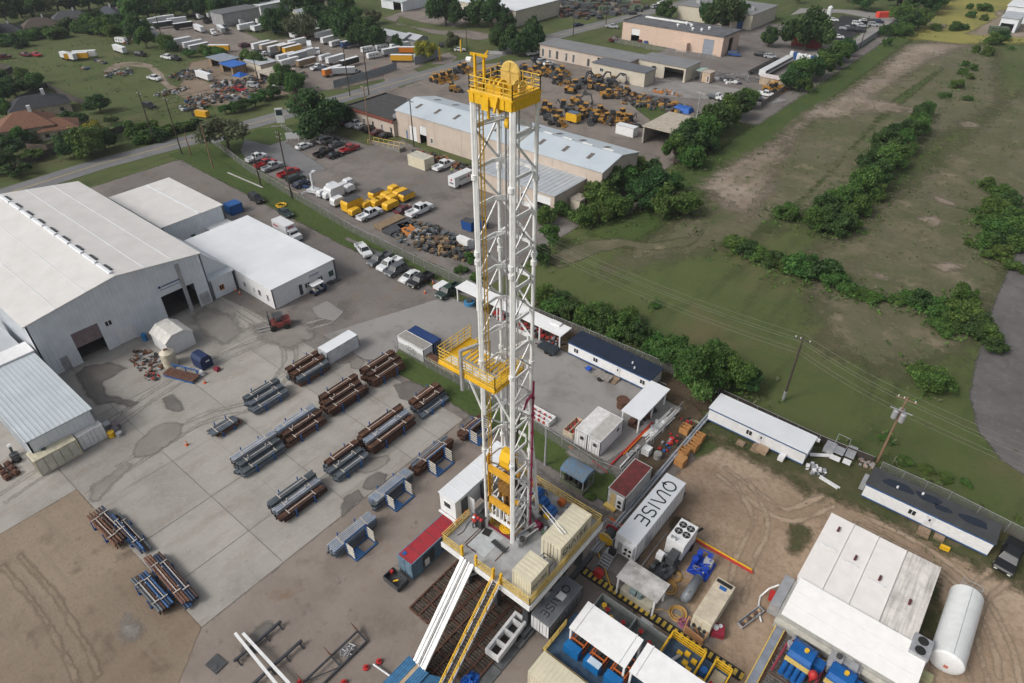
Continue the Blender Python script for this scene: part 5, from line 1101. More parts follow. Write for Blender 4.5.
for x in(-.6,.0,.5):k=MB();k.cyl((x,-2.95,.9),(x,-2.7,.9),.16,10);k.build('pipe_outlet',machine,t)
k=MB();k.box(-.7,.1,-2.76,-2.7,1.2,1.9);k.build('access_panel',mat('cream_top',(.52,.46,.36)),t)
t=thing('red_pump','small dark red pump unit with white hose reel on a pallet','pump',(-6.6,39.6,0),.4)
k=MB();k.box(-.6,.6,-.6,.6,.1,.8);k.build('body',mat('crimson_unit',(.26,.02,.04)),t);k=MB();k.cyl((-.2,0,.8),(-.2,0,1.05),.25,12);k.cyl((.2,.3,.8),(.2,.3,.95),.2,10);k.build('hose_reel',whitep,t)
t=thing('sample_tray','long narrow open tray of brown sacks lying on the sand','tray',(-4.7,43.1,0),-.3)
k=MB()
for s in(-1,1):k.box(s*.32-.03,s*.32+.03,-1.6,1.6,.05,.45);k.box(-.29,.29,s*1.57-.03,s*1.57+.03,.05,.45)
k.box(-.29,.29,-1.54,1.54,.05,.1);k.build('tray',steel,t)
for i in range(6):k=MB();k.ell((RND.uniform(-.05,.05),-1.25+i*.5,.3),(.2,.2,.18),8,5);k.build('sack',mat('sack_brown',(.35,.22,.12))if i%2 else rust,t)
t=thing('leaning_timber_rack','leaning orange timber frame beside the yellow pit railing','timber frame',(-8.2,37.6,0),.1)
k=MB();k.bar((-1.0,.2,.1),(-1.0,1.3,1.2),.12);k.bar((-1.0,1.3,1.2),(1.0,.1,.1),.12);k.bar((-1.0,.1,.1),(1.0,-.2,.1),.12,.3);k.bar((1,-.2,.1),(1.1,.9,1.1),.12);k.bar((-.9,.1,.8),(1.0,-.2,.6),.1,.9);k.build('frame',mat('new_timber',(.36,.19,.09),.8),t)
t=thing('cable_ramp','black and yellow striped cable protector running past the dirty canopy','cable protector',(-11.5,37.1,0))
k=MB();k.box(-9.8,8.6,-.5,.5,.0,.1);k.build('ramp_base',black,t)
k=MB()
for i in range(30):
 x=-9.6+i*.62;k.box(x,x+.32,-.34,.34,.1,.14)
o=k.build('lid_tiles',mat('ramp_yellow',(.50,.35,.06),.7),t);o['kind']='stuff'
t=canopy('dirty_canopy','white canopy with a stained dirty roof over a control bench','canopy',-16.7,-12.1,36.9,39.5,2.8,mat('stained_white',(.55,.55,.54),.8,scale=.9,c2=(.25,.24,.225)),whitep,((-16.5,-12.4),(37.1,39.3)))
k=MB();k.box(-1.8,1.7,-1.0,.3,0,.9);k.build('bench',mat('canvas_cream',(.42,.40,.32)),t);k=MB();k.cyl((.2,-.6,.9),(.2,-.6,1.6),.3,12);k.box(-.9,-.2,-.9,-.2,.9,1.5);k.build('instrument',mat('teal_grey',(.2,.27,.28)),t)
def engine_deck(label,x0,x1,y0,y1):
 t=thing('engine_deck',label,'platform',((x0+x1)/2,(y0+y1)/2,0));a,b=(x1-x0)/2,(y1-y0)/2
 k=MB();k.box(-a,a,-b,b,1.05,1.15)
 for i in range(int(2*a/.8)):k.box(-a+i*.8,-a+i*.8+.03,-b+.05,b-.05,1.15,1.165)
 k.build('deck',mat('deck_blue_grey',(.055,.10,.16),.6,var=.2,scale=1.5),t)
 for i in range(6):
  for s in(-1,1):k=MB();x=-a+.5+i*(2*a-1)/5;k.box(x-.12,x+.12,s*(b-.2)-.12,s*(b-.2)+.12,0,1.05);k.build('leg',bluep,t)
 return t,a,b
t,a,b=engine_deck('blue steel platform with yellow rails under the two white canopies',-18.2,-2.0,26.6,32.2)
railing(t,[(-a+.1,1.0,1.15),(-a+.1,-b+.05,1.15),(a,-b+.05,1.15)],1.05,paley,2,.035)
for x0_,x1_,lab in((-16.9,-10.9,'white canopy over three blue engine boxes on the platform'),(-10.5,-3.9,'second white canopy at the bottom edge right of the blue engine boxes')):
 c=canopy('engine_canopy',lab,'canopy',x0_,x1_,28.9,32.0,4.0,mat('canopy_white',(.74,.75,.76),.5,var=.04),whitep,((x0_+.15,x1_-.15),(29.1,31.8)),slope=.35)
 k=MB()
 for x in(x0_+.6,x1_-.7):k.bar((x-(x0_+x1_)/2,-1.6,4.16),(x-(x0_+x1_)/2,1.6,4.52),.1)
 k.build('roof_strap',whitep,c)
for i,x in enumerate((-15.9,-13.7,-11.5)):
 lab=['blue engine box nearest the grey container on the platform','middle blue engine box with a pale lid on the platform','blue engine box nearest the second canopy on the platform'][i]
 t=thing('engine_box',lab,'engine',(x,28.8,1.16),0,'blue engine boxes')
 k=MB();k.box(-.85,.75,-.85,-.1,.3,1.5);k.build('radiator_housing',mat('engine_blue',(.01,.13,.36),.4),t)
 if i==1:k=MB();k.box(-.5,.75,-.8,-.15,1.5,1.54);k.build('lid',mat('pale_blue_lid',(.5,.6,.7)),t)
 k=MB()
 for xx in(-.7,.7):k.bar((xx,-.05,.2),(xx,2.2,.2),.12);k.bar((xx,-.05,1.3),(xx,2.2,1.3),.12);k.bar((xx,0,.2),(xx,0,1.3),.1);k.bar((xx,2.2,.2),(xx,2.2,1.3),.1)
 for yy in(.3,1.2,2.1):k.bar((-.7,yy,1.3),(.7,yy,1.3),.12)
 k.build('orange_frame',orange,t)
 k=MB();k.box(-.45,.45,.1,1.9,.2,1.1);k.cyl((0,.6,1.1),(0,.6,1.5),.18,10);k.cyl((.3,1.3,1.1),(.3,1.3,1.4),.14,8);k.build('engine_block',machine,t)
t=thing('blue_motor','round blue motor under the left side of the second canopy','motor',(-9.2,28.9,1.16))
k=MB();k.cyl((0,-.7,.6),(0,.5,.6),.5,16);k.build('motor',mat('engine_blue',(.01,.13,.36)),t);k=MB();k.cyl((.9,-.8,.5),(.9,0,.5),.2,10);k.build('filter',rigy,t)
t=container('cream_container','cream corrugated container at the bottom edge below the blue platform','container',-12.2,24.0,5.6,2.4,2.55,0,creamc,long='x',doorend=None)
t=thing('open_mud_pit','open grey mud tank with red valves behind the white canopy','mud tank',(-12.9,33.9,0))
k=MB()
for s in(-1,1):k.box(-4.2,3.4,s*1.15-.06,s*1.15+.06,0,1.9)
for x in(-4.14,-.2,3.34):k.box(x-.06,x+.06,-1.08,1.08,0,1.85)
k.build('tank_wall',mat('pit_grey',(.22,.24,.24),.6,var=.1),t)
k=MB();k.box(-4.08,3.28,-1.08,1.08,.5,.9);k.build('mud',mat('drilling_mud',(.12,.14,.13),.3),t)
for i,(x,y,m)in enumerate(((-2.9,.2,redp),(-2.2,-.3,rigy),(-1.0,0,redp),(.8,.3,redp),(2.0,-.2,redp),(-3.4,.4,rigy))):k=MB();k.cyl((x,y,.9),(x,y,1.6),.07,6);k.cyl((x,y,1.5),(x,y,1.6),.24,10);k.build('valve',m,t)
k=MB();k.box(.2,1.5,1.2,1.3,1.2,2.2);k.build('side_panel',steel,t)
t,a,b=engine_deck('blue grey shaker platform with thick yellow railings right of the open mud tank',-9.7,-3.6,32.6,35.9)
railing(t,[(-a+.1,-b+.1,1.15),(-a+.1,b-.1,1.15),(.4,b-.1,1.15),(.4,-b+.1,1.15)],1.2,rigy,2,.05)
railing(t,[(1.4,-b+.1,1.15),(1.4,b-.1,1.15),(a-.1,b-.1,1.15),(a-.1,-b+.1,1.15)],1.2,rigy,2,.05)
for i,(x,y)in enumerate(((-1.6,.5),(-1.0,.9),(-.8,.0),(-.2,.6),(-.3,-.4),(1.0,-.6))):k=MB();k.cb((x,y,1.3),(.5,.4,.3));k.build('yellow_fitting',rigy,t)
k=MB();k.cyl((-1.9,-.9,1.5),(-1.5,.2,1.5),.16,10);k.build('pipe',steel,t);k=MB();k.cyl((.9,.2,1.2),(.9,.2,1.9),.35,12);k.build('blue_vessel',bluep,t)
k=MB();k.box(1.6,a-.3,-1.0,b-.4,1.165,1.25);k.build('cream_plate',mat('cream_plate',(.5,.45,.33)),t)
k=MB();k.cyl((1.9,-.4,1.2),(1.9,-.4,1.8),.15,8);k.build('red_cylinder',redp,t)
t=thing('tank_shed','big white flat roofed equipment shed made of four dirty roof panels','shed',(2.8,53.4,0))
k=MB();k.box(-5.4,5.3,-5.0,5.0,0,2.9);k.build('wall',whitep,t)
rw=mat('shed_roof_white',(.76,.74,.72),.8,var=.08,scale=.7,c2=(.68,.66,.64));rd=mat('shed_roof_dirty',(.70,.67,.64),.85,scale=.8,c2=(.50,.475,.45),streak=2.5)
for i,(xa,xb)in enumerate(((-5.5,-3.05),(-3.0,-.55),(-.5,2.2),(2.3,5.4))):
 k=MB();k.box(xa,xb,-5.1 if i<3 else-5.15,5.1,2.9,3.0+(.03 if i==3 else 0));k.box(xb-.06,xb,-5.1,5.1,3.04,3.1);p_=k.build('roof_panel',rw if i<3 else rd,t)
 k=MB();k.cb(((xa+xb)/2+.1,1.6-.9*i+(1.6 if i==0 else 0),3.15),(.22,.6,.25),.0);k.build('lifting_bracket',mat('dark_maroon',(.10,.03,.035)),p_)
 if i<3:k=MB();k.box(xa+.4,xb-.5,.2-.6*i,.4-.6*i,3.1,3.13);k.build('light_strip',whitep,p_)
t=thing('pump_house','long bright white roofed lean-to in front of the equipment shed','lean-to',(2.9,46.0,0))
k=MB();k.box(-5.6,6.2,-2.2,2.2,0,2.3);k.build('wall',mat('lean_to_wall',(.38,.38,.36)),t)
k=MB()
for i in range(3):k.yprism([(-2.45+i*1.55,2.7+.15*i),(-.92+i*1.55,2.85+.15*i),(-.92+i*1.55,2.95+.15*i),(-2.45+i*1.55,2.8+.15*i)],-5.3,6.5)
k.build('roof',mat('lean_to_white',(.80,.80,.79),.5,var=.03),t)
k=MB();k.box(-5.6,6.3,-2.8,-2.25,1.6,1.75);k.build('gutter_walk',mat('gutter_cream',(.48,.47,.42)),t)
k=MB();k.box(-6.6,-5.65,-1.6,2.4,.6,2.3);k.build('end_cabinet',steel,t)
k=MB();k.box(5.0,6.6,.9,3.1,2.5,3.5);ac=k.build('cooling_unit',steel,t)
for y in(1.2,2.3):k=MB();k.cyl((5.8,y+.25,3.5),(5.8,y+.25,3.56),.45,16);k.build('fan',black,ac)
k=MB();k.path([(-6.7,1.2,1.8),(-7.4,.9,.8),(-7.8,0,.1),(-7.4,-1.5,.1),(-6.6,-2.6,.1)],.09,8);o=k.build('white_hose',whitep);o.location=(2.9,46,0);tag(o,'white hose curling from the end cabinet of the lean-to','hose')
k=MB();k.cb((0,0,.4),(.5,.9,.7),.2);o=k.build('red_fire_box',redp);o.location=(-4.0,46.6,0);tag(o,'red fire hose box beside the white hose','box')
mats_grid('large rusty framed timber mat under the blue mud pumps',-1.4,13.5,31.5,43.9,7,5,name='pump_mat',m=mat('grey_timber',(.14,.125,.115),.9,var=.3,scale=2.5))
t=thing('grey_walkway','long blue grey walkway with yellow edges left of the timber mat','walkway',(-2.0,37.8,0))
k=MB();k.box(-.35,.35,-7.5,5.9,.35,.5);k.build('deck',mat('walkway_grey',(.22,.25,.30),.6),t)
for s in(-1,1):k=MB();k.box(s*.42-.05,s*.42+.05,-7.5,5.9,.36,.56);k.build('edge',paley,t)
def mud_pump(lab,x,y):
 t=thing('mud_pump',lab,'mud pump',(x,y,.35),-.05,'blue mud pumps')
 mb_=mat('pump_blue',(.01,.10,.33),.35,var=.12)
 k=MB();k.box(-1.2,1.0,-.6,1.5,.2,1.6);k.yprism([(-.6,1.6),(1.5,1.6),(.9,2.0),(-.3,2.0)],-1.1,.9);k.build('power_end',mb_,t)
 k=MB();k.box(1.0,1.9,.2,1.2,.3,1.3);k.build('gear_case',mb_,t)
 for i in range(4):k=MB();k.cyl((-.9+i*.55,-2.2,.7),(-.9+i*.55,-.6,.7),.25,12);k.build('liner',mb_,t)
 k=MB();k.box(-1.2,1.0,-.85,-.61,.9,1.3);k.build('cover_plate',paley,t)
 k=MB();k.cyl((.1,.5,2.0),(.1,.5,2.25),.2,12);k.build('breather',rigy,t)
 k=MB();k.ell((1.4,-.9,1.5),(.42,.42,.5),14,8);k.cyl((1.4,-.9,.3),(1.4,-.9,1.2),.15,8);k.build('pulsation_dampener',redp,t,smooth=True)
 k=MB();k.cyl((-1.6,-2.4,.6),(-1.6,.9,.8),.12,8);k.cyl((-1.6,.9,.8),(-1.2,1.5,.9),.12,8);k.build('suction_pipe',mat('dull_red_pipe',(.25,.04,.06)),t)
 k=MB();k.box(-1.5,-1.25,.6,2.2,.3,.9);k.cyl((-1.4,.9,.9),(-1.4,.9,1.2),.25,10);k.build('grey_housing',steel,t)
 return t
mud_pump('blue mud pump nearest the grey walkway on the timber mat',.7,41.2)
mud_pump('second blue mud pump with a grey motor behind it',4.2,41.4)
mt=thing('grey_motor_set','pale grey motor set behind the second blue mud pump','motor',(3.9,43.3-.4,.35));k=MB();k.box(-1.3,1.4,-.3,.9,.2,1.6);k.box(-.9,-.2,-.3,.6,1.6,1.9);k.box(.4,1.1,-.2,.6,1.6,2.0);k.build('housing',steel,mt);k=MB();k.cyl((-.6,.2,1.9),(-.6,.2,2.15),.25,10);k.build('vent',machine,mt)
for i,(x,lab)in enumerate(((1.9,'yellow chock nearest the first blue pump'),(2.5,'yellow chock next to the second blue pump'))):
 k=MB();k.cb((0,0,.1),(.25,.7,.2),.2);o=k.build('chock',rigy);o.location=(x,42.9,.32);tag(o,lab,'chock')
t=thing('white_tank','large white horizontal cylindrical tank on supports at the lower right','tank',(11.1,53.5,0),0)
k=MB();k.cyl((0,-4.3,1.75),(0,4.3,1.75),1.45,36);k.build('vessel',mat('tank_white',(.68,.71,.71),.4,var=.04,scale=.8,c2=(.58,.60,.60)),t)
k=MB();k.ell((0,-4.3,1.75),(1.45,.3,1.45),36,10);k.build('tank_end',whitep,t,smooth=True)
k=MB();k.ell((0,4.3,1.75),(1.45,.3,1.45),36,10);k.build('tank_end',whitep,t,smooth=True)
k=MB();k.bar((.05,-4.2,3.2),(.05,4.2,3.2),.05,.03);k.build('weld_seam',steel,t)
for y in(-3,3):k=MB();k.box(-1.2,1.2,y-.15,y+.15,0,.7);k.build('saddle',steel,t)
k=MB();k.bar((-.9,4.7,2.9),(.9,4.7,2.9),.06);k.bar((-.9,4.7,0),(-.9,4.7,2.9),.07);k.bar((.9,4.7,0),(.9,4.7,2.9),.07);k.bar((-.9,5.3,2.9),(.9,5.3,2.9),.05);k.bar((-.9,4.7,2.9),(-.9,5.3,2.9),.05);k.bar((.9,4.7,2.9),(.9,5.3,2.9),.05);k.build('access_ladder',steel,t)
k=MB();k.box(-.1,.25,-4.65,-4.6,1.3,1.7);k.build('warning_placard',mat('pale_red',(.5,.2,.15)),t)
t=thing('pump_cart','small cream pump cart with black hose at the end of the white tank','pump',(10.2,47.6,0));k=MB();k.box(-.5,.5,-.4,.4,.1,.7);k.build('body',mat('khaki',(.35,.35,.2)),t);k=MB();k.bar((-1.9,.6,.4),(-.3,1.2,.4),.1);k.bar((-1.9,.9,.2),(-.3,1.6,.2),.1);k.build('rail',whitep,t)
coil('black hose coil beside the cream pump cart',8.9,46.7,.7,3,black,.05)
t=thing('grey_pipeline','pair of long grey pipes running past the wooden crates','pipeline',(-21.0,53.5,0))
for dx in(-.18,.18):
 k=MB();k.cyl((dx,-14.0,.32),(dx,14.2,.32),.14,10)
 for y in range(-12,14,4):k.cyl((dx,y,.32),(dx,y+.15,.32),.19,10)
 k.build('pipe',mat('pipe_grey',(.30,.33,.37),.4),t)
k=MB();k.path([(.5,-14,.6),(.5,-11,.6),(1.1,-10.5,.6),(1.1,-9.4,.6)],.09,8);k.build('branch_pipe',steel,t)
crate_labs=['open orange wooden crate left of the pipes near the office corner','open orange wooden crate nearest the white roofed office','open orange wooden crate second from the office along the pipes','low orange wooden crate with a dark opening beside the pipes','closed orange wooden crate nearest the lettered trailer']
for i,(x,y,lid)in enumerate(((-22.1,62.6,0),(-20.0,62.3,0),(-19.9,60.5,0),(-20.3,58.8,0),(-19.9,57.2,1))):
 t=thing('wooden_crate',crate_labs[i],'crate',(x,y,0),.1*math.sin(i*3),'orange wooden crates by the pipes')
 cm=mat('orange_plywood',(.42,.21,.075),.8,var=.12,scale=2);k=MB()
 if lid:k.box(-.6,.6,-.6,.6,0,1.1)
 else:
  for s in(-1,1):k.box(-.6,.6,s*.57-.03,s*.57+.03,0,1.0);k.box(s*.57-.03,s*.57+.03,-.54,.54,0,1.0)
  k.box(-.6,.6,-.05,.05,.0,1.0)
 k.build('crate',cm,t)
 if not lid:k=MB();k.box(-.53,.53,-.53,.53,.02,.3);k.build('contents',machine,t)
def simple(name,label,cat,loc,fn,m,rz=0,group=None):
 k=MB();fn(k);o=k.build(name,m);o.location=loc;o.rotation_euler=(0,0,rz);return tag(o,label,cat,group)
t=thing('ibc_tote','white liquid tote in a metal cage left of the pipeline','tote',(-24.0,56.0,0));k=MB();k.box(-.5,.5,-.5,.5,.15,1.1);k.build('bottle',whitep,t);k=MB()
for z in(.2,.6,1.05):
 for s in(-1,1):k.bar((-.53,s*.53,z),(.53,s*.53,z),.03);k.bar((s*.53,-.53,z),(s*.53,.53,z),.03)
k.build('cage',steel,t)
simple('round_tub','round grey tub next to the white liquid tote','tub',(-22.6,56.3,0),lambda k:(k.cyl((0,0,0),(0,0,.8),.5,18),k.cyl((0,0,.8),(0,0,.83),.4,18)),mat('tub_grey',(.25,.25,.24)))
t=thing('white_pipe_bundle','bundle of white pipes and flanges stacked along the trailer pad','pipe bundle',(-25.2,60.8,0),-.04)
for i in range(7):k=MB();y0r=RND.uniform(-4.5,-2);k.cyl((-.6+i*.2,y0r,.15+.1*(i%3)),(-.5+i*.2,y0r+RND.uniform(4,9),.15+.1*(i%2)),.08,8);k.build('pipe',whitep,t)
for i in range(6):k=MB();k.cb((RND.uniform(-.7,.7),RND.uniform(-2,3),.4),(.4,.3,.4),RND.random());k.build('flange',whitep if i%2 else steel,t)
t=thing('white_arm_pipe','loose white pipe with clamps pointing at the red roofed container','pipe',(-25.3,54.3,0));k=MB();k.cyl((0,-2.4,.2),(0,2,.2),.1,8);k.build('pipe',whitep,t)
for i in range(4):k=MB();k.cb((RND.uniform(-.3,.3),i*.7-.2,.3),(.5,.3,.4),i);k.build('clamp',steel,t)
simple('red_pipe','long red and orange pipe along the edge of the trailer pad','pipe',(-26.4,51.2,0),lambda k:k.cyl((0,0,.1),(.2,10.2,.1),.13,8),redp)
simple('orange_pipe','orange pipe lying against the long red pipe','pipe',(-26.1,54.0,0),lambda k:k.cyl((0,0,.12),(.1,6,.12),.11,8),mat('bright_orange',(.6,.16,.02)))
simple('short_red_pipe','short red pipe in the grass at the corner of the twin white containers','pipe',(-28.6,50.7,0),lambda k:k.cyl((0,0,.1),(2.6,-.5,.1),.09,8),redp)
simple('orange_yellow_pipe','red and yellow pipe crossing behind the generator and blue pump skid','pipe',(0,0,0),lambda k:(k.cyl((-15.6,48.0,.15),(-6.6,48.1,.15),.13,8),),redp)
simple('yellow_pipe','yellow pipe laid along the red one behind the blue pump skid','pipe',(0,0,0),lambda k:(k.cyl((-13.4,48.27,.15),(-6.8,48.37,.15),.11,8),),rigy)
simple('orange_duct','orange duct joining the pipeline near the reel frame','pipe',(0,0,0),lambda k:k.cyl((-22.1,44.6,.2),(-19.4,44.3,.2),.16,8),orange)
heap('valve_heap','heap of red and blue valves and hoses between tote and crates','heap',(-22.6,59.5,0),26,.45,(1.1,2.2,.35),[redp,machine,bluep,steel])
heap('flange_heap','dark heap of hoses by the bright tree','heap',(-22.9,64.2,0),18,.4,(1.0,1.0,.3),[machine,redp,dkgrey])
coil('green garden hose coil near the wooden crates',-21.6,64.3,.9,3,mat('pale_hose',(.30,.32,.22)),.04)
dirt_roof=mat('mouldy_white_roof',(.46,.45,.43),.8,scale=1.5,c2=(.33,.32,.30))
for i,(x1,lab,rm)in enumerate(((-30.25,'left white container of the twin pair with a clean roof',mat('clean_white_roof',(.62,.62,.61))),(-28.3,'right white container of the twin pair with a mouldy roof',dirt_roof))):
 c=container('white_container',lab,'container',x1,51.8,1.9,5.3,2.6,0,whitep,rm,ribs=False,plain=True)
 k=MB();k.cyl((.2,-2.85,1.7),(.2,-2.7,1.7),.22,14);k.build('wall_fan',machine,c)
 k=MB();k.box(-.1,.5,-2.74,-2.7,1.4,2.0);k.build('fan_plate',steel,c)
 if i:k=MB();k.box(.95,1.0,1.2,1.7,1.4,1.9);k.build('window',glass,c)
simple('doormat','orange mat in front of the left twin container','mat',(-32.0,50.9,0),lambda k:k.box(-.3,.4,-.2,.2,0,.04),mat('brick_mat',(.4,.13,.06)))
t=canopy('pad_canopy','white lean-to canopy on posts at the corner of the trailer pad','canopy',-29.4,-26.5,58.3,66.0,2.5,white_roof2,whitep,((-29.2,-26.8),(58.5,62,65.5)))
heap('canopy_store','dark stored gear under the white lean-to canopy','heap',(-27.9,61.5,0),24,.6,(1.0,2.6,.5),[machine,rust,dkgrey])
simple('rusty_tub','round rusty tank with a ring rim beside the lean-to canopy','tank',(-31.0,61.6,0),lambda k:(k.cyl((0,0,0),(0,0,1.2),.8,18),k.path([(.85*math.cos(q),.85*math.sin(q),1.2)for q in np.linspace(0,2*PI,20)[:-1]],.06,6,True)),rust)
simple('rusty_box','rusty square box under the front of the lean-to canopy','box',(-28.1,59.3,0),lambda k:(k.box(-.4,.4,-.4,.4,0,.9),k.box(.5,.9,-.4,.2,0,.5)),rust)
for i,(x,y,rz,lab)in enumerate(((-38.2,52.7,0,'white basket of red tools next to the mast'),(-33.4,53.7,PI/2,'open cream basket of red tools beside the twin containers'))):
 t=thing('tool_basket',lab,'basket',(x,y,0),rz);L_=1.9 if i==0 else 1.5
 k=MB();fm_=whitep if i==0 else mat('cream_steel',(.5,.42,.32))
 for s in(-1,1):k.box(-L_,L_,s*.75-.04,s*.75+.04,0,.9);k.box(s*L_-.04,s*L_+.04,-.71,.71,0,.9)
 k.box(-L_,L_,-.04,.04,0,.8);k.box(-L_+.05,L_-.05,-.7,.7,.02,.08);k.build('basket',fm_,t)
 for j in range(7):k=MB();k.cyl((-L_+.4+j*.42,-.5 if j%2 else.2,.3),(-L_+.5+j*.42,.1 if j%2 else.6,.6),.13,8);k.build('red_tool',redp,t)
 if i==0:
  for j in range(4):k=MB();k.box(-L_+.4+j*.8,-L_+.8+j*.8,-.8,-.79,.2,.7);k.build('red_panel',redp,t)
t=thing('black_box_trailer','small black covered trailer on the pad beside the long canopy','trailer',(-46.0,65.0,0),0)
k=MB();k.box(-1.7,1.5,-.7,.7,.45,.8);k.xprism([(-1.7,.8),(1.5,.8),(1.35,1.15),(-1.5,1.15)],-.68,.68);k.build('body',mat('trailer_black',(.03,.04,.05),.4),t)
for s in(-1,1):
 for x in(-.1,.7):k=MB();k.cyl((x,s*.72-.08,.3),(x,s*.72+.08,.3),.3,12);k.build('wheel',black,t)
k=MB();k.bar((-1.7,0,.4),(-2.6,0,.4),.1);k.build('drawbar',black,t)
t=thing('flat_trailer','weathered flatbed trailer with a blue cover in front of the navy roofed office','trailer',(-36.9,64.9,0),0)
k=MB();k.box(-.9,1.9,-.75,.75,.45,.55)
for i in range(10):k.box(-.85+i*.28,-.65+i*.28,-.72,.72,.55,.58)
k.build('bed',mat('grey_planks',(.27,.25,.23),.9,var=.2,scale=4),t)
k=MB();k.box(-2.2,-1.5,-.35,.35,.4,.75);k.build('blue_cover',mat('cobalt',(.02,.08,.4)),t)
k=MB();k.bar((-.9,-.6,.45),(-2.6,0,.4),.08);k.bar((-.9,.6,.45),(-2.6,0,.4),.08);k.build('drawbar',dkgrey,t)
for s in(-1,1):k=MB();k.cyl((.5,s*.85-.08,.32),(.5,s*.85+.08,.32),.32,12);k.build('wheel',black,t)
t=canopy('long_canopy','long white open canopy over red stored tools behind the mast','canopy',-66.3,-44.8,66.2,69.0,2.6,mat('canopy_white',(.74,.75,.76)),whitep,([-66,-61.7,-57.4,-53.1,-48.9,-45.1],[66.4]),slope=.0)
k=MB();k.box(7.4,9.2,.3,1.2,2.75,3.0);k.build('roof_box',whitep,t)
heap('red_tool_store','crowded red and dark tools stored under the right half of the long canopy','tool store',(-49.5,67.6,0),90,.6,(4.2,1.2,.7),[redp,mat('brick_red',(.3,.06,.05)),machine,steel])
heap('mixed_tool_store','mixed machinery stored under the middle of the long canopy','tool store',(-57.2,67.6,0),40,.7,(3.0,1.0,.9),[dkgrey,steel,redp])
t=thing('blue_cement_tub','blue round mixing tub under the left end of the long canopy','tub',(-63.9,66.9,0));k=MB();k.cyl((0,0,0),(0,0,.6),.9,20);k.build('tub',mat('sea_blue',(.05,.2,.38)),t);k=MB();k.cyl((0,0,.6),(0,0,.9),.5,16);k.build('drum',dkgrey,t)
c=container('marked_container','white container with black graffiti scrawl and a rusty grey roof','container',-58.6,51.2,5.6,1.9,2.35,0,whitep,mat('speckled_roof',(.30,.29,.27),.9,scale=3,c2=(.20,.19,.18)),long='x',doorend=None,plain=True,ribs=False)
k=MB();px_=0
for pts in([(-.9,1.6),(-1.1,1.2),(-.9,.9),(-.7,1.1)],[(-.6,1.7),(-.5,.8)],[(-.4,1.5),(-.1,1.6),(-.2,1.1),(.1,1.0)],[(.2,1.6),(.3,1.0),(.5,1.5),(.6,.9)],[(-1.1,.7),(-.2,.75),(.9,.6)],[(.7,1.4),(1.0,1.2),(.8,.9)]):
 for p,q in zip(pts,pts[1:]):k.bar((p[0]+.2,-.96,p[1]),(q[0]+.2,-.96,q[1]),.02,.07)
k.build('graffiti',mat('graffiti_black',(.02,.02,.02)),c)
container('navy_container','navy blue container standing behind the graffiti container','container',-58.6,53.2,5.4,1.7,2.35,0,dblue,mat('navy_roof',(.02,.05,.16),.5),long='x',doorend='E')
t=thing('pipe_bench','pale timber rack of rusty pipes in front of the chain link fence','pipe rack',(-55.8,52.1,0),-.02)
k=MB()
for x in(-2.7,-.9,.9,2.7):k.bar((x,-.5,0),(x,-.5,1.0),.14);k.bar((x,.5,0),(x,.5,1.0),.14);k.bar((x,-.5,.95),(x,.5,.95),.14)
k.bar((-2.9,-.55,.9),(2.9,-.55,.9),.08,.16);k.bar((-2.9,-.55,.45),(2.9,-.55,.45),.08,.16);k.build('frame',mat('pale_timber',(.42,.31,.18),.8),t)
for i in range(5):k=MB();k.cyl((-2.9,-.4+i*.2,1.1),(2.9,-.4+i*.2,1.1),.09,8);k.build('pipe',rust,t)
container('small_white_container','short plain white container standing alone on the concrete yard','container',-69.0,41.9,2.1,5.8,2.3,0,mat('soft_white',(.60,.63,.66)),white_roof2,plain=True,ribs=False)
t=thing('white_cabin','white garden style shed with a folded roof in front of the open gate','shed',(-91.3,30.3,0))
k=MB();k.box(-2.3,2.3,-2.1,2.1,0,2.3);k.yprism([(-2.1,2.3),(2.1,2.3),(.9,3.2),(-.9,3.2)],-2.3,2.3);k.build('wall',whitep,t)
k=MB()
for y0_,z0_,y1_,z1_ in((-2.25,2.25,-.95,3.22),(-.95,3.22,.95,3.22),(.95,3.22,2.25,2.25)):
 k.add([(-2.4,y0_,z0_),(2.4,y0_,z0_),(2.4,y1_,z1_),(-2.4,y1_,z1_),(-2.4,y0_,z0_+.1),(2.4,y0_,z0_+.1),(2.4,y1_,z1_+.1),(-2.4,y1_,z1_+.1)],[(0,3,2,1),(4,5,6,7),(0,1,5,4),(1,2,6,5),(2,3,7,6),(3,0,4,7)])
k.build('roof',mat('cabin_roof',(.58,.57,.54),.7),t)
t=thing('plastic_tank','stained white round plastic water tank beside the folded roof shed','water tank',(-87.2,27.3,0))
k=MB();k.cyl((0,0,0),(0,0,2.3),1.0,28);k.cyl((0,0,2.3),(0,0,2.75),1.0,28,.35);k.build('tank',mat('yellowed_plastic',(.60,.57,.47),.5,c2=(.42,.36,.26),scale=1.5),t);k=MB();k.cyl((0,0,2.75),(0,0,2.85),.28,16);k.build('lid',rust,t)
t=thing('navy_bin','dark navy skip box with a white mark beside the plastic tank','skip',(-83.4,30.3,0),.05)
k=MB();k.yprism([(-.9,0),(.9,0),(.9,1.6),(.5,2.1),(-.5,2.1),(-.9,1.6)],-1.2,1.2);k.build('box',mat('deep_navy',(.015,.03,.09),.5),t);k=MB();k.box(1.2,1.22,-.1,.5,1.1,1.3);k.build('mark',whitep,t)
simple('blue_bin','small blue drum against the workshop wall','drum',(-95.9,27.9,0),lambda k:k.cyl((0,0,0),(0,0,1.2),.4,14),mat('sky_blue',(.04,.2,.42)))
t=thing('blue_rubbish_cart','dark blue rubbish cart between the drum and the folded roof shed','cart',(-94.9,29.4,0));k=MB();k.box(-.6,.6,-.5,.5,.2,1.1);k.build('bin',bluep,t);k=MB();k.box(-.62,.62,-.52,.52,1.1,1.16);k.build('lid',mat('royal_blue',(.02,.08,.4)),t)
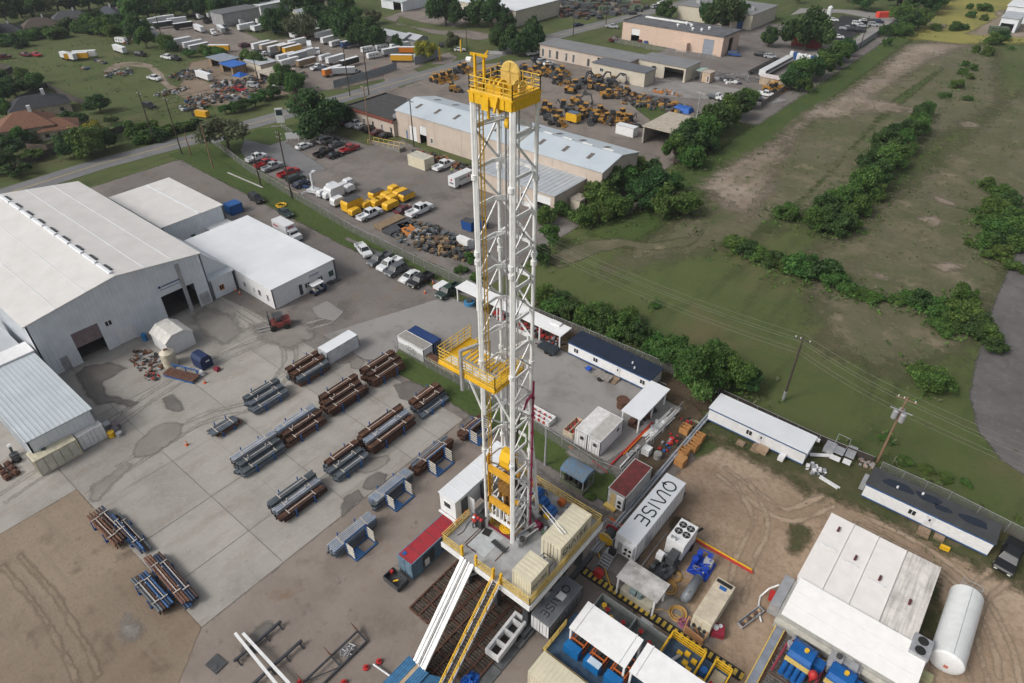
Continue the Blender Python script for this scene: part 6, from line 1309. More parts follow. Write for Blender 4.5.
simple('red_valve_set','dark red valve assembly on the floor beside the navy skip box','valve',(-80.8,30.9,0),lambda k:(k.box(-.5,.5,-.3,.3,0,.3),k.cyl((-.4,0,.3),(.4,0,.35),.2,8),k.cyl((.1,.3,0),(.1,.3,.5),.15,8)),mat('dull_red',(.2,.02,.04)))
t=thing('white_motor','white and grey motor on the ground in front of the navy skip box','motor',(-81.5,29.0,0));k=MB();k.box(-.4,.5,-.3,.3,0,.25);k.build('base',steel,t);k=MB();k.cyl((-.3,0,.5),(.3,0,.5),.25,12);k.build('motor',whitep,t)
t=thing('rusty_pipe_cradle','blue cradle of rusty pipes left of the navy skip box','pipe rack',(-83.2,26.9,0),.35)
k=MB();k.bar((-2.6,.9,.2),(2.6,.9,.2),.12);k.bar((-2.6,-.8,.2),(2.6,-.8,.2),.12)
for x in(-2,0,2):k.bar((x,-.8,.2),(x,.9,.2),.12);k.bar((x,.9,.2),(x,.9,1.1),.12)
k.bar((-2.4,.9,1.1),(2.4,.9,1.1),.12);k.build('cradle',bluep,t)
for i in range(6):k=MB();k.cyl((-2.7,-.65+i*.25,.4+.08*(i%2)),(2.6,-.65+i*.25,.4+.08*(i%2)),.13,8);k.build('pipe',rust,t)
heap('iron_scrap','flat spread of rusty pipe fittings and chains between the doors and the shed','scrap heap',(-90.6,25.4,0),120,.45,(3.8,1.8,.25),[rust,machine,mat('rust_light',(.2,.09,.05)),steel])
heap('iron_scrap','small heap of iron fittings with a red valve left of the pipe cradle','scrap heap',(-86.9,24.2,0),36,.4,(1.6,1.0,.3),[rust,steel,machine,redp])
c=container('cream_long_container','long cream container with many doors against the ribbed shed','container',-78.9,6.3,2.2,4.9,2.5,0,creamc,mat('cream_roof_ribs',(.50,.47,.36),.6))
for i in range(5):k=MB();k.box(1.1,1.14,-2.3+i*.92,-1.5+i*.92,.2,2.3);k.build('side_door',mat('container_pale',(.56,.55,.47)),c)
k=MB();k.cyl((-.2,-.8,2.5),(-.2,-.8,2.56),.3,8);k.build('roof_patch',dkgrey,c)
container('white_short_container','short white container with dented roof beside the cream one','container',-79.4,11.4,2.0,3.1,2.3,0,whitep,mat('white_ribs',(.55,.55,.53)),doorend='E')
for i,(x,y,m,lab)in enumerate(((-81.2,15.3,steel,'grey stillage box nearest the ribbed shed corner'),(-80.3,16.0,mat('mauve_steel',(.2,.16,.17)),'mauve stillage box with a red load near the ribbed shed'),(-79.5,15.6,mat('mauve_grey',(.15,.14,.16)),'mauve grey stillage box near the ribbed shed'),(-78.6,15.6,steel,'low round grey drum cover by the stillages'),(-79.1,14.9,rigy,'yellow drum beside the short white container'))):
 simple('stillage' if i<3 else 'drum',lab,'stillage' if i<3 else 'drum',(x,y,0),(lambda k:(k.box(-.5,.5,-.4,.4,0,.7),k.box(-.4,.4,-.3,.3,.7,.74)))if i<3 else(lambda k:k.cyl((0,0,0),(0,0,.5+.3*(4==i)),.4,14)),m)
t=thing('wellhead','small black and white wellhead valve left of the cream container','valve',(-85.0,5.5,0));k=MB();k.cyl((0,0,0),(0,0,.5),.5,14);k.cyl((0,0,.5),(-.4,.1,1.4),.16,10);k.build('body',dkgrey,t);k=MB();k.cyl((-.4,.1,1.4),(-.48,.12,1.7),.2,10);k.build('cap',whitep,t)
for i in range(7):
 simple('rusty_block',['rusty steel block by the wellhead','rusty square casting nearest the yard edge','rusty casting in the middle of the row','rusty casting beside the cream container','dark rusty casting with a hollow centre','small rusty casting behind the others','black drum beside the rusty castings'][i],'casting',(-83.9+(i%3)*1.1,3.5+(i//3)*.95,0),lambda k:(k.box(-.4,.4,-.33,.33,0,.5),k.box(-.22,.22,-.18,.18,.5,.62)),rust if i<6 else black,rz=.1*i,group='rusty castings at the end of the ribbed shed')
beam_m={'r':[rust,mat('rusty_steel_bright',(.155,.078,.050),.85,var=.25,scale=3),mat('rusty_steel_dark',(.070,.042,.034),.85,var=.2,scale=3)],'g':[mat('beam_grey',(.17,.20,.24),.5,.2,var=.15),mat('beam_grey_dark',(.10,.12,.135),.5,.2,var=.15),mat('beam_grey_mid',(.13,.155,.175),.5,.2)],'l':[mat('beam_pale_blue',(.30,.36,.46),.5,.2),mat('beam_pale',(.35,.38,.42),.5,.2)],'b':[mat('dusty_blue',(.03,.09,.22),.6),mat('beam_grey_dark',(.10,.12,.135)),mat('beam_navy',(.02,.035,.07),.6)],'d':[mat('rusty_steel_dark',(.075,.035,.028)),mat('beam_grey_dark',(.10,.12,.135)),mat('beam_navy',(.02,.035,.07),.6)]}
postm=mat('post_pale',(.48,.44,.40),.6)
def hbeam(L_,w_,h_):
 k=MB();t_=.035;k.box(-w_/2,w_/2,-L_/2,L_/2,h_-t_,h_);k.box(-w_/2,w_/2,-L_/2,L_/2,0,t_);k.box(-t_/2,t_/2,-L_/2,L_/2,t_,h_-t_);return k
BEAMS={}
def beam(kind,L_,w_):
 key=(kind,round(L_,1),w_)
 if key not in BEAMS:
  if kind=='h':BEAMS[key]=hbeam(L_,w_,.40).mesh('beam',rust)
  else:
   k=MB();k.cyl((0,-L_/2,.2),(0,L_/2,.2),.12,10);BEAMS[key]=k.mesh('pipe',rust)
 return BEAMS[key]
LAYN={'r':'rusty brown','g':'grey','l':'pale blue','b':'dark blue','d':'dark mixed'}
def rack(x,y,Lr,tiers,where,fingers=0,rz=0,kind='h',wide=2.7):
 """tiers: list of strings bottom to top, e.g. 'rrg'; each letter one bundle of four beams across"""
 x+=.5*(not rz);t=thing('stock_rack','blue steel stock rack with stubby posts '+where,'stock rack',(x,y,0),rz,'blue steel stock racks')
 k=MB()
 for yy in(-Lr*.2,Lr*.2):
  k.box(-wide/2-.2,wide/2+.2,yy-.09,yy+.09,0,.2)
 k.box(-.08,.08,-Lr*.2+.091,Lr*.2-.091,0,.18);k.build('base',bluep,t)
 hmax=.2+len(tiers)*.46
 for yy in(-Lr*.2,Lr*.2):
  for xx in((-wide/2-.12,.0,wide/2+.12)if not fingers else(-wide/2-.12,)):
   k=MB();k.box(xx-.05,xx+.05,yy-.06,yy+.06,.2,(hmax+.25 if xx<0 else hmax*.55 if xx>0 else hmax-.1));k.build('post',bluep if xx else postm,t)
 R_=Matrix.Rotation(rz,3,'Z')
 for ti,s in enumerate(tiers):
  n=len(s);bw=wide/n
  for bi,c_ in enumerate(s):
   if c_=='.':continue
   off=R_@Vector((-wide/2+bw*(bi+.5),RND.uniform(-.25,.25),0))
   side=['left','middle','right'][min(2,int(3*bi/n))]if n>1 else 'single'
   lay=['lowest','second','third','fourth','fifth','sixth','seventh'][ti]
   lab='%s %s bundle, %s layer, %s'%(side,LAYN[c_],lay,where)
   w=thing('steel_bundle',' '.join(lab.split()[:16]),'steel bundle',(x+off.x,y+off.y,.2+ti*.46),rz,'bundles of steel on the stock racks')
   nb=max(2,int(bw/(.2 if kind=='h' else.26)));Lb=Lr*RND.uniform(.93,1.0)
   for j in range(nb):
    o=bpy.data.objects.new('beam' if kind=='h' else 'pipe',beam(kind,Lb,.155));C.objects.link(o);o.parent=w
    o.location=(-bw/2+bw*(j+.5)/nb,RND.uniform(-.12,.12),0);setmat(o,RND.choice(beam_m[c_]))
   k=MB()
   for yy in(-Lr*.28,Lr*.28):k.box(-bw/2+.02,bw/2-.02,yy-.05,yy+.05,.401,.455)
   k.box(-.04,.04,-Lr*.28+.051,Lr*.28-.051,.401,.42);k.build('spacer',postm,w)
 if fingers:
  f=thing('finger_rack','blue finger rack with pale slats '+where,'finger rack',(x+wide/2+.3,y-.1,0),rz,'blue finger racks with pale slats')
  k=MB();[k.box(.0,1.5,s*1.4-.1,s*1.4+.1,0,.12)for s in(-1,1)];k.box(1.3,1.5,-1.3,1.3,0,.119);k.box(.1,1.3,-1.3,-.2,.0,.05);k.bar((0,-1.5,2.2),(0,1.5,2.2),.14);k.box(-.06,.06,-1.3,1.3,.0,.12);k.build('frame',mat('dusty_blue',(.03,.09,.22),.6),f)
  for s in(-1,1):
   k=MB();k.box(-.08,.08,s*1.4-.08,s*1.4+.08,.12,2.1);up=k.build('upright',bluep,f)
   for j in range(5):k=MB();k.bar((.0,s*1.4,.35+j*.38),(1.2,s*1.4,.30+j*.38),.1,.1);k.build('slat',mat('slat_cream',(.58,.55,.48),.6),up)
 return t
rack(-69.3,24.9,4.0,['gr','g'],'left of the grey row',rz=0,kind='p',wide=1.6)
rack(-69.7,31.6,5.6,['ggg','ggg','gg.','g..'],'in the left column behind the first')
rack(-69.9,38.7,5.6,['rrr','ggg','rrg','rr.','r..'],'at the top of the left column')
rack(-61.2,24.6,6.2,['ggg','ggg','rg.','l..'],'at the near end of the second column')
rack(-61.3,31.2,6.2,['rrr','rrr','lr.','l..'],'second in the second column')
rack(-61.5,38.2,6.6,['rrr','rrr','rrr','rr.','r..'],'third in the second column')
rack(-61.6,45.6,6.2,['rrr','rrr','rrr','rr.','r..'],'at the far end of the second column')
rack(-51.9,23.6,6.4,['rrr','ggr','gl.','g..'],'at the near end of the third column')
rack(-51.9,30.8,5.2,['ggg','ggg','gg.','r..'],'second in the third column')
rack(-52.0,37.6,7.6,['rrr','rrr','rrr','rl.','r..'],'third in the third column')
rack(-51.9,45.2,5.2,['ggg','gg.','rr.','r..'],'beside the grass in the third column')
rack(-44.6,31.4,6.2,['gg','gg','ll'],'with pale beams near the white cabin',fingers=1,wide=1.4)
rack(-44.6,38.2,6.4,['rr','rr','gr'],'with rusty beams near the white cabin',fingers=1,wide=1.4)
rack(-44.2,45.2,4.6,['rr','rr'],'behind the left mast leg',fingers=1,wide=1.4)
rack(-43.0,24.2,6.0,['gg','gg','ll'],'nearest the bottom left of the drill floor',fingers=1,wide=1.4)
rack(-64.6,7.9,6.6,['rd','rd'],'lying across the concrete edge at lower left',rz=PI/2+.03,kind='p',wide=2.0)
rack(-62.0,9.0,7.6,['bd','b.'],'behind the rusty pipe bundles at lower left',rz=PI/2-.0,kind='p',wide=1.2)
rack(-53.0,6.9,6.0,['rd','db'],'lowest of the dark pipe racks at lower left',rz=PI/2,kind='p',wide=1.6)
rack(-53.0,8.9,8.4,['bd','rd'],'on the corner of the concrete at lower left',rz=PI/2-.02,kind='p',wide=1.6)
for i,(x,y,l,lab)in enumerate(((-40.2,10.7,5.2,'left low dark trestle beam on the brown paving'),(-37.0,10.7,5.4,'right low dark trestle beam on the brown paving'))):
 t=thing('trestle_beam',lab,'trestle',(x,y,0),0,'low trestle beams')
 k=MB();k.box(-.12,.12,-l/2,l/2,.45,.65);k.build('beam',mat('blackened_steel',(.04,.045,.055),.6),t)
 for q in range(4):k=MB();k.bar((-.0,-l/2+.3+q*(l-.6)/3,.45),(.55,-l/2+.3+q*(l-.6)/3,.0),.12);k.bar((0,-l/2+.3+q*(l-.6)/3,.45),(-.35,-l/2+.3+q*(l-.6)/3,.0),.12);k.build('leg',mat('blackened_steel',(.04,.045,.055)),t)
for i,(dx,ya,lab)in enumerate(((0,0,'long white steel beam lying across both trestles'),(.6,.8,'second white steel beam resting on the trestles'))):
 k=MB();k.bar((-42.4+dx,9.7+ya*.6,.78),(-34.6+dx*.5,9.3+ya,.78),.26,.2);o=k.build('white_beam',whitep);tag(o,lab,'beam','white beams on the trestles')
t=thing('black_frame_rack','dark open steel frame rack with three brown end plates','frame rack',(-33.0,14.2,0),0)
bs_=mat('blackened_steel',(.04,.045,.055))
k=MB()
for x in(-.6,.7):k.bar((x,-3.2,.5 if x<0 else.15),(x,3.2,.5 if x<0 else.15),.16)
for y in(-3.2,0,3.2):k.bar((-.6,y,.5),(.7,y,.15),.14)
k.bar((-.6,-3.1,.5),(.7,-.1,.2),.08);k.build('frame',bs_,t)
for y in(-3.2,0,3.2):k=MB();k.add([(-1.6,y,.9),(-.55,y,.0),(-.55,y,.7),(-1.6,y+.06,.9),(-.55,y+.06,.0),(-.55,y+.06,.7)],[(0,1,2),(5,4,3),(0,3,4,1),(1,4,5,2),(2,5,3,0)]);k.build('end_plate',rust,t)
simple('chain_heap','pile of pale chains inside the dark frame rack','chains',(-33.0,15.6,.1),lambda k:[k.path([(RND.uniform(-.4,.4)+.35*math.cos(q),RND.uniform(-.5,.5)+.35*math.sin(q),.05+.05*j)for q in np.linspace(0,5,9)],.05,5)for j in range(5)],steel)
simple('steel_plate','dark square steel plate on the dirt at the left of the trestles','plate',(-41.6,7.0,0),lambda k:(k.cb((0,0,.04),(1.6,1.3,.08),.1),k.cyl((.2,-.3,.08),(.2,-.3,.12),.3,12)),dkgrey)
for i,(px,py,lab)in enumerate(((366,668,'red jack stand left of the white catwalk post'),(379,662,'red jack stand beside the grey pipe'),(300,683,'pair of red valves at the bottom edge below the trestles'),(344,683,'red cap at the bottom edge by the frame rack'))):
 A=G(px,py);simple('jack_stand',lab,'stand',A,lambda k:(k.cyl((0,0,0),(0,0,.15),.3,10),k.cyl((0,0,.15),(0,0,.5),.12,8)),redp)
k=MB();A=G(374,666);B=G(398,683);k.cyl((A.x,A.y,.3),(B.x,B.y,.3),.12,8);k.cyl((A.x,A.y,0),(A.x,A.y,.3),.1,8);o=k.build('grey_pipe',steel);tag(o,'grey pipe on a stand left of the blue catwalk','pipe')
def cone(px,py,lab,s=1):
 A=G(px,py);t=thing('traffic_cone',lab,'traffic cone',A,0,'orange traffic cones');k=MB();k.cb((0,0,.03),(.4*s,.4*s,.06));k.cyl((0,0,.06),(0,0,.75*s),.16*s,10,.03);k.build('cone',mat('cone_orange',(.6,.12,.03)),t)
 k=MB();k.cyl((0,0,.35*s),(0,0,.5*s),.112*s,10,.08*s);k.build('band',whitep,t)
for px,py,lab in((425,293,'cone by the pickup nearest the long canopy'),(434,288,'cone between the last two parked pickups'),(433,283,'cone behind the small trailer near the canopy'),(187,445,'cone lying beside the left pipe rack'),(205,383,'cone near the pipe cradle'),(171,377,'orange cone left of the pipe cradle'),(236,291,'orange cones group under the office corner'),(240,294,'second orange cone under the office corner')):cone(px,py,lab)
COL={'white':(.62,.64,.66),'silver':(.32,.34,.36),'grey':(.09,.10,.11),'black':(.012,.013,.015),'red':(.30,.015,.02),'maroon':(.09,.012,.02),'navy':(.012,.02,.05),'green':(.02,.04,.035),'blue':(.02,.07,.22),'gold':(.22,.16,.09),'yellow':(.62,.33,.02),'orange':(.55,.17,.02),'tan':(.40,.34,.25),'teal':(.05,.2,.25)}
def paint(c):return mat('car_paint_'+c,COL[c],.3,0,var=.03,spec=.6)
wheelm=black;rimm=mat('alloy_rim',(.35,.36,.38),.35,.6);lampm=mat('lamp_lens',(.6,.6,.55),.2);tailm=mat('tail_lens',(.25,.01,.01),.3)
PROTO={}
def car_shapes(kind):
 """returns (body MB, glass MB, wheels list[(x,y,r)], L, W) ; front is +x"""
 b=MB();g=MB()
 D_={'sedan':(4.6,1.8,.75,.95,.52),'suv':(4.7,1.9,.8,1.05,.7),'pickup':(5.7,1.95,.85,1.1,.72),'van':(5.4,2.0,.8,1.15,.95)}[kind]
 Lc,W_,hh,hs,ch=D_;a=Lc/2;w=W_/2;z0=.32
 if kind=='sedan':pts=[(-a,.4),(-a,.85),(-a+.15,.95),(-a+.9,.98),(a-1.25,.95),(a-.2,.78),(a,.62),(a,.35),(a-.3,z0-.05),(-a+.3,z0-.05)];cab=(-a+.55,a-1.2,-a+1.15,a-1.95);top=1.42;zc=.95
 elif kind=='suv':pts=[(-a,.45),(-a,1.05),(a-1.2,1.08),(a-.15,.98),(a,.8),(a,.42),(a-.3,z0),(-a+.3,z0)];cab=(-a+.02,a-1.15,-a+.25,a-1.75);top=1.72;zc=1.05
 elif kind=='van':pts=[(-a,.45),(-a,1.2),(a-.9,1.25),(a-.1,1.0),(a,.8),(a,.42),(a-.3,z0),(-a+.3,z0)];cab=(-a+.02,a-.85,-a+.15,a-1.5);top=2.1;zc=1.2
 else:pts=None;cab=(-.75,a-1.35,-.55,a-1.95);top=1.85;zc=1.13
 def hull(P,w_,wt):
  n=len(P);vs=[(x,-w_ if z<.7 else-wt,z)for x,z in P]+[(x,w_ if z<.7 else wt,z)for x,z in P]
  b.add(vs,[tuple(range(n)),tuple(range(2*n-1,n-1,-1))]+[(i,n+i,n+(i+1)%n,(i+1)%n)for i in range(n)])
 if pts:hull(pts,w,w-.06)
 else:
  hull([(-.85,.45),(-.85,1.15),(a-1.3,1.17),(a-.15,1.08),(a,.9),(a,.5),(a-.3,.4),(-.8,.4)],w,w-.05)
  b.box(-a,-.85,-w+.02,w-.02,.5,.68)
  for s in(-1,1):b.box(-a,-.86,s*(w-.09)-.07,s*(w-.09)+.07,.681,1.12)
  b.box(-a,-a+.1,-w+.17,w-.17,.681,1.1);b.box(-a-.12,-a-.001,-w+.1,w-.1,.45,.6)
 x0,x1,X0,X1=cab;wi=w-.08;wt=w-.28
 g.frus(x0,x1,-wi,wi,zc-.02,X0,X1,-wt,wt,top-.05)
 b.frus(X0-.02,X1+.04,-wt-.02,wt+.02,top-.06,X0+.08,X1-.1,-wt+.06,wt-.06,top+.02)
 for s in(-1,1):
  b.bar((x0+.02,s*wi,zc-.03),(X0+.0,s*wt,top-.03),.1,.07);b.bar((x1-.02,s*wi,zc-.03),(X1,s*wt,top-.03),.08,.06)
  m_=(x0+x1)/2-.1;M_=(X0+X1)/2-.05;b.bar((m_,s*(wi+.01),zc-.03),(M_,s*(wt+.01),top-.03),.09,.06)
  if kind in('suv','van'):q=x0+.75;b.bar((q,s*(wi+.01),zc-.03),(q+.1,s*(wt+.01),top-.03),.35 if kind=='van' else.12,.06)
  if kind=='van':
   for q in(x0+1.3,x0+1.9):b.bar((q,s*(wi+.01),zc-.03),(q+.05,s*(wt+.01),top-.03),.5,.06)
 wb=Lc*.3;r=.33 if kind=='sedan' else.38
 wh_=[(sx*wb+(.05 if sx>0 else 0),sy*(w-.1),r)for sx in(-1,1)for sy in(-1,1)]
 return b,g,wh_,a,w
def build_vehicle(kind,far):
 b,g,wh_,a,w=car_shapes(kind)
 if far:
  b.cur=1;b.add(g.v,g.f);b.cur=2
  for x,y,r in wh_:b.cyl((x,y-.1,r),(x,y+.1,r),r,8)
  return b.build('car' if kind!='pickup' else 'pickup_truck',[paint('white'),glass,wheelm])
 t=thing({'sedan':'car','suv':'suv','pickup':'pickup_truck','van':'van'}[kind],'','car')
 b.build('body',paint('white'),t);g.build('windows',glass,t)
 for x,y,r in wh_:
  k=MB();k.cyl((x,y-.12,r),(x,y+.12,r),r,16);wl=k.build('wheel',wheelm,t)
  s=1 if y>0 else-1;k=MB();k.cyl((x,y+s*.121,r),(x,y+s*.14,r),r*.6,10);k.build('rim',rimm,wl)
 for s in(-1,1):
  k=MB();k.box(a-.06,a+.02,s*(w-.32)-.16,s*(w-.32)+.16,.66,.84);k.build('headlight',lampm,t)
  k=MB();k.box(-a-.02,-a+.04,s*(w-.2)-.1,s*(w-.2)+.1,.72,.95);k.build('taillight',tailm,t)
 return t
CARGRP={}
def vehicle(kind,loc,rz,colour,label,group,scale=.92):
 far=depth(loc)>190;key=(kind,far)
 if key not in PROTO:
  o=build_vehicle(kind,far);PROTO[key]=o
  o.location=loc;o.rotation_euler=(0,0,rz);o.scale=(scale,)*3;o['label']=label;o['group']=group
  if far:setmat(o,paint(colour))
  else:[setmat(c,paint(colour))for c in children(o)if c.name.startswith('body')]
 else:o=dup(PROTO[key],loc,rz,label,group,{'':paint(colour),'body':paint(colour)},scale)
 o['category']={'sedan':'car','suv':'car','pickup':'pickup truck','van':'van'}[kind]
 return o
RX,RY=0.0,PI/2
def V(px,py,kind,colour,rz,label,group='parked vehicles',s=.92):
 A=G(px,py);A.z=0;return vehicle(kind,A,rz,colour,label,group,s)
g1='vehicles parked along the grass strip'
V(364,253,'pickup','white',-.35,'white pickup at the upper left end of the yard row, parked askew',g1)
V(380,262,'pickup','grey',RY+.05+PI,'dark grey pickup second in the yard row',g1)
V(390,267,'pickup','white',RY+.05+PI,'white pickup between the grey pickup and the dark suv',g1)
V(396,273,'suv','grey',RY+.05+PI,'dark suv in the middle of the yard row',g1)
V(410,279,'sedan','white',RY+.05+PI,'small white car between the dark suv and black pickup',g1)
V(421,283,'pickup','black',RY+.05+PI,'black pickup with its bed toward the fence in the yard row',g1)
V(449,294,'pickup','green',RY+PI,'dark green pickup beside the left end of the long canopy',g1)
V(257,201,'suv','black',-.1,'black suv alone at the far corner of the yard by the grass',g1)
V(286,215,'sedan','green',-.1,'dark car behind the white box truck',g1)
V(1007,560,'pickup','black',-PI/2-.12,'big black pickup beside the right end of the felt roofed office','vehicles on the sandy lot',.95)
t=thing('small_white_trailer','small white trailer with cones beside the dark green pickup','trailer',G(441,289),RY);k=MB();k.box(-1.2,1.2,-.7,.7,.5,1.0);k.build('bed',whitep,t)
for s in(-1,1):k=MB();k.cyl((0,s*.8-.08,.3),(0,s*.8+.08,.3),.3,12);k.build('wheel',black,t)
k=MB();k.bar((1.2,0,.5),(2.2,0,.45),.08);k.build('drawbar',steel,t)
g2='vehicles along the entrance drive'
for px,py,kd,c,lab in((257,160,'pickup','white','white pickup nearest the entrance on the grass edge'),(266,166,'pickup','red','red pickup between the white and silver pickups'),(273,169,'pickup','silver','silver pickup beside the leaning power pole'),(289,175,'pickup','red','bright red pickup behind the leaning power pole'),(296,181,'suv','green','dark green suv under the power pole'),(302,186,'sedan','navy','dark navy car nearest the white lift')):
 V(px,py,kd,c,RY+.0,lab,g2)
g3='vehicles in the middle of the neighbour lot'
for px,py,kd,c,lab in((304,148,'sedan','white','white sports car alone by the small white sign'),(325,142,'suv','white','white suv leading the middle group'),(331,144,'suv','black','black suv squeezed beside the white suv'),(337,146,'sedan','grey','dark grey car at the right of the black suv'),(324,155,'pickup','black','black pickup with a brown bed cover'),(335,157,'sedan','black','black hatchback beside the black pickup'),(350,151,'pickup','red','red pickup alone at the right of the middle group')):
 V(px,py,kd,c,RY,lab,g3)
g4='vehicles in front of the dark roofed brick building'
for px,py,kd,c,lab in((346,124,'suv','maroon','dark red suv under the big oak'),(355,126,'pickup','white','white pickup beside the dark red suv'),(362,128,'sedan','white','white car second from the big oak'),(370,131,'suv','black','black suv in the middle of the brick building row'),(378,134,'sedan','maroon','maroon car in front of the brick building'),(386,137,'sedan','black','black car nearest the loading ramp')):
 V(px,py,kd,c,RY+.02,lab,g4)
g5='work trucks near the stacked formwork'
V(370,217,'pickup','white',RY,'white service pickup with blue barrel beside the fence',g5,1.0)
V(404,212,'sedan','maroon',RY,'maroon car behind the long white crew pickup',g5)
V(420,213,'pickup','white',RY,'long white crew pickup right of the maroon car',g5,1.12)
V(444,168,'pickup','white',RY,'white tow truck with yellow gear behind the step van',g5,1.05)
def boxtruck(px,py,rz,lab,Lb=5.2,cab='white',body='white',s=1.0,mark=None,group=None,hb=3.0,cat='truck'):
 A=G(px,py);t=thing('box_truck',lab,cat,A,rz,group,s)
 k=MB();k.box(-Lb/2-.8,Lb/2-.8,-1.15,1.15,.75,hb+.2);bd=k.build('box',paint(body),t)
 k=MB();k.xprism([(Lb/2-.75,.5),(Lb/2-.75,2.3),(Lb/2-.1,2.3),(Lb/2+.4,1.5),(Lb/2+1.4,1.4),(Lb/2+1.5,.5)],-1.0,1.0);cb_=k.build('cab',paint(cab),t)
 k=MB();k.add([(Lb/2-.07,-.9,2.22),(Lb/2-.07,.9,2.22),(Lb/2+.4,.95,1.55),(Lb/2+.4,-.95,1.55)],[(0,1,2,3)]);k.box(Lb/2-.6,Lb/2-.1,-1.02,-1.001,1.4,2.1);k.build('windscreen',glass,cb_)
 for x in(-Lb/2+.4,Lb/2+.6):
  for sy in(-1,1):k=MB();k.cyl((x,sy*.95-.13,.42),(x,sy*.95+.13,.42),.42,14);k.build('wheel',black,t)
 if mark:
  k=MB()
  for i in range(6):k.box(-Lb/2-.2+i*.32,-Lb/2-.0+i*.32,-1.17,-1.151,2.1,2.5);
  k.box(-Lb/2-.2,-Lb/2+1.8,-1.165,-1.151,2.25,2.33);k.build('lettering',mark,bd)
 return t
redlet=mat('red_lettering',(.45,.03,.05));darklet=mat('dark_lettering',(.08,.09,.12))
t=boxtruck(288,236,-.03,'white box truck with red lettering parked behind the office',mark=redlet,s=.92)
k=MB();k.box(1.82,1.84,-.7,.7,2.55,2.85);k.build('lettering',redlet,t)
t=thing('step_van','long white step van with dark lettering and a red emblem left of the mast','van',G(462,184),RY-.02,None,.95)
k=MB();k.box(-3.4,2.9,-1.1,1.1,.5,2.85);bd=k.build('body',paint('white'),t)
k=MB();k.box(2.9,3.6,-1.0,1.0,.5,1.5);k.build('bonnet',paint('white'),t)
k=MB();k.box(2.9,2.93,-.95,.95,1.6,2.6);k.box(2.0,2.7,-1.12,-1.101,1.5,2.3);k.build('windscreen',glass,bd)
for x in(-1.9,2.7):
 for s in(-1,1):k=MB();k.cyl((x,s*1.0-.13,.42),(x,s*1.0+.13,.42),.42,14);k.build('wheel',black,t)
k=MB()
for i in range(7):k.box(-1.9+i*.36,-1.68+i*.36,-1.12,-1.101,1.7,2.2)
k.build('lettering',darklet,bd);k=MB();k.cyl((1.2,-1.101,1.95),(1.2,-1.13,1.95),.3,12);k.build('emblem',redlet,bd)
k=MB();k.cyl((-3.401,0,2.1),(-3.43,0,2.1),.28,12);k.build('emblem',redlet,bd);k=MB();k.box(-3.43,-3.401,-.6,.6,1.2,1.5);k.build('lettering',darklet,bd)
t=thing('golf_cart','blue golf cart with a white canopy parked by the office front','golf cart',G(319,292),RY)
k=MB();k.box(-1.2,1.3,-.6,.6,.3,.6);k.box(.8,1.35,-.55,.55,.6,.95);k.build('body',dblue,t);k=MB();k.box(-.9,-.3,-.5,.5,.6,.75);k.box(-1.0,-.9,-.5,.5,.75,1.2);k.box(.2,.6,-.5,.5,.6,.75);k.build('seat',mat('cream_vinyl',(.55,.52,.45)),t)
k=MB();k.box(-1.3,1.0,-.65,.65,1.85,1.93);k.build('canopy',whitep,t)
for x in(-1.1,.8):
 for s in(-1,1):k=MB();k.bar((x,s*.55,.6),(x,s*.6,1.85),.05);k.build('post',steel,t);k=MB();k.cyl((x,s*.6-.1,.28),(x,s*.6+.1,.28),.28,12);k.build('wheel',black,t)
t=thing('forklift','large dusty red forklift with forks lowered in front of the office','forklift',G(279,327),RY-.2,None,1.0)
k=MB();k.box(-1.5,1.0,-.9,.9,.5,1.2);k.box(-1.9,-.9,-.9,.9,.6,1.5);k.build('body',mat('faded_red',(.22,.05,.045),.6),t)
k=MB()
for x in(-.9,.5):
 for s in(-1,1):k.bar((x,s*.7,1.1),(x*.8,s*.65,2.3),.1)
k.box(-.9,.6,-.75,.75,2.3,2.38);k.box(-.5,.2,-.4,.4,1.2,1.5);k.build('cab_frame',dkgrey,t)
mast_=MB()
for s in(-1,1):mast_.bar((1.2,s*.55,.3),(1.2,s*.55,3.0),.16)
for z in(.8,1.9,2.9):mast_.bar((1.2,-.55,z),(1.2,.55,z),.12)
mast_.build('lift_mast',dkgrey,t)
for s in(-1,1):k=MB();k.box(1.3,3.2,s*.45-.09,s*.45+.09,.12,.2);k.build('fork',steel,t)
for x in(-1.2,.8):
 for s in(-1,1):k=MB();k.cyl((x,s*.95-.2,.5),(x,s*.95+.2,.5),.5,16);k.build('wheel',black,t)
t.rotation_euler=(0,0,-PI/2-.5)
def crate_gen(px,py,lx,ly,h,m,lab,cat='compressor',group=None,rz=RY,roof=None):
 t=thing('towable_compressor',lab,cat,G(px,py),rz,group);k=MB()
 k.xprism([(-lx/2,.45),(-lx/2,h*.8),(-lx/2+.3,h),(lx/2-.3,h),(lx/2,h*.8),(lx/2,.45)],-ly/2,ly/2);k.build('hood',m,t)
 if roof:k=MB();k.box(-lx/2+.28,lx/2-.28,-ly/2-.02,ly/2+.02,h,h+.05);k.build('lid',roof,t)
 k=MB();k.box(-lx/2,lx/2,-ly/2+.05,ly/2-.05,.3,.449);k.bar((lx/2,0,.4),(lx/2+1.0,0,.35),.1);k.build('chassis',dkgrey,t)
 for s in(-1,1):k=MB();k.cyl((0,s*(ly/2+.08)-.08,.3),(0,s*(ly/2+.08)+.08,.3),.3,10);k.build('wheel',black,t)
 return t
wm_=paint('white');ym_=mat('plant_yellow',(.66,.38,.02),.45,var=.08)
gg='white light towers and generators on the neighbour lot'
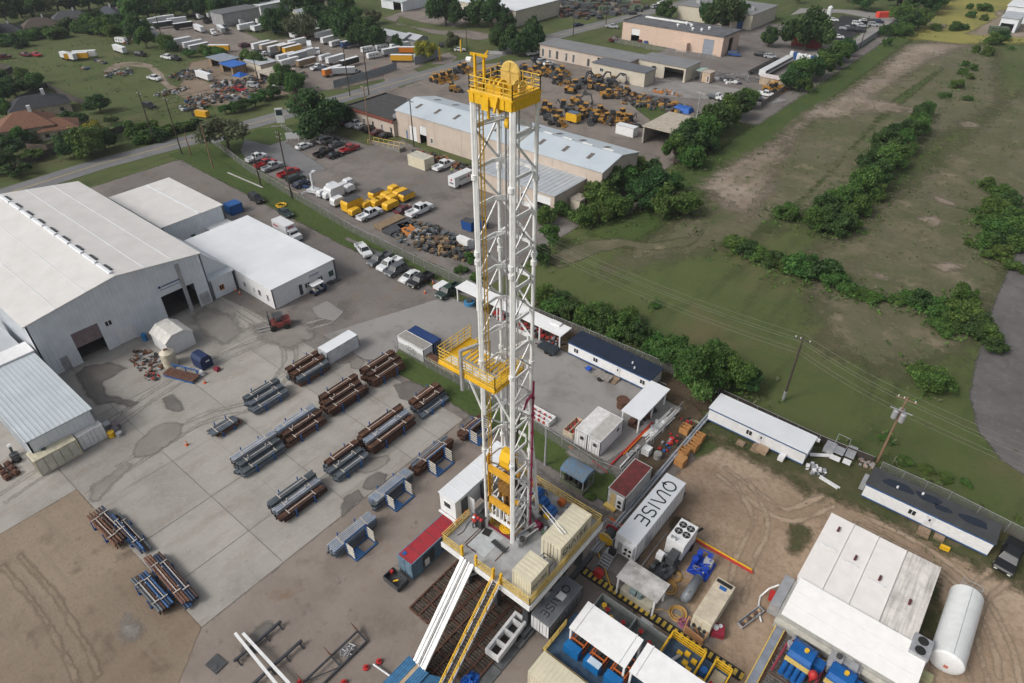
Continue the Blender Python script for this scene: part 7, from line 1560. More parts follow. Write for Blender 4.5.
for px,py,lx,ly,h,lab in((322,197,1.8,1.2,1.6,'small white generator at the left front of the white cluster'),(328,199,1.8,1.2,1.6,'second small white generator in the front row'),(335,197,3.6,2.4,2.6,'tall white generator in the middle of the white cluster'),(338,205,2.8,1.5,1.8,'white generator nearest the yellow one with dark lid'),(344,190,2.2,1.4,1.7,'white generator at the back of the white cluster'),(349,186,2.2,1.4,1.7,'farthest white generator of the cluster'),(350,192,2.2,1.3,1.7,'white generator at the right edge of the cluster'),(333,191,2.4,1.3,1.9,'white generator behind the tall one')):crate_gen(px,py,lx,ly,h,wm_,lab,'generator',gg)
gy='yellow towable compressors on the neighbour lot'
crate_gen(353,210,4.2,2.1,2.6,ym_,'large yellow generator with dark lid beside the fence','generator',gy,roof=dkgrey)
crate_gen(355,215,2.4,1.4,1.5,ym_,'low yellow compressor in front of the large yellow generator','compressor',gy)
crate_gen(367,208,2.4,1.4,1.5,ym_,'yellow compressor right of the large yellow generator','compressor',gy)
for i,(px,py,lab)in enumerate(((377,198,'long yellow compressor at the left of the yellow group'),(387,200,'yellow compressor in the middle left of the group'),(394,193,'yellow compressor at the back of the group'),(401,197,'yellow compressor behind the long right one'),(407,200,'long yellow compressor at the right end of the group'),(392,203,'round backed yellow compressor in the middle row'),(380,205,'yellow compressor at the front left of the group'),(391,209,'long yellow compressor in the front row'),(377,207,'small yellow compressor at the lower left corner'))):crate_gen(px,py,3.4 if 'long' in lab else 2.2,1.6,1.7,ym_,lab,'compressor',gy,roof=dkgrey if i in(0,4)else None)
t=thing('boom_lift','white self propelled boom lift with a raised mast beside the white generators','boom lift',G(314,193),.3,None,.95)
k=MB();k.box(-1.2,1.2,-.9,.9,.4,1.1);k.build('chassis',wm_,t);k=MB();k.bar((0,0,1.1),(-.2,.2,4.6),.35);k.bar((-.2,.2,4.6),(.5,.4,5.1),.3);k.build('boom',wm_,t);k=MB();k.box(.2,1.0,.1,.8,5.0,5.3);k.build('lamp_head',wm_,t)
for x in(-1,1):
 for s in(-1,1):k=MB();k.bar((x,s*.8,.6),(x*1.9,s*1.6,.5),.16);k.cyl((x*1.9,s*1.6,0),(x*1.9,s*1.6,.5),.1,8);k.build('outrigger',wm_,t)
k=MB();k.box(-2.6,-1.2,-.5,.3,1.0,1.5);k.build('solar_panel',dblue,t)
for i,(px,py,lab)in enumerate(((469,229,'dark blue skip left of the mast on the neighbour lot'),(481,227,'second dark blue skip seen through the mast'))):
 t=thing('blue_skip',lab,'skip',G(px,py),.1);k=MB();k.frus(-1.1,1.1,-.8,.8,0,-1.3,1.3,-.95,.95,1.9);k.build('bin',mat('skip_blue',(.015,.07,.25),.5),t);k=MB();k.box(-1.25,1.25,-.9,.9,1.9,1.96);k.build('lid',dkgrey,t)
t=container('cream_box_store','long cream shipping container on the neighbour lot behind the step van','container',G(425,171).x,G(425,171).y,5.6,3.2,2.6,0,creamc,mat('cream_box_roof',(.50,.49,.42)),long='x',doorend=None)
t=container('blue_small_skip','blue container between the rear warehouse and the office','container',G(232,216).x,G(232,216).y,2.6,2.8,2.0,0,bluep,mat('skip_lid_blue',(.02,.10,.32)),doorend=None,plain=True)
V(181,240,'van','black',RY,'black van beside the rear warehouse door','vehicles behind the workshop',.85)
heap('formwork_stack','stacked dark formwork panels and timbers inside the chain link fence','formwork stack',tuple(G(425,238)),260,.9,(9.5,4.6,1.0),[dkgrey,mat('form_grey',(.11,.125,.13)),mat('form_brown',(.12,.08,.05)),steel,machine,mat('form_slate',(.08,.09,.10)),mat('form_tan',(.30,.2,.1)),mat('form_grey',(.11,.125,.13))])
heap('timber_stack','timber cribbing and orange beams at the mast end of the formwork yard','timber stack',tuple(G(447,250)),160,1.0,(6.2,2.4,1.8),[mat('form_brown',(.12,.08,.05)),mat('form_tan',(.30,.2,.1)),dkgrey,machine,dkgrey,mat('form_brown',(.12,.08,.05)),mat('old_timber',(.22,.16,.1))])
for i,(px,py,lx,rz,m,lab)in enumerate(((390,224,6.5,RY,mat('old_timber',(.22,.16,.1)),'weathered flatbed platform in front of the long crew pickup'),(399,229,6.5,RY,dkgrey,'dark steel platform next to the weathered flatbed'),(408,231,5,-.3,mat('form_orange',(.45,.17,.04)),'orange beams lying inside the fence'))):
 t=thing('flat_stack',lab,'stack',G(px,py),rz);k=MB();k.box(-lx/2,lx/2,-1.2,1.2,.1,.7);k.build('deck',m,t);k=MB();k.box(-lx/2+.4,-lx/2+.8,-1.1,1.1,0,.1);k.build('bearer',wood,t)
t=thing('white_wall_panel','white panel stack at the corner of the formwork yard beside the mast','stack',G(464,247),0);k=MB();k.box(-1.4,1.4,-.5,.5,0,2.0);k.box(-1.2,1.6,.55,1.0,0,1.7);k.build('panels',whitep,t)
heap('tyre_heap','heaps of scrap vehicle parts along the wall of the peach warehouse','scrap heap',tuple(G(446,163)),130,1.0,(11,1.5,1.1),[machine,dkgrey,black,mat('rust_light',(.2,.09,.05))])
heap('pallet_heap','wooden pallets and drums beside the cream box store','pallet heap',tuple(G(443,160)),30,.8,(2.0,1.4,.9),[wood,mat('form_orange',(.45,.17,.04)),dkgrey])
heap('dark_machine_heap','dark machines at the extension door of the peach warehouse','machine',tuple(G(543,212)),24,.9,(2.0,1.4,1.6),[machine,dkgrey,steel])
t=thing('loading_ramp','yellow railed loading ramp in front of the brick building','ramp',G(388,147),.06)
k=MB();k.add([(-6,-1.0,0),(5,-1.0,.9),(5,1.0,.9),(-6,1.0,0),(5,-1.0,0),(5,1.0,0)],[(0,1,2,3),(0,4,1),(3,2,5),(1,4,5,2)]);k.build('slope',mat('ramp_concrete',(.2,.19,.17)),t)
for s in(-1,1):
 kk=MB();kk.bar((-6,s*1.05,.9),(5,s*1.05,1.7),.08)
 for i in range(7):kk.bar((-6+i*1.8,s*1.05,i*.13),(-6+i*1.8,s*1.05,.9+i*.13),.07)
 kk.build('rail',paley,t)
ymm=mat('excavator_yellow',(.38,.20,.04),.55,var=.15)
def excavator():
 t=thing('excavator','','excavator')
 for s in(-1,1):k=MB();k.xprism([(-1.8,.15),(-1.5,0),(1.5,0),(1.8,.15),(1.9,.5),(1.6,.85),(-1.6,.85),(-1.9,.5)],s*1.0-.28,s*1.0+.28);k.build('track',black,t)
 k=MB();k.box(-2.0,1.0,-1.2,.3,.95,1.7);k.box(-2.1,-.9,-1.2,1.2,.95,1.9);k.build('body',ymm,t)
 k=MB();k.box(-.6,1.1,.35,1.2,.95,2.4);cb_=k.build('cab',dkgrey,t);k=MB();k.box(-.62,1.12,.33,1.22,2.4,2.48);k.build('cab_roof',ymm,cb_)
 k=MB();k.bar((.6,-.2,1.5),(2.6,-.2,3.7),.4,.5);k.bar((2.6,-.2,3.7),(4.3,-.2,3.3),.35,.4);k.build('boom',dkgrey,t)
 k=MB();k.bar((4.3,-.2,3.4),(4.9,-.2,1.2),.28,.34);k.build('dipper_arm',dkgrey,t)
 k=MB();k.xprism([(4.6,1.3),(5.2,1.2),(5.2,.5),(4.6,.2),(4.1,.5)],-.7,.3);k.build('bucket',machine,t);return t
def loader():
 t=thing('wheel_loader','','wheel loader')
 k=MB();k.box(-2.4,-.2,-.8,.8,.7,1.7);k.box(-.2,1.4,-.6,.6,.6,1.2);k.build('body',ymm,t)
 k=MB();k.box(-.7,.6,-.65,.65,1.71,2.7);cb_=k.build('cab',glass,t);k=MB();k.box(-.8,.7,-.75,.75,2.7,2.85);k.build('cab_roof',ymm,cb_)
 for x in(-1.5,1.2):
  for s in(-1,1):k=MB();k.cyl((x,s*1.0-.25,.7),(x,s*1.0+.25,.7),.7,16);k.build('wheel',black,t)
 k=MB()
 for s in(-1,1):k.bar((.8,s*.5,1.5),(2.6,s*.5,.7),.16,.25)
 k.bar((1.4,-.5,1.2),(1.4,.5,1.2),.15);k.build('lift_arm',ymm,t)
 k=MB();k.xprism([(2.5,1.2),(2.6,.15),(3.4,.1),(3.3,.25),(2.75,.3)],-1.3,1.3);k.build('bucket',ymm,t);return t
def skid():
 t=thing('skid_steer','','skid steer loader')
 k=MB();k.box(-1.4,.8,-.6,.6,.35,1.3);k.build('body',ymm,t)
 k=MB();k.box(-.6,.7,-.45,.45,1.3,2.0);k.build('cab',dkgrey,t)
 for s in(-1,1):
  k=MB();k.bar((-1.3,s*.7,1.5),(1.3,s*.7,.5),.12,.2);k.build('lift_arm',dkgrey,t)
  for x in(-.8,.5):k=MB();k.cyl((x,s*.75-.15,.38),(x,s*.75+.15,.38),.38,12);k.build('wheel',black,t)
 k=MB();k.xprism([(1.3,.9),(1.3,.1),(2.0,.08),(1.6,.3)],-.9,.9);k.build('bucket',machine,t);return t
def dozer():
 t=thing('backhoe','','backhoe')
 k=MB();k.box(-.6,1.7,-.5,.5,.7,1.5);k.build('body',ymm,t);k=MB();k.box(-1.2,.1,-.7,.7,1.1,2.4);cb_=k.build('cab',glass,t);k=MB();k.box(-1.25,.2,-.75,.75,2.4,2.55);k.build('cab_roof',ymm,cb_)
 for x,r in((-.8,.7),(1.2,.45)):
  for s in(-1,1):k=MB();k.cyl((x,s*.85-.18,r),(x,s*.85+.18,r),r,14);k.build('wheel',black,t)
 k=MB();k.bar((-1.4,0,1.0),(-2.4,0,2.6),.2,.3);k.bar((-2.4,0,2.6),(-2.9,0,1.1),.16,.22);k.build('backhoe_arm',dkgrey,t)
 k=MB();k.bar((.8,.5,1.1),(2.3,.5,.5),.12,.2);k.bar((.8,-.5,1.1),(2.3,-.5,.5),.12,.2);k.xprism([(2.2,1.0),(2.3,.1),(2.9,.08),(2.5,.3)],-1.1,1.1);k.build('front_bucket',ymm,t);return t
MK={'e':(excavator,'excavator'),'l':(loader,'wheel loader'),'s':(skid,'skid steer loader'),'b':(dozer,'backhoe')}
def M(px,py,kd,rz,lab,s=1.0,col=None):
 A=G(px,py);key='m'+kd
 if key not in PROTO:
  t=MK[kd][0]();PROTO[key]=t;t.location=A;t.rotation_euler=(0,0,rz);t.scale=(s,)*3;t['label']=lab;t['group']=MK[kd][1]+'s in the equipment yard'
  if col:[setmat(c,col)for c in children(t)if c.name.split('.')[0]=='body']
  return t
 return dup(PROTO[key],A,rz,lab,MK[kd][1]+'s in the equipment yard',{'body':col}if col else None,s)
bk=dkgrey
mach=[(436,82,'l',0,None,'first loader from the road end of the front row'),(443,80,'l',0,None,'second loader from the road end of the front row'),(450,78,'l',0,None,'third loader from the road end of the front row'),(460,73,'l',.4,None,'loader at the road corner behind the front row'),(466,70,'b',.2,None,'backhoe behind the crown platform near the road'),(458,92,'s',.6,None,'yellow machine alone left of the crown'),(453,90,'e',2.4,None,'dark excavator left of the yellow crown'),(518,80,'l',1,bk,'dark loader just right of the crown'),(527,72,'b',.5,None,'backhoe right behind the crown railing'),(535,74,'l',.3,None,'loader between crown and parked white cars'),(543,76,'l',.3,None,'loader with its bucket toward the crown, back row'),(553,78,'s',.2,None,'skid steer at the end of the back row'),(562,74,'l',.2,None,'loader left of the small tree, back row'),(562,82,'b',.4,bk,'black backhoe left of the small tree'),(568,84,'s',.2,None,'yellow skid steer left of the small tree'),(575,88,'l',2.6,bk,'dark loader below the small tree'),(571,93,'e',.3,None,'excavator with folded arm below the small tree'),(592,82,'s',.2,None,'skid steer right of the small tree'),(599,84,'e',1.2,bk,'dark excavator with raised arm before the cream block'),(606,88,'s',.2,None,'orange skid steer before the cream block'),(604,93,'b',.3,bk,'dark backhoe before the cream block'),(612,84,'e',.6,bk,'excavator pointing at the cream block window'),(620,92,'s',.2,None,'yellow skid steer before the cream block corner'),(608,98,'l',.8,None,'yellow and grey loader at the end of the middle row'),(545,108,'b',2.2,None,'backhoe just right of the mast top'),(550,113,'l',.5,None,'yellow loader right of the mast top'),(548,120,'s',.4,bk,'dark skid steer right of the mast top'),(565,108,'b',.4,mat('olive_grey',(.2,.2,.15)),'grey olive backhoe in the middle of the yard'),(577,104,'e',.4,None,'yellow excavator with arched arm in the middle of the yard'),(586,112,'l',.3,None,'yellow loader below the arched excavator'),(556,125,'l',.1,bk,'low black loader near the blue roofed warehouse'),]
for i_,(px,py,kd,rz,c,lab)in enumerate(mach):M(px,py,kd,rz,lab,.92,c or(bk if i_%4==3 and 'yellow' not in lab else None))
i_=0
for px,py in((486,78),(492,73),(500,70),(506,76),(512,72),(524,68),(538,69),(547,71),(556,84),(566,78),(583,84),(590,88),(597,90),(615,88),(596,80),(626,94),(560,118),(540,114),(570,112),(583,118)):
 i_+=1;M(px,py,'lbse'[i_%4],i_*.7,'%s of the dark tired machines filling the gaps in the equipment yard'%(['first','second','third','fourth','fifth','sixth','seventh','eighth','ninth','tenth','eleventh','twelfth','thirteenth','fourteenth','fifteenth','sixteenth','seventeenth','eighteenth','nineteenth','twentieth'][i_-1]),.8,bk if i_%2 else mat('dusty_ochre',(.25,.15,.05)))
crate_gen(573,122,3.6,2.2,2.6,ym_,'grey blue generator box with yellow door near the blue roofed warehouse','generator',None,rz=0,roof=mat('slate_blue_paint',(.1,.14,.2)))
loc_=[(592,118),(600,114),(606,120),(612,116),(618,121),(598,122),(610,124),(622,117),(628,122),(590,124)]
adj=['leftmost','second','third','fourth','fifth','sixth','seventh','eighth','ninth','last']
for i,(px,py)in enumerate(loc_):M(px,py,['s','l','b'][i%3],i*1.3,'%s of the small yellow machines crowded left of the white container'%adj[i],.85,None if i%3 else bk)
t=container('white_yard_container','small white container beside the open fronted shed','container',G(633,138).x,G(633,138).y,5.5,2.3,2.4,0,whitep,white_roof2,long='x',plain=True,doorend=None)
heap('attachment_row','rows of dark buckets and drums along the grass in the equipment yard','attachments',tuple(G(645,102)),220,1.3,(15,5.5,1.1),[dkgrey,machine,rust,mat('form_grey',(.11,.125,.13)),ymm])
heap('attachment_row','dark attachments between the crowded machines and the open shed','attachments',tuple(G(612,122)),130,1.0,(9,3.5,1.2),[dkgrey,machine,ymm,rust])
heap('attachment_row','long row of dark grey machine attachments left of the crown','attachments',tuple(G(500,76)),160,1.2,(6,10,1.4),[dkgrey,machine,ymm,machine,dkgrey])
simple('blue_tarpaulin','blue tarpaulin cover behind the open fronted shed','tarpaulin',tuple(G(683,111)),lambda k:k.frus(-2.6,2.6,-1.6,1.6,0,-2.2,2.2,-1.2,1.2,1.2),mat('bright_blue_tarp',(.01,.10,.42)))
simple('beige_wall','low beige panel fence in the equipment yard','panel fence',tuple(G(614,116)),lambda k:[k.box(-5+i*2.5,-2.7+i*2.5,0,.15,0,1.6)if i==0 else k.box(-5.2+i*2.5,-2.7+i*2.5,.0,.15,0,1.5)for i in range(1)],mat('beige_panel',(.45,.36,.29)))
def rowv(pts,kinds,cols,rz,fmt,group,s=.92):
 for i,(px,py)in enumerate(pts):
  V(px,py,kinds[i%len(kinds)],cols[i%len(cols)],rz,fmt%(adj[i]if i<10 else 'extra'),group,s)
rowv([(533,55),(543,63),(549,65),(537,61)],['pickup','suv','sedan','suv'],['white','silver','white','black'],RY-.3,'%s pale vehicle parked behind the yellow crown by the long factory','vehicles by the long factory')
V(558,70,'suv','black',.2,'black suv at the corner of the equipment yard','vehicles by the long factory')
V(642,42,'sedan','maroon',RY,'maroon car in front of the pink factory left door','vehicles at the pink factory');V(648,43,'sedan','blue',RY,'blue car beside the maroon car at the pink factory','vehicles at the pink factory');V(614,41,'pickup','maroon',RY,'dark red pickup at the corner of the pink factory','vehicles at the pink factory')
V(612,28,'pickup','silver',.3,'silver pickup by the road at the pink factory corner','vehicles at the pink factory')
V(578,26,'sedan','navy',RY-.3,'dark car driving on the main road','vehicles on the main road');V(655,8,'suv','silver',RY-.2,'silver car driving on the far end of the road','vehicles on the main road');V(662,4,'pickup','white',RY-.2,'white pickup at the far end of the road','vehicles on the main road')
t=boxtruck(714,99,0,'white flatbed truck driving across the factory apron',Lb=3.2,hb=1.0,body='grey',s=.85,group=None)
V(765,96,'pickup','white',.1,'white pickup parked before the yellow machines at the hedge','vehicles by the hedge');V(758,101,'sedan','black',.1,'black car at the corner of the factory apron','vehicles by the hedge')
V(766,57,'suv','black',.2,'dark suv right of the pink factory yard','vehicles by the pink factory yard');V(770,58,'suv','silver',.2,'silver suv right of the pink factory yard','vehicles by the pink factory yard');V(760,56,'sedan','black',.2,'black car behind the two suvs at the pink factory yard','vehicles by the pink factory yard')
V(734,56,'van','blue',.2,'small blue vehicle at the right end of the pink factory','vehicles by the pink factory yard',.8)
M(770,92,'l',.4,'yellow loader with raised arm by the hedge');M(776,90,'b',.4,'second yellow machine by the hedge')
for i in range(12):
 A=G(759+i*2.3,76-i*1.25)
 t=thing('white_truck_cab' if i==0 else 'white_truck_cab','new white truck of the long white row, number %s from the near end'%(['one','two','three','four','five','six','seven','eight','nine','ten','eleven','twelve'][i]),'truck',A,-.1,'long row of new white trucks')if i==0 else None
 if i==0:
  k=MB();k.box(.2,2.4,-1.0,1.0,.7,2.3);k.build('cab',paint('white'),t);k=MB();k.box(-4.0,.2,-.4,.4,.7,.95);k.build('chassis',black,t)
  k=MB();k.box(2.4,2.43,-.9,.9,1.5,2.1);k.build('windscreen',glass,t)
  for x in(-3,1.6):
   for s in(-1,1):k=MB();k.cyl((x,s*.9-.15,.45),(x,s*.9+.15,.45),.45,10);k.build('wheel',black,t)
  tp0=t
 else:dup(tp0,A,-.1,'new white truck of the long row near the hedge, %s from its near end'%(['','second','third','fourth','fifth','sixth','seventh','eighth','ninth','tenth','eleventh','twelfth'][i]))
tp0['label']='new white truck of the long row near the hedge, first from its near end'
for i,(px,py,c)in enumerate(((791,58,'white'),(795,59,'blue'),(798,60,'white'),(801,61,'white'),(804,61,'white'),(808,62,'white'),(812,63,'blue'),(816,62,'white'))):
 simple('site_toilet','%s of the %s portable toilets lined up behind the new trucks'%(adj[i],c),'portable toilet',tuple(G(px,py)),lambda k:(k.box(-.6,.6,-.6,.6,0,2.1),k.frus(-.6,.6,-.6,.6,2.1,-.3,.3,-.3,.3,2.35)),paint(c),group='portable toilets behind the new trucks')
t=thing('roofed_store','low store with a white edged roof beside the white truck row','store',G(776,86),0);k=MB();k.box(-5,4,-1.5,1.5,0,2.4);k.build('wall',mat('tan_wall2',(.38,.3,.22)),t);k=MB();k.box(-5.3,4.3,-1.8,1.8,2.4,2.6);k.build('roof',mat('red_edged_roof',(.6,.55,.53)),t)
heap('steel_sections','long grey steel sections stacked beside the tan hut','steel stack',tuple(G(740,78)),60,2.6,(9,3.0,.8),[steel,dkgrey,mat('form_grey',(.11,.125,.13))],long_=True)
heap('steel_sections','white and grey crane parts behind the flatbed truck','steel stack',tuple(G(728,82)),30,1.2,(4,2.0,1.2),[whitep,dkgrey])
heap('wood_heap','heap of yellow timber and pallets beside the grass island','timber heap',tuple(G(666,93)),50,1.0,(5,1.6,.8),[mat('form_orange',(.45,.17,.04)),wood,dkgrey,steel])
rowv([(846,30),(852,31),(860,32)],['pickup','suv','suv'],['silver','black','black'],.35,'%s vehicle in the near row of the black car park','vehicles in the black car park')
rowv([(857,25),(862,27),(868,24),(873,26),(878,23),(864,22)],['suv','sedan','pickup','suv'],['white','silver','black','silver','navy','white'],.35,'%s vehicle in the far row of the black car park','vehicles in the black car park')
rowv([(831,38),(838,38),(828,28),(833,21)],['sedan'],['silver','white','white','white'],.35,'%s car along the left edge of the black car park','vehicles in the black car park')
simple('red_container','bright red container behind the black car park','container',tuple(G(884,17)),lambda k:(k.box(-3.4,3.4,-1.2,1.2,0,2.0),k.box(-3.3,3.3,-1.1,1.1,2.0,2.08)),mat('bright_red',(.60,.06,.04),.5),rz=.85)
simple('white_silo','white round silo beside the black car park','silo',tuple(G(828,18)),lambda k:(k.cyl((0,0,0),(0,0,4.2),1.0,16),k.cyl((0,0,4.2),(0,0,4.8),1.0,16,.3)),paint('white'))
simple('red_shed_wall','dark red shed half hidden by the big tree','shed',tuple(G(806,46)),lambda k:(k.box(-5,5,-2,2,0,3),k.box(-5.2,5.2,-2.2,2.2,3,3.2)),mat('dark_red_wall',(.2,.02,.02)))
simple('open_gate_box','green skip beside the meadow track','skip',tuple(G(997,34)),lambda k:k.frus(-3,3,-1.5,1.5,0,-3.2,3.2,-1.7,1.7,2.6),mat('dark_green_skip',(.08,.11,.07)),rz=.5)
for i in range(5):
 A=G(1012+i*5,20-i*3)
 simple('parked_trailer','%s trailer stacked at the top right edge'%adj[i],'trailer',tuple(A),lambda k:(k.box(-5,5,-1.2,1.2,1.0,3.8),k.box(-4,4,-1,1,.3,1.0)),paint('white'),rz=1.2)
def trailer_proto():
 t=thing('lorry_trailer','','trailer');k=MB();k.box(-6,6,-1.25,1.25,1.1,3.9);k.build('box',paint('white'),t)
 k=MB();k.box(-5.8,5.8,-.5,.5,.8,1.1);k.build('chassis',black,t);k=MB();k.box(-6.05,6.05,-1.28,1.28,3.9,3.97);k.build('roof',white_roof2,t)
 for x in(-4.8,-3.6):
  for s in(-1,1):k=MB();k.cyl((x,s*1.0-.15,.5),(x,s*1.0+.15,.5),.5,10);k.build('wheel',black,t)
 return t
def tractor_proto():
 t=thing('lorry_cab','','lorry');k=MB();k.xprism([(-1.5,.9),(-1.5,3.4),(.3,3.2),(.9,2.2),(2.6,1.9),(2.8,.6),(-1.5,.6)],-1.15,1.15);k.build('cab',paint('white'),t)
 k=MB();k.box(-4.2,-1.5,-.5,.5,.7,.95);k.build('chassis',black,t);k=MB();k.add([(.36,-1.0,3.05),(.36,1.0,3.05),(.92,1.0,2.3),(.92,-1.0,2.3)],[(0,1,2,3)]);k.build('windscreen',glass,t)
 for x in(-3.6,-2.5,1.8):
  for s in(-1,1):k=MB();k.cyl((x,s*1.0-.2,.5),(x,s*1.0+.2,.5),.5,10);k.build('wheel',black,t)
 return t
def camper_proto():
 t=thing('caravan','','caravan');k=MB();k.xprism([(-4,.5),(-4,2.9),(-3.6,3.1),(3.2,3.1),(4.0,2.2),(4.2,1.2),(3.6,.5)],-1.2,1.2);k.build('body',paint('white'),t)
 for x in(-2.5,-.5,1.5):k=MB();k.box(x-.4,x+.4,-1.22,-1.2,1.6,2.2);k.build('window',glass,t)
 for s in(-1,1):k=MB();k.cyl((-.5,s*1.1-.12,.4),(-.5,s*1.1+.12,.4),.4,10);k.build('wheel',black,t)
 return t
PB={'t':(trailer_proto,'trailer','box'),'c':(tractor_proto,'lorry','cab'),'r':(camper_proto,'caravan','body')}
def T(px,py,kd,rz,col,lab,s=1.0,group=None):
 A=G(px,py);key='T'+kd;grp=group or{'t':'lorry trailers on the far lots','c':'lorry cabs on the far lots','r':'caravans on the far lots'}[kd]
 m=paint(col)
 if key not in PROTO:
  t=PB[kd][0]();PROTO[key]=t;t.location=A;t.rotation_euler=(0,0,rz);t.scale=(s,)*3;t['label']=lab;t['group']=grp
  [setmat(c,m)for c in children(t)if c.name.split('.')[0]==PB[kd][2]];return t
 return dup(PROTO[key],A,rz,lab,grp,{PB[kd][2]:m},s)
a1=RY+.05
far_list=[(262,49,'t',a1,'white','white trailer at the left front of the first trailer row'),(270,50,'t',a1,'tan','tan sided trailer second in the first trailer row'),(278,52,'t',a1,'silver','grey rounded trailer third in the first trailer row'),(288,51,'t',a1,'gold','brownish trailer fourth in the first trailer row'),(293,53,'t',a1,'yellow','yellow trailer at the right of the first trailer row'),(298,46,'t',a1,'white','white trailer behind the yellow one'),(310,50,'t',-.6,'white','white box trailer hooked to a white lorry cab'),(318,54,'c',-.6,'white','white lorry cab right of the trailer rows'),(287,61,'t',a1,'white','white trailer in the second row nearest the bushes'),(298,60,'t',a1,'silver','silver trailer in the second trailer row'),(306,57,'t',a1,'white','white low trailer beside the silver one'),(290,66,'t',a1,'white','short white trailer behind the dark bush'),(307,66,'t',a1,'gold','orange brown timber sided trailer in the second row'),(326,60,'r',a1,'white','white caravan in the middle of the grassy corner'),(336,63,'t',a1,'white','long white enclosed trailer beside the dark open one'),(350,66,'t',a1,'black','dark open trailer near the grey fence'),(333,75,'t',a1,'orange','short orange red box among the grass by the fence'),(344,75,'t',.9,'silver','silver flat trailer leaning by the fence'),(330,43,'t',a1,'white','white trailer under the trees at the back of the lot'),(336,46,'r',a1,'white','white caravan with stripes beside the blue trailer'),(350,47,'t',a1,'blue','blue ended white trailer at the back of the lot'),(324,38,'t',a1,'white','small white box trailer near the yellow ones'),(314,36,'t',a1,'tan','tan boxed trailer behind a red lorry cab'),(306,38,'c',a1,'red','red lorry cab before the tan trailer'),(293,38,'c',.2,'white','white lorry cab alone near the dark trees'),(368,52,'r',RY-.2,'white','long white caravan at the gate of the far lot'),(382,50,'r',RY-.2,'white','second long white caravan behind the gate'),(374,58,'r',RY-.2,'white','small white van like caravan near the gate'),(392,55,'t',RY-.2,'silver','silver trailer beside the yellow container'),(402,62,'t',RY-.9,'yellow','yellow brown container by the grey fence'),(410,54,'t',RY-.9,'orange','orange container behind the yellow brown one'),(400,50,'t',RY-.2,'white','white trailer between caravans and orange container'),(421,60,'r',RY-.9,'white','white boat shaped caravan before the yellow tree'),(247,30,'t',a1,'white','white trailer beside the grey truck shed'),(254,31,'c',a1,'white','white lorry cab in front of the truck shed'),(242,25,'c',a1,'white','white lorry cab at the truck shed corner'),(262,31,'t',a1,'white','white trailer right of the truck shed'),(268,29,'t',a1,'silver','long silver trailer under the trees'),(259,24,'c',a1,'white','white lorry cab second from the truck shed'),(281,32,'t',a1,'teal','teal trailer beside the big dark trees'),(200,19,'c',a1,'white','white lorry cab at the back fence of the gravel lot'),(210,18,'c',a1,'white','second white lorry cab at the back fence'),(196,16,'c',a1,'silver','silver lorry cab at the back fence'),(150,25,'t',a1,'white','white trailer at the left end of the gravel lot'),(166,22,'t',RY-.2,'white','white covered trailer near the tall mast pole'),(178,24,'t',RY-.2,'white','white trailer behind the green one'),(164,28,'t',RY-.2,'green','green trailer at the left of the gravel lot'),(184,29,'t',RY-.2,'black','black low trailer behind the green one'),(200,32,'t',-.15,'white','white tipper trailer in the middle of the gravel lot'),(214,35,'c',-.15,'white','white lorry cab pulling the tipper trailer'),(226,30,'c',-.3,'grey','dark lorry cab with flat trailer near the truck shed'),(222,33,'t',-.3,'silver','pale flat trailer beside the dark cab'),(182,45,'t',RY,'white','white trailer at the front edge of the gravel lot'),(194,48,'t',RY,'white','second white trailer at the front edge'),(200,51,'t',RY,'silver','grey trailer half hidden by bushes'),(220,52,'t',RY-.9,'yellow','small yellow box trailer by the bushes'),(150,33,'r',a1,'white','white caravan hidden by the round tree'),(155,38,'r',.2,'silver','grey house trailer behind the bushes'),(70,60,'t',.2,'white','white trailer parked in the open field'),(78,60,'t',.9,'yellow','yellow sided trailer next to the white one in the field'),(86,58,'t',.9,'white','white box at the right of the yellow trailer in the field'),(121,53,'t',.0,'white','old white trailer at the right end of the field'),(122,43,'r',.3,'white','white camper behind the old white trailer'),(205,80,'t',0,'white','white trailer with teal end in the junk yard'),]
for px,py,kd,rz,col,lab in far_list:T(px,py,kd,rz,col,lab,.62)
g6='cars on the far lots'
for px,py,kd,c,rz,lab in((245,47,'suv','maroon',a1,'maroon car at the left end of the trailer rows'),(266,55,'sedan','white',a1,'white car in front of the trailer rows'),(259,53,'sedan','grey',a1,'grey car beside the white car'),(275,57,'suv','black',a1,'black van between white car and trailers'),(318,69,'pickup','white',a1,'white car in front of the orange brown trailer'),(325,70,'sedan','navy',a1,'dark car behind the white car'),(209,23,'suv','black',a1,'black car on the gravel lot'),(355,73,'sedan','silver',a1,'silver car beside the orange red box'),(379,72,'sedan','red',.4,'red car behind the grey fence'),(445,47,'suv','black',.6,'black suv between the two yellow posts'),(460,51,'sedan','white',.8,'white car beside the yellow post on the verge'),(26,56,'sedan','maroon',.3,'dark red car in the field near the left edge'),(37,56,'sedan','red',.1,'second red car in the field'),(4,59,'pickup','maroon',1.2,'dark red truck at the left edge of the field'),(150,108,'suv','black',.1,'black vehicle beside the power pole in the field'),(155,80,'pickup','white',.2,'white pickup with open bonnet on the field'),(241,91,'pickup','red',0,'red pickup in front of the blue tent'),(141,56,'suv','black',.4,'black van by the dirt track'),(175,60,'pickup','black',.2,'black truck at the edge of the junk yard'),(254,87,'suv','silver',.3,'silver car right of the blue tent'),(280,88,'sedan','white',.3,'white car beside the cream shed'),(286,90,'suv','grey',.3,'grey car beside the white car near the hedge'),(238,103,'pickup','grey',.3,'grey pickup by the hedge of the junk yard'),(168,59,'pickup','white',.2,'white pickup at the edge of the junk yard')):
 V(px,py,kd,c,rz,lab,g6)
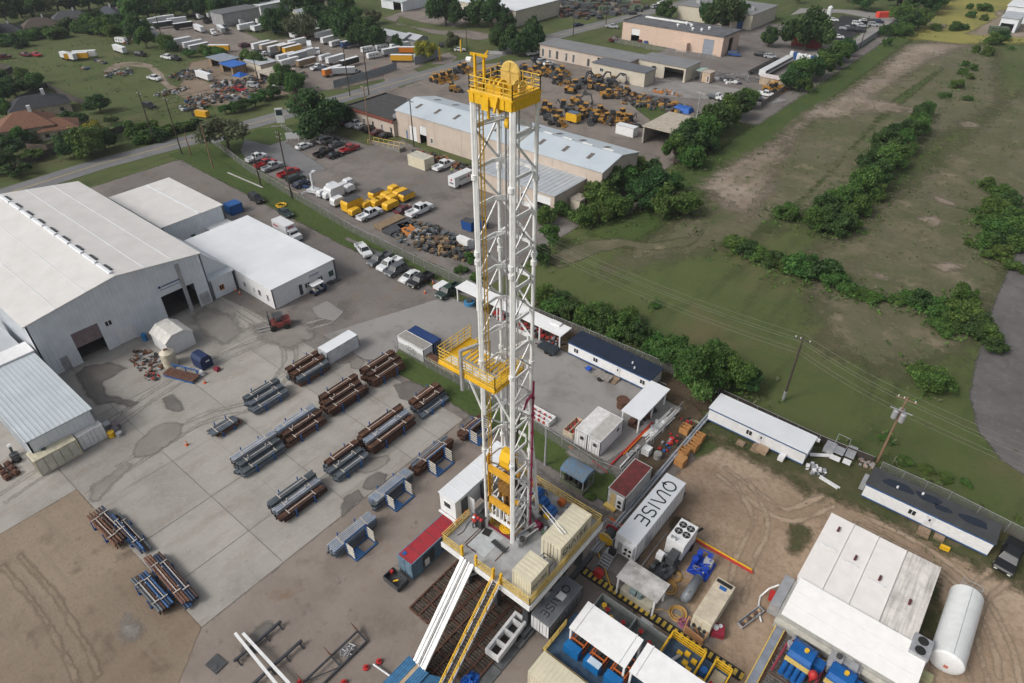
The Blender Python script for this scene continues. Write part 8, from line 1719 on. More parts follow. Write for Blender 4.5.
t=thing('yellow_box_truck','yellow box body among dark wrecks at the front of the junk yard','truck',G(203,117),.35,None,.62);k=MB();k.box(-3,3,-1.2,1.2,.4,2.8);k.build('box',paint('yellow'),t);k=MB();k.box(-5,-3,-1,1,.0,1.8);k.build('wreck',machine,t)
t=thing('pop_up_tent','blue pop up tent in the middle of the junk yard','tent',G(242,82),.2);k=MB();k.frus(-2,2,-2,2,2.1,-.1,.1,-.1,.1,3.1);k.build('canopy',mat('bright_blue_tarp',(.01,.10,.42)),t)
for x in(-1.9,1.9):
 for y in(-1.9,1.9):k=MB();k.bar((x,y,0),(x,y,2.1),.07);k.build('post',steel,t)
jm_=[dkgrey,steel,mat('junk_pale',(.4,.4,.4)),mat('form_brown',(.12,.08,.05)),machine,mat('junk_blue',(.05,.10,.2)),mat('junk_tan',(.2,.16,.12)),mat('junk_orange',(.3,.1,.04)),dkgrey,machine,steel,mat('form_grey',(.11,.125,.13))]
for px,py,n,sp,lab in((215,97,160,(10,14,1.5),'sprawl of scrap and household junk in the middle of the junk yard'),(190,75,120,(9,11,1.2),'scrap strewn behind the dirt track'),(250,95,90,(8,9,1.2),'junk heaps along the hedge'),(228,86,120,(8,8,1.5),'junk piled in front of the blue tarpaulin shed'),(172,92,60,(4,9,.9),'junk beside the curve of the dirt track'),(262,80,110,(8,10,1.4),'junk and cars crowded beside the cream shed'),(120,73,60,(9,7,.7),'pale rubbish in the loop of the dirt track'),(108,76,20,(6,2,.5),'scattered white scraps left of the dirt track'),(195,108,80,(8,6,1.2),'dark wrecks beside the yellow box body'),(128,42,40,(8,5,1.0),'rubbish behind the old white trailer'),(100,62,24,(8,2,.6),'scraps behind the field trailers'),(300,76,40,(6,6,1),'scrap between the bushes and the grey fence'),(84,69,10,(3,2,.6),'small scrap group in front of the field trailers')):
 heap('junk_pile',lab,'junk',tuple(G(px,py)),int(n*.8),.9,(sp[0]*.62,sp[1]*.62,sp[2]),jm_)
heap('scrap_stock','dark steel stock on the far lot at the top beside the road','steel stock',tuple(G(600,6)),120,3.5,(22,18,1.5),[rust,machine,dkgrey,mat('dark_green_skip',(.08,.11,.07))])
heap('scrap_stock','steel stock near the bend of the far road','steel stock',tuple(G(570,14)),60,3,(16,8,1),[rust,machine,dkgrey])
def leafmat(name,c,tr=.4):
 m=bpy.data.materials.new(name);m.use_nodes=True;n=m.node_tree.nodes;l=m.node_tree.links;b=n['Principled BSDF']
 b.inputs['Roughness'].default_value=.65;b.inputs['Specular IOR Level'].default_value=.25
 tc=n.new('ShaderNodeTexCoord');nz=n.new('ShaderNodeTexNoise');nz.inputs['Scale'].default_value=.9;nz.inputs['Detail'].default_value=5
 l.new(tc.outputs['Object'],nz.inputs['Vector'])
 oi=n.new('ShaderNodeObjectInfo')
 hs_=n.new('ShaderNodeHueSaturation');hs_.inputs['Color'].default_value=(*c,1)
 a=n.new('ShaderNodeMapRange');a.inputs[1].default_value=0;a.inputs[2].default_value=1;a.inputs[3].default_value=.475;a.inputs[4].default_value=.525;l.new(oi.outputs['Random'],a.inputs[0]);l.new(a.outputs[0],hs_.inputs['Hue'])
 v=n.new('ShaderNodeMapRange');v.inputs[1].default_value=.35;v.inputs[2].default_value=.68;v.inputs[3].default_value=.8;v.inputs[4].default_value=1.5;l.new(nz.outputs['Fac'],v.inputs[0]);l.new(v.outputs[0],hs_.inputs['Value'])
 l.new(hs_.outputs[0],b.inputs['Base Color'])
 t_=n.new('ShaderNodeBsdfTranslucent');l.new(hs_.outputs[0],t_.inputs['Color']);ms=n.new('ShaderNodeMixShader');ms.inputs[0].default_value=tr
 l.new(b.outputs[0],ms.inputs[1]);l.new(t_.outputs[0],ms.inputs[2]);l.new(ms.outputs[0],n['Material Output'].inputs['Surface'])
 MATS[name]=m;return m
LF={'mid':[leafmat('leaf_mid',(0.082,0.156,0.035)),leafmat('leaf_mid_light',(0.116,0.203,0.047)),leafmat('leaf_mid_dark',(0.050,0.108,0.026))],'dark':[leafmat('leaf_dark',(0.048,0.099,0.029)),leafmat('leaf_dark_light',(0.068,0.130,0.038)),leafmat('leaf_dark_dark',(0.033,0.070,0.022))],'bright':[leafmat('leaf_bright',(.078,.132,.032)),leafmat('leaf_bright_light',(.110,.168,.046)),leafmat('leaf_bright_dark',(0.060,0.130,0.024))],'yellow':[leafmat('leaf_yellow',(0.253,0.254,0.029)),leafmat('leaf_yellow_light',(0.327,0.317,0.044)),leafmat('leaf_yellow_dark',(0.134,0.159,0.029))],'dry':[leafmat('leaf_dry',(0.111,0.130,0.066)),leafmat('leaf_dry_light',(0.149,0.159,0.088)),leafmat('leaf_dry_dark',(0.074,0.088,0.044))]}
bark=mat('bark',(.09,.07,.05),.9,var=.25,scale=3)
def crown(seed,nl,nleaf,leaf,flat=.75,spread=1.0,kind='mid',airy=0):
 """unit crown: radius about 1, base at z=0; leaves scattered over overlapping lobes"""
 r=np.random.RandomState(seed);V_=[];lobes=[]
 for i in range(nl):
  th=r.uniform(0,2*PI);rad=spread*np.sqrt(r.uniform(0,1))*.68;z=r.uniform(.1,1)*flat*(1.15-rad*.75);s=r.uniform(.16,.46)*(1 if nl<14 else.8)
  lobes.append((rad*math.cos(th),rad*math.sin(th),z+.15,s))
 w_=np.array([q[3]**2 for q in lobes]);w_=w_/w_.sum();pick=r.choice(len(lobes),nleaf,p=w_);Lb=np.array(lobes)[pick]
 d=r.normal(size=(nleaf,3));d/=np.linalg.norm(d,axis=1)[:,None];rr=r.uniform(.45 if not airy else.2,1.0,nleaf)+np.where(r.random_sample(nleaf)<.12,r.uniform(0,.4,nleaf),0)
 n_=d.copy();c=Lb[:,:3]+d*(Lb[:,3]*rr)[:,None]*np.array([1,1,.8]);c[:,2]=np.maximum(c[:,2],.03)
 nn=n_+r.normal(size=(nleaf,3))*.95+np.array([0,0,.35]);nn/=np.linalg.norm(nn,axis=1)[:,None]
 t_=np.cross(nn,r.normal(size=(nleaf,3)));t_/=np.linalg.norm(t_,axis=1)[:,None];b_=np.cross(nn,t_)
 sz=(leaf*r.uniform(.55,1.35,nleaf))[:,None]
 P=np.stack([c-t_*sz-b_*sz*.5,c+t_*sz*.2-b_*sz*.7,c+t_*sz+b_*sz*.3,c-t_*sz*.3+b_*sz*.75],1).reshape(-1,3)
 F=np.arange(nleaf*4).reshape(-1,4);me=bpy.data.meshes.new('crown');me.from_pydata(P.tolist(),[],F.tolist())
 for m in LF[kind]:me.materials.append(m)
 mi=np.where(r.random_sample(nleaf)<.25,1,0);low=(c[:,2]<.35*flat+r.uniform(-.1,.25,nleaf));mi=np.where(r.random_sample(nleaf)<.22,2,mi)
 lm=r.randint(0,3,len(lobes))[pick];mi=np.where(r.random_sample(nleaf)<.4,lm,mi)
 me.polygons.foreach_set('material_index',mi.astype(int).tolist());me.update();return me
CR={}
for kd in('mid','dark','bright','yellow','dry'):
 n={'mid':4,'dark':4,'bright':3,'yellow':1,'dry':2}[kd]
 CR[kd]=[crown(100+i*7+len(kd),22+4*i,5200,.055,.95,kind=kd)for i in range(n)]
CR['big']=[crown(501,26,11000,.042,.95,kind='bright'),crown(502,24,9000,.042,1.0,kind='mid')]
CR['oak']=[crown(503,26,7500,.045,.62,kind='dark'),crown(504,22,4200,.04,.55,kind='dry',airy=1)]
CR['bushbig']=[crown(505+i,22,7000,.045,.7,kind=k_)for i,k_ in enumerate(('mid','dark','bright'))]
def trunk_mesh(seed,h,r0,spread):
 k=MB();rn=random.Random(seed);k.cyl((0,0,-.05),(0,0,h),r0,8,r0*.7)
 for i in range(6):
  a=rn.uniform(0,2*PI);q=(spread*math.cos(a)*rn.uniform(.3,.6),spread*math.sin(a)*rn.uniform(.3,.6),h+rn.uniform(.2,.6));k.cyl((0,0,h*rn.uniform(.7,1)),q,r0*.45,6,r0*.12)
 return k.mesh('trunk',bark)
TRK=[trunk_mesh(i,.45,.07,1.0)for i in range(3)]
TN=[0];TREES=[]
def tree(px,py,wpx,kd,label,cat='tree',hr=1.0,group=None,var=None,trunkf=.22,world=None):
 A=Vector(world)if world else G(px,py);R_=wpx/2*depth(A)/f_px*1.22
 TREES.append((A.x,A.y,R_));TN[0]+=1;i=TN[0];L_=CR[kd];me=L_[(var if var is not None else i)%len(L_)]
 isb=cat in('bush','shrub')
 t=thing('tree' if not isb else 'bush',label,cat,A,(i*2.399)%6.28,group)
 c=bpy.data.objects.new('crown' if not isb else 'foliage',me);C.objects.link(c);c.parent=t;c.scale=(R_,R_*(.9+.2*((i*37)%10)/10),R_*hr);c.location=(0,0,0 if isb else R_*trunkf)
 k=bpy.data.objects.new('trunk' if not isb else 'stem',TRK[i%3]);C.objects.link(k);k.parent=t;k.scale=(R_*(.8 if not isb else.5),)*2+(R_*(.9+trunkf)if not isb else R_*.5,)
 return t
where_=[]
def trees(lst,group,fmt,cat='tree',**kw):
 ords=['first','second','third','fourth','fifth','sixth','seventh','eighth','ninth','tenth','eleventh','twelfth','thirteenth','fourteenth','fifteenth','sixteenth','seventeenth','eighteenth','nineteenth','twentieth','21st','22nd','23rd','24th','25th','26th','27th','28th','29th','30th','31st','32nd','33rd','34th','35th','36th']
 for i,q in enumerate(lst):
  px,py,wd,kd=q[:4];hr=q[4]if len(q)>4 else 1.0
  tree(px,py,wd,kd,fmt%ords[i],cat,hr,group,**kw)
trees([(556,314,26,'mid',.8),(572,318,26,'dark',.9),(588,325,30,'mid',1.0),(604,332,32,'bushbig',1.1),(621,338,32,'mid',1.1),(636,346,30,'dark',1.0),(652,352,26,'mid',1.1),(560,304,22,'dark',.7),(600,318,24,'mid',.8),(628,325,26,'mid',.8),(545,300,22,'mid',.9),(548,312,18,'bright',.7)],'hedge trees behind the long canopy','%s tree from the mast in the hedge behind the long canopy')
tree(693,392,56,'big','big bright green tree between the navy roofed and white roofed offices','tree',1.15,None,0)
tree(668,366,36,'big','bright tree just behind the end of the navy roofed office','tree',1.1,None,0)
trees([(728,386,42,'big',1.0),(748,390,30,'dark',1.0),(672,360,30,'mid',1.2),(712,368,34,'mid',1.0)],'trees round the big bright tree','%s darker tree beside the big bright tree')
trees([(545,224,22,'mid'),(549,246,26,'mid'),(540,262,22,'dark'),(560,216,18,'bright'),(581,224,26,'mid',.9),(597,222,26,'bright',.9),(596,206,32,'mid',1.0),(610,196,34,'dark',1.0),(628,190,34,'mid',1.0),(640,210,40,'bushbig',.95),(664,214,44,'bushbig',.95),(684,214,36,'bushbig',.85),(655,196,34,'dark',.9),(672,192,26,'mid',.8),(636,178,28,'mid',.9),(650,182,28,'dark',.9),(617,214,30,'mid',.9)],'trees clumped round the end of the peach warehouse','%s tree of the clump round the end of the peach warehouse')
lst=[(674,164,34,'mid'),(686,152,36,'dark'),(700,146,36,'mid'),(712,134,34,'dark'),(724,128,34,'mid'),(735,118,30,'dark'),(746,108,22,'mid'),(690,166,30,'mid'),(705,152,24,'dark'),(790,90,26,'dark'),(798,82,26,'mid'),(810,80,24,'dark'),(820,76,24,'mid'),(828,68,24,'dark'),(838,62,22,'mid'),(845,56,18,'dark'),(833,70,18,'mid'),(800,92,20,'mid')]
trees(lst,'hedge trees along the green verge','%s tree up the green verge from the open fronted shed')
trees([(735,248,26,'mid',.6),(747,254,26,'dark',.7),(760,260,26,'mid',.7),(774,264,26,'dark',.7),(784,268,24,'bright',.6),(800,272,36,'mid',.9),(818,278,40,'dark',.9),(832,284,28,'mid',.8),(846,292,22,'mid',.6),(860,296,22,'bright',.5),(873,300,22,'mid',.5)],'scrub row at the upper edge of the mown field','%s bush from the left in the row above the mown field','bush')
tree(785,218,24,'bright','round light green bush alone beside the grass ditch','bush',.9)
lst=[(812,228,26,'mid'),(822,220,30,'dark'),(835,212,30,'mid'),(848,205,32,'bushbig'),(862,196,34,'mid'),(872,188,30,'dark'),(880,176,32,'mid'),(868,172,28,'bushbig'),(892,166,26,'mid'),(882,156,30,'dark'),(898,152,26,'mid'),(905,142,26,'dark'),(915,134,24,'mid'),(918,122,20,'dark'),(926,116,16,'mid'),(842,222,24,'bright'),(856,214,24,'mid'),(828,232,24,'dark'),(908,156,16,'mid'),(890,142,22,'dark'),(838,236,28,'dark'),(850,228,18,'mid'),(876,200,20,'bright')]
trees(lst,'thicket between the two dry fields','%s thicket tree going up between the two dry fields')
trees([(908,300,20,'mid',.7),(918,306,28,'dark',.9),(930,312,28,'mid',.8),(944,316,36,'bushbig',.9),(960,322,40,'mid',.9),(972,332,36,'dark',.8),(962,302,24,'bright',1.2),(986,340,30,'mid',.8),(940,330,26,'mid',.5),(992,350,26,'dark',.7),(895,302,18,'mid',.5)],'scrub along the foot of the right dry field','%s bush from the left along the foot of the right dry field','bush')
trees([(985,188,18,'bright',.9),(1000,198,22,'mid',.9),(992,212,24,'mid',.9),(1008,206,24,'dark',.8),(986,226,24,'bright',.8),(996,236,28,'mid',.9),(985,246,22,'bright',.9),(1012,224,28,'mid',.9),(1008,244,30,'dark',.8),(1000,258,26,'bright',.7),(1018,250,26,'mid',.8),(1022,232,26,'mid',.9),(988,258,18,'mid',.5),(1014,270,22,'mid',.6),(972,245,14,'bright',.5),(978,212,12,'bright',.5)],'bushes beside the old runway','%s bush down the left side of the old runway','bush')
tree(932,388,44,'bushbig','large rounded tree alone on the mown field above the transformer pole','tree',.8,None,0,.05)
tree(921,378,24,'mid','small dark tree touching the lone rounded field tree','tree',.9,None,1,.05)
trees([(954,30,14,'bright',.8),(962,29,12,'mid',.7),(970,17,11,'bright',.8),(983,11,14,'mid',.8),(969,9,7,'mid'),(983,20,8,'bright'),(992,44,20,'mid',.7),(1001,40,16,'dark',.8),(987,55,12,'mid'),(975,52,9,'bright'),(957,88,16,'mid',.7),(973,70,8,'bright'),(1011,50,5,'mid'),(962,74,9,'mid'),(970,79,8,'bright'),(965,66,8,'mid'),(935,30,12,'mid',.7),(1000,-4,12,'mid'),(968,100,10,'bright',.6),(944,97,12,'mid',.6)],'scattered bushes on the meadow at the top right','%s scattered bush on the meadow at the top right','bush')
trees([(908,32,22,'dark',1.0),(896,36,16,'mid'),(883,36,12,'dark',1.2),(918,28,20,'mid',1.2),(926,14,26,'dark',1.2),(912,12,28,'dark',1.2),(896,8,26,'dark',1.1),(886,46,10,'mid'),(905,36,16,'mid',.8),(934,8,22,'mid',1.2),(940,0,20,'dark',1.2),(860,10,26,'dark',1.1),(848,2,20,'dark'),(898,22,20,'mid',1.2)],'trees along the fence behind the black car park','%s tree along the fence behind the black car park')
tree(804,50,46,'oak','huge dark oak beside the black car park','tree',1.2,None,0);tree(768,47,18,'dark','small dark tree left of the huge oak','tree',1.3);tree(818,36,20,'oak','second oak crown behind the huge oak','tree',1.1,None,0)
tree(722,30,46,'oak','big dark tree behind the pink factory roof','tree',1.1,None,0);tree(706,24,24,'dark','dark tree beside the big one behind the pink factory','tree',1.1);tree(664,20,20,'dark','dark tree at the road side of the pink factory','tree',1.0);tree(742,22,18,'dark','smaller tree right of the big one behind the pink factory','tree',1.2)
tree(730,4,16,'dark','small tree at the very top above the distant factory','tree',1.0);tree(797,3,12,'mid','single small tree on the far meadow','tree',1.0)
tree(446,26,34,'oak','big round oak in front of the white roofed warehouse','tree',1.35,None,0)
trees([(478,26,26,'dark',1.2),(492,28,28,'dark',1.2),(504,28,22,'dark',1.1),(470,24,18,'dark',1.1)],'dark trees in front of the white roofed warehouse','%s dark tree in front of the white roofed warehouse')
trees([(500,52,22,'oak',1.5),(512,54,20,'dark',1.6),(524,56,24,'oak',1.5),(536,50,20,'dark',1.5),(532,38,18,'dark',1.3),(498,44,16,'dark',1.3)],'tall trees behind the yellow crown','%s tall tree between the crown and the long factory')
tree(427,60,22,'yellow','yellow green tree behind the grey fence at the gate','tree',1.0);tree(397,50,12,'dark','small dark tree in front of the low grey shed','tree',1.5);tree(452,50,17,'dry','thin leafed tree on the far verge','tree',1.1)
trees([(300,40,34,'oak',1.3),(286,36,28,'dark',1.3),(275,34,24,'dark',1.2),(334,34,26,'dark',1.3),(347,44,30,'dark',1.3),(362,46,30,'oak',1.3),(373,48,26,'dark',1.3),(316,26,26,'dark',1.2),(307,12,40,'oak',1.2),(325,10,30,'dark',1.2),(345,12,24,'mid',1.1),(357,18,12,'mid'),(295,14,28,'dark',1.2),(262,10,26,'dark'),(250,8,24,'dark'),(343,22,18,'dark',1.1),(374,24,16,'dry',1.0)],'dark trees behind the truck lot','%s dark tree behind the truck lot')
trees([(282,90,24,'mid',1.1),(288,86,22,'dark',1.1),(296,92,22,'mid',1.0),(256,66,18,'mid',1.1),(248,64,16,'mid',1.0),(262,68,14,'dark'),(222,60,14,'mid',.9),(212,58,16,'mid',.9),(204,56,14,'mid',.8),(190,57,12,'mid',.7),(168,50,16,'mid',1.1),(174,52,12,'dark'),(147,48,20,'mid',1.1),(140,40,24,'dark',1.2),(133,38,20,'mid'),(266,100,16,'mid',.8),(256,106,16,'mid',.8),(246,110,16,'dark',.8),(236,112,14,'mid',.8),(274,98,16,'dark',.8),(226,114,14,'mid',.7)],'trees among the junk yard and truck lot','%s tree among the junk yard and truck lot')
tree(318,134,66,'oak','very big dark oak beside the brick building','tree',.95,None,0,.12);tree(338,128,34,'oak','second dark crown merging with the very big oak','tree',1.2,None,0)
tree(230,152,54,'oak','spreading airy oak at the roadside entrance','tree',.85,None,1,.35)
trees([(i*13-8,62+0-22+(i%3)*3-i*1.6+(4 if i<4 else 0),20,'mid' if i%2 else 'dark',.8)for i in range(11)],'hedge along the back of the field','%s bush of the hedge behind the open field','bush')
trees([(104,35,20,'mid',1.2),(98,28,18,'dark',1.3),(114,40,18,'mid',1.1),(90,30,16,'mid',1.1),(60,14,34,'oak',1.1),(76,12,30,'dark',1.2),(22,18,34,'oak',1.1),(8,24,28,'dark',1.2),(34,20,26,'dark',1.1),(90,10,28,'oak',1.1),(104,6,22,'dark'),(120,6,20,'mid'),(0,10,26,'dark'),(26,4,30,'dark'),(56,2,30,'oak'),(-10,40,24,'dark')],'garden trees behind the houses','%s garden tree among the houses at the top left')
trees([(136+(i%10)*13,20-(i//10)*9-(i%10)*.8,26,'dark' if i%3 else 'mid',1.2)for i in range(26)],'wood behind the gravel lot','%s tree of the dark wood behind the gravel lot')
tree(101,112,24,'dark','round tree alone in the field near the garden fence','tree',.8)
trees([(24,80,13,'mid',1.1),(38,84,14,'mid',1.1),(30,94,26,'dark',.8),(16,96,24,'dark',.9),(6,104,26,'dark',1.0),(0,88,22,'dark'),(8,118,22,'mid',.9)],'bushes in the garden corner at the left','%s bush in the garden corner at the left edge')
trees([(78,156,30,'dark',1.0),(92,156,34,'mid',1.0),(106,150,26,'dark',1.0),(24,146,22,'mid',1.0),(32,142,16,'bright',1.0),(14,158,30,'dark',.8),(4,172,32,'dark',.8),(20,176,26,'dark',.6),(36,160,18,'mid',.7),(70,122,16,'dark',.7),(82,124,16,'dark',.7),(112,124,14,'dark',.6),(122,130,14,'mid',.6),(2,150,20,'dark')],'garden shrubs of the russet roofed house','%s garden shrub round the russet roofed house')
tree(96,142,22,'yellow','yellow flowering tree in the garden of the russet roofed house','tree',1.1)
trees([(134,136,22,'mid',.9),(146,142,22,'mid',.8),(158,140,20,'dark',.8),(166,134,20,'mid',.7),(176,132,20,'dark',.7),(186,130,18,'mid',.7),(196,128,18,'dark',.7),(150,130,18,'mid',.8)],'roadside bushes by the power poles','%s roadside bush beside the two dark power poles','bush')
trees([(470,262,16,'mid',.9),(462,272,14,'bright',.7),(476,280,14,'mid',.7),(655,306,12,'mid',.5)],'weeds and bushes along the fence line','%s small bush at the mast end of the grass strip','bush')
trees([(945,478,16,'bright',.4),(925,470,16,'bright',.4),(905,462,16,'mid',.4),(885,440,14,'bright',.35),(965,484,14,'mid',.35),(640,515-30,10,'mid',.3),(590,497,12,'mid',.3)],'low weeds along the chain link fence','%s patch of low weeds along the chain link fence','bush')
rr=random.Random(3)
trees([(380+i*22+rr.uniform(-6,6),-14+rr.uniform(-4,3)-i*.5,26,'dark' if i%2 else 'mid',1.0)for i in range(30)],'far trees along the top edge','%s far tree along the top edge of the view')
polem=mat('dark_pole_wood',(.06,.048,.04),.9);polel=mat('light_pole_wood',(.22,.14,.09),.85)
def pole(px,py,h,lab,m=polem,arms=1,kv=0,lean=(0,0)):
 A=G(px,py);t=thing('utility_pole',lab,'utility pole',A);h=h*.9
 k=MB();k.cyl((0,0,0),(lean[0],lean[1],h),.17,10,.11);k.build('pole',m,t)
 for i in range(arms):
  k=MB();k.box(lean[0]-1.1,lean[0]+1.1,lean[1]-.06,lean[1]+.06,h-.5-i*.9,h-.36-i*.9);a=k.build('crossarm',m,t)
  for x in(-.9,-.3,.9):k=MB();k.cyl((lean[0]+x,lean[1],h-.36-i*.9),(lean[0]+x,lean[1],h-.15-i*.9),.06,6);k.build('insulator',whitep,a)
 return t,A,h
t,A,h_=pole(877,462,12,'light wooden pole with three grey transformers behind the felt roofed office',polel,1)
for i,(x,y)in enumerate(((-.45,-.25),(.4,-.45),(.0,.45))):k=MB();k.cyl((x,y,h_-3.3),(x,y,h_-2.2),.33,14);k.ell((x,y,h_-2.2),(.33,.33,.12),14,4);k.build('transformer',steel,t)
k=MB();k.box(-1.2,1.2,-.5,-.4,h_-1.9,h_-1.8);k.build('bracket_arm',steel,t)
PT=[(A,h_)]
for px,py,h,lab in((783,400,12,'dark wooden pole on the mown field behind the offices'),):t,A,h_=pole(px,py,h,lab);k=MB();k.cyl((0,0,0),(0,0,1.6),.2,10);k.build('pole_sleeve',steel,t);PT.append((A,h_))
plist=[(155,143,14,'left dark pole by the road in front of the field',polem,1),(182,154,15,'second dark pole standing at the road edge',polem,1),(191,155,6,'short pale pole beside the second roadside pole',polel,0),(213,168,12,'thin pale pole at the corner of the grass strip',polel,0),(292,198,16,'tall leaning power pole behind the parked red pickups',polem,2),(261,186,9,'short grey pole in the grass strip',polem,0),(350,96,17,'dark power pole across the road from the brick building',polem,1),(371,145,16,'pole behind the maroon parked car',polel,1),(414,147,13,'dark pole at the peach warehouse doors',polem,1),(369,95,15,'second dark pole across the road',polem,1),(467,52,13,'dark pole right of the yellow post',polem,1),(573,36,14,'dark pole in front of the long factory',polem,1),(606,24,12,'pole at the roadside of the pink factory',polem,1),(262,98,12,'thin pole at the edge of the junk yard',polem,0),(161,34,14,'tall thin pole on the gravel lot',polem,0),(696,122,9,'grey pole at the corner of the open fronted shed',steel,1),(860,48,12,'thin pole beside the car park fence',polem,0),(897,22,22,'tall pale pole above the fence trees',polel,1),(545,465,7,'thin steel post behind the arched shelter',steel,0)]
PP=[]
for px,py,h,lab,m,a in plist:t,A,h_=pole(px,py,h,lab,m,a);PP.append((A,h_))
wire=mat('aluminium_cable',(.16,.17,.16),.6)
def cable(lab,p,q,sag,r=.018,m=wire,n=14,group=None):
 k=MB();p=Vector(p);q=Vector(q);k.path([p.lerp(q,i/n)-Vector((0,0,sag*4*(i/n)*(1-i/n)))for i in range(n+1)],r,4);o=k.build('power_line',m);return tag(o,lab,'power line',group)
q1,q2=PT[0],PT[1]
for i,(dx,z)in enumerate(((-.9,-.2),(-.3,-.2),(.9,-.2),(0,-2.0),(0,-2.6))):
 nm=['top left','top middle','top right','upper low','lowest'][i];gname='power lines over the mown field'
 a=q1[0]+Vector((0,dx,q1[1]+z));b=q2[0]+Vector((0,dx,q2[1]+z));cable(nm+' power line between the transformer pole and the dark field pole',a,b,.35,.014,group=gname)
 e=b+Vector((-44,.5,.0));cable(nm+' power line from the dark field pole toward the mast',b,e,1.0,.014,group=gname)
 e2=a+Vector((42,.5,0));cable(nm+' power line running off to the right from the transformer pole',a,e2,1.0,.014,group=gname)
dw_=mat('dark_cable',(.05,.05,.05),.6)
A0,A1=PP[0],PP[1]
for i in range(3):
 a=A1[0]+Vector((0,0,A1[1]-.3-i*1.2));b=Vector((a.x-6,-30,a.z));cable(['upper','middle','lower'][i]+' roadside cable in front of the russet roofed house',a,b,1.2,.03,dw_,group='roadside cables')
 c_=PP[6][0]+Vector((0,0,PP[6][1]-.3-i*1.0));cable(['upper','middle','lower'][i]+' roadside cable between the field poles and the oak',a,c_,1.5,.03,dw_,group='roadside cables')
meshm=bpy.data.materials.new('chain_link');meshm.use_nodes=True;n_=meshm.node_tree.nodes;b_=n_['Principled BSDF'];b_.inputs['Base Color'].default_value=(.22,.22,.22,1);b_.inputs['Alpha'].default_value=.22;b_.inputs['Roughness'].default_value=.6
def fence(lab,pts,h=1.8,post=3.0,m=None,pm=steel,rail=True,mesh=True,name='chain_link_fence',cat='fence',thick=.02,z=0):
 t=thing(name,lab,cat,(*pts[0],z));o0=Vector((*pts[0],0));P=[Vector((*p,0))-o0 for p in pts];n=0;k=MB();kr=MB()
 for a,b in zip(P,P[1:]):
  L_=(b-a).length;d=(b-a)/L_;k.bar(a+Vector((0,0,h/2)),b+Vector((0,0,h/2)),thick,h)
  kr.bar(a+Vector((0,0,h)),b+Vector((0,0,h)),.05);m_=max(1,round(L_/post))
  for j in range(m_):
   n+=1
   if n<95:q=a.lerp(b,j/m_);kk=MB();kk.cyl(q,q+Vector((0,0,h+.05)),.04,6);kk.build('post',pm,t)
 k.build('mesh_panel' if mesh else 'panel',m or meshm,t)
 if rail:kr.build('top_rail',pm,t)
 return t
wo=lambda l:[tuple(G(*p)[:2])for p in l]
fence('chain link fence between the grass strip and the neighbour lot',[(-164,80),(-141,75.5),(-122,73.4),(-98,71),(-75,70.2),(-62,70.4)])
fence('chain link fence with privacy mesh behind the site offices',[(-62,70.6),(-40,71.6),(-22,72.2)],1.7,m=None)
fence('dark fabric covered fence behind the white roofed office',[(-22,72.2),(-8,71.9),(-1.5,72.4)],1.1,m=mat('dark_fence_fabric',(.05,.042,.036),.9))
fence('chain link fence on the far side of the felt roofed office',[(-.5,71.4),(7,71.6),(16,70.8)],1.7)
fence('chain link fence along the grass beside the steel racks',[(-64.9,51.0),(-64.7,50.9),(-57.5,50.7),(-44,50.9),(-27.5,49.9),(-24.4,50.5)],1.6)
fence('short chain link fence between the trailer pad and the pipes',[(-24.4,50.6),(-24.2,58),(-24.4,66)],1.6)
gwall=mat('grey_sheet_fence',(.24,.27,.29),.6)
fence('long grey sheet metal fence of the truck lot along the road',wo([(334,88),(366,79),(397,69)]),2.2,m=gwall,name='sheet_fence',thick=.08)
fence('grey sheet metal fence right of the far lot gate',wo([(415,65),(438,57)]),2.6,m=gwall,name='sheet_fence',thick=.08)
wf=mat('weathered_fence_boards',(.075,.068,.062),.9,var=.2,scale=2)
fence('weathered wooden garden fence along the road below the russet roofed house',wo([(-5,178),(40,160),(90,144),(130,130)]),1.8,m=wf,pm=wf,name='wooden_fence',thick=.06,rail=False)
fence('weathered wooden garden fence corner between garden and field',wo([(18,104),(48,88),(70,100),(92,108)]),1.8,m=wf,pm=wf,name='wooden_fence',thick=.06,rail=False)
fence('dark wooden fence at the left edge of the field',wo([(-6,66),(14,72),(-2,80)]),1.8,m=wf,pm=wf,name='wooden_fence',thick=.06,rail=False)
fence('pale wooden fence beside the garden of the russet roofed house',wo([(28,150),(48,151),(66,146)]),1.6,m=mat('pinkish_boards',(.17,.13,.11),.9),pm=wf,name='wooden_fence',thick=.06,rail=False)
fence('grey board fence at the hedge corner of the factory apron',wo([(760,108),(788,88)]),1.6,m=mat('grey_boards',(.16,.14,.125),.9),name='board_fence',thick=.06,rail=False)
fence('pale grey fence between the car park drive and the verge',wo([(838,62),(880,34),(902,20)]),2.0,m=gwall,name='sheet_fence',thick=.06)
fence('chain link fence across the lower edge of the pink factory',wo([(612,42),(690,57),(716,60)]),1.7)
fence('low fence round the lawn corner at the entrance',wo([(282,128),(310,146),(350,120)]),1.2)
k=MB();k.box(-1.6,1.6,-.06,.06,.6,2.2)
for x in(-1.4,1.4):k.box(x-.05,x+.05,-.05,.05,0,.6)
o=k.build('white_sign_board',whitep);o.location=G(293,141);o.rotation_euler=(0,0,.9);tag(o,'blank looking white sign board on the grass corner by the drive','sign')
t=thing('entrance_sign','tall white pylon sign at the oak beside the main road','sign',G(282,127),.9);k=MB();k.box(-1,1,-.2,.2,1.2,5.0);k.build('board',whitep,t);k=MB();k.box(-.8,.8,-.25,-.21,3.2,4.6);k.build('emblem_panel',mat('dark_teal_lettering',(.015,.035,.04)),t);k=MB();k.box(-.15,.15,-.1,.1,0,1.2);k.build('post',steel,t)
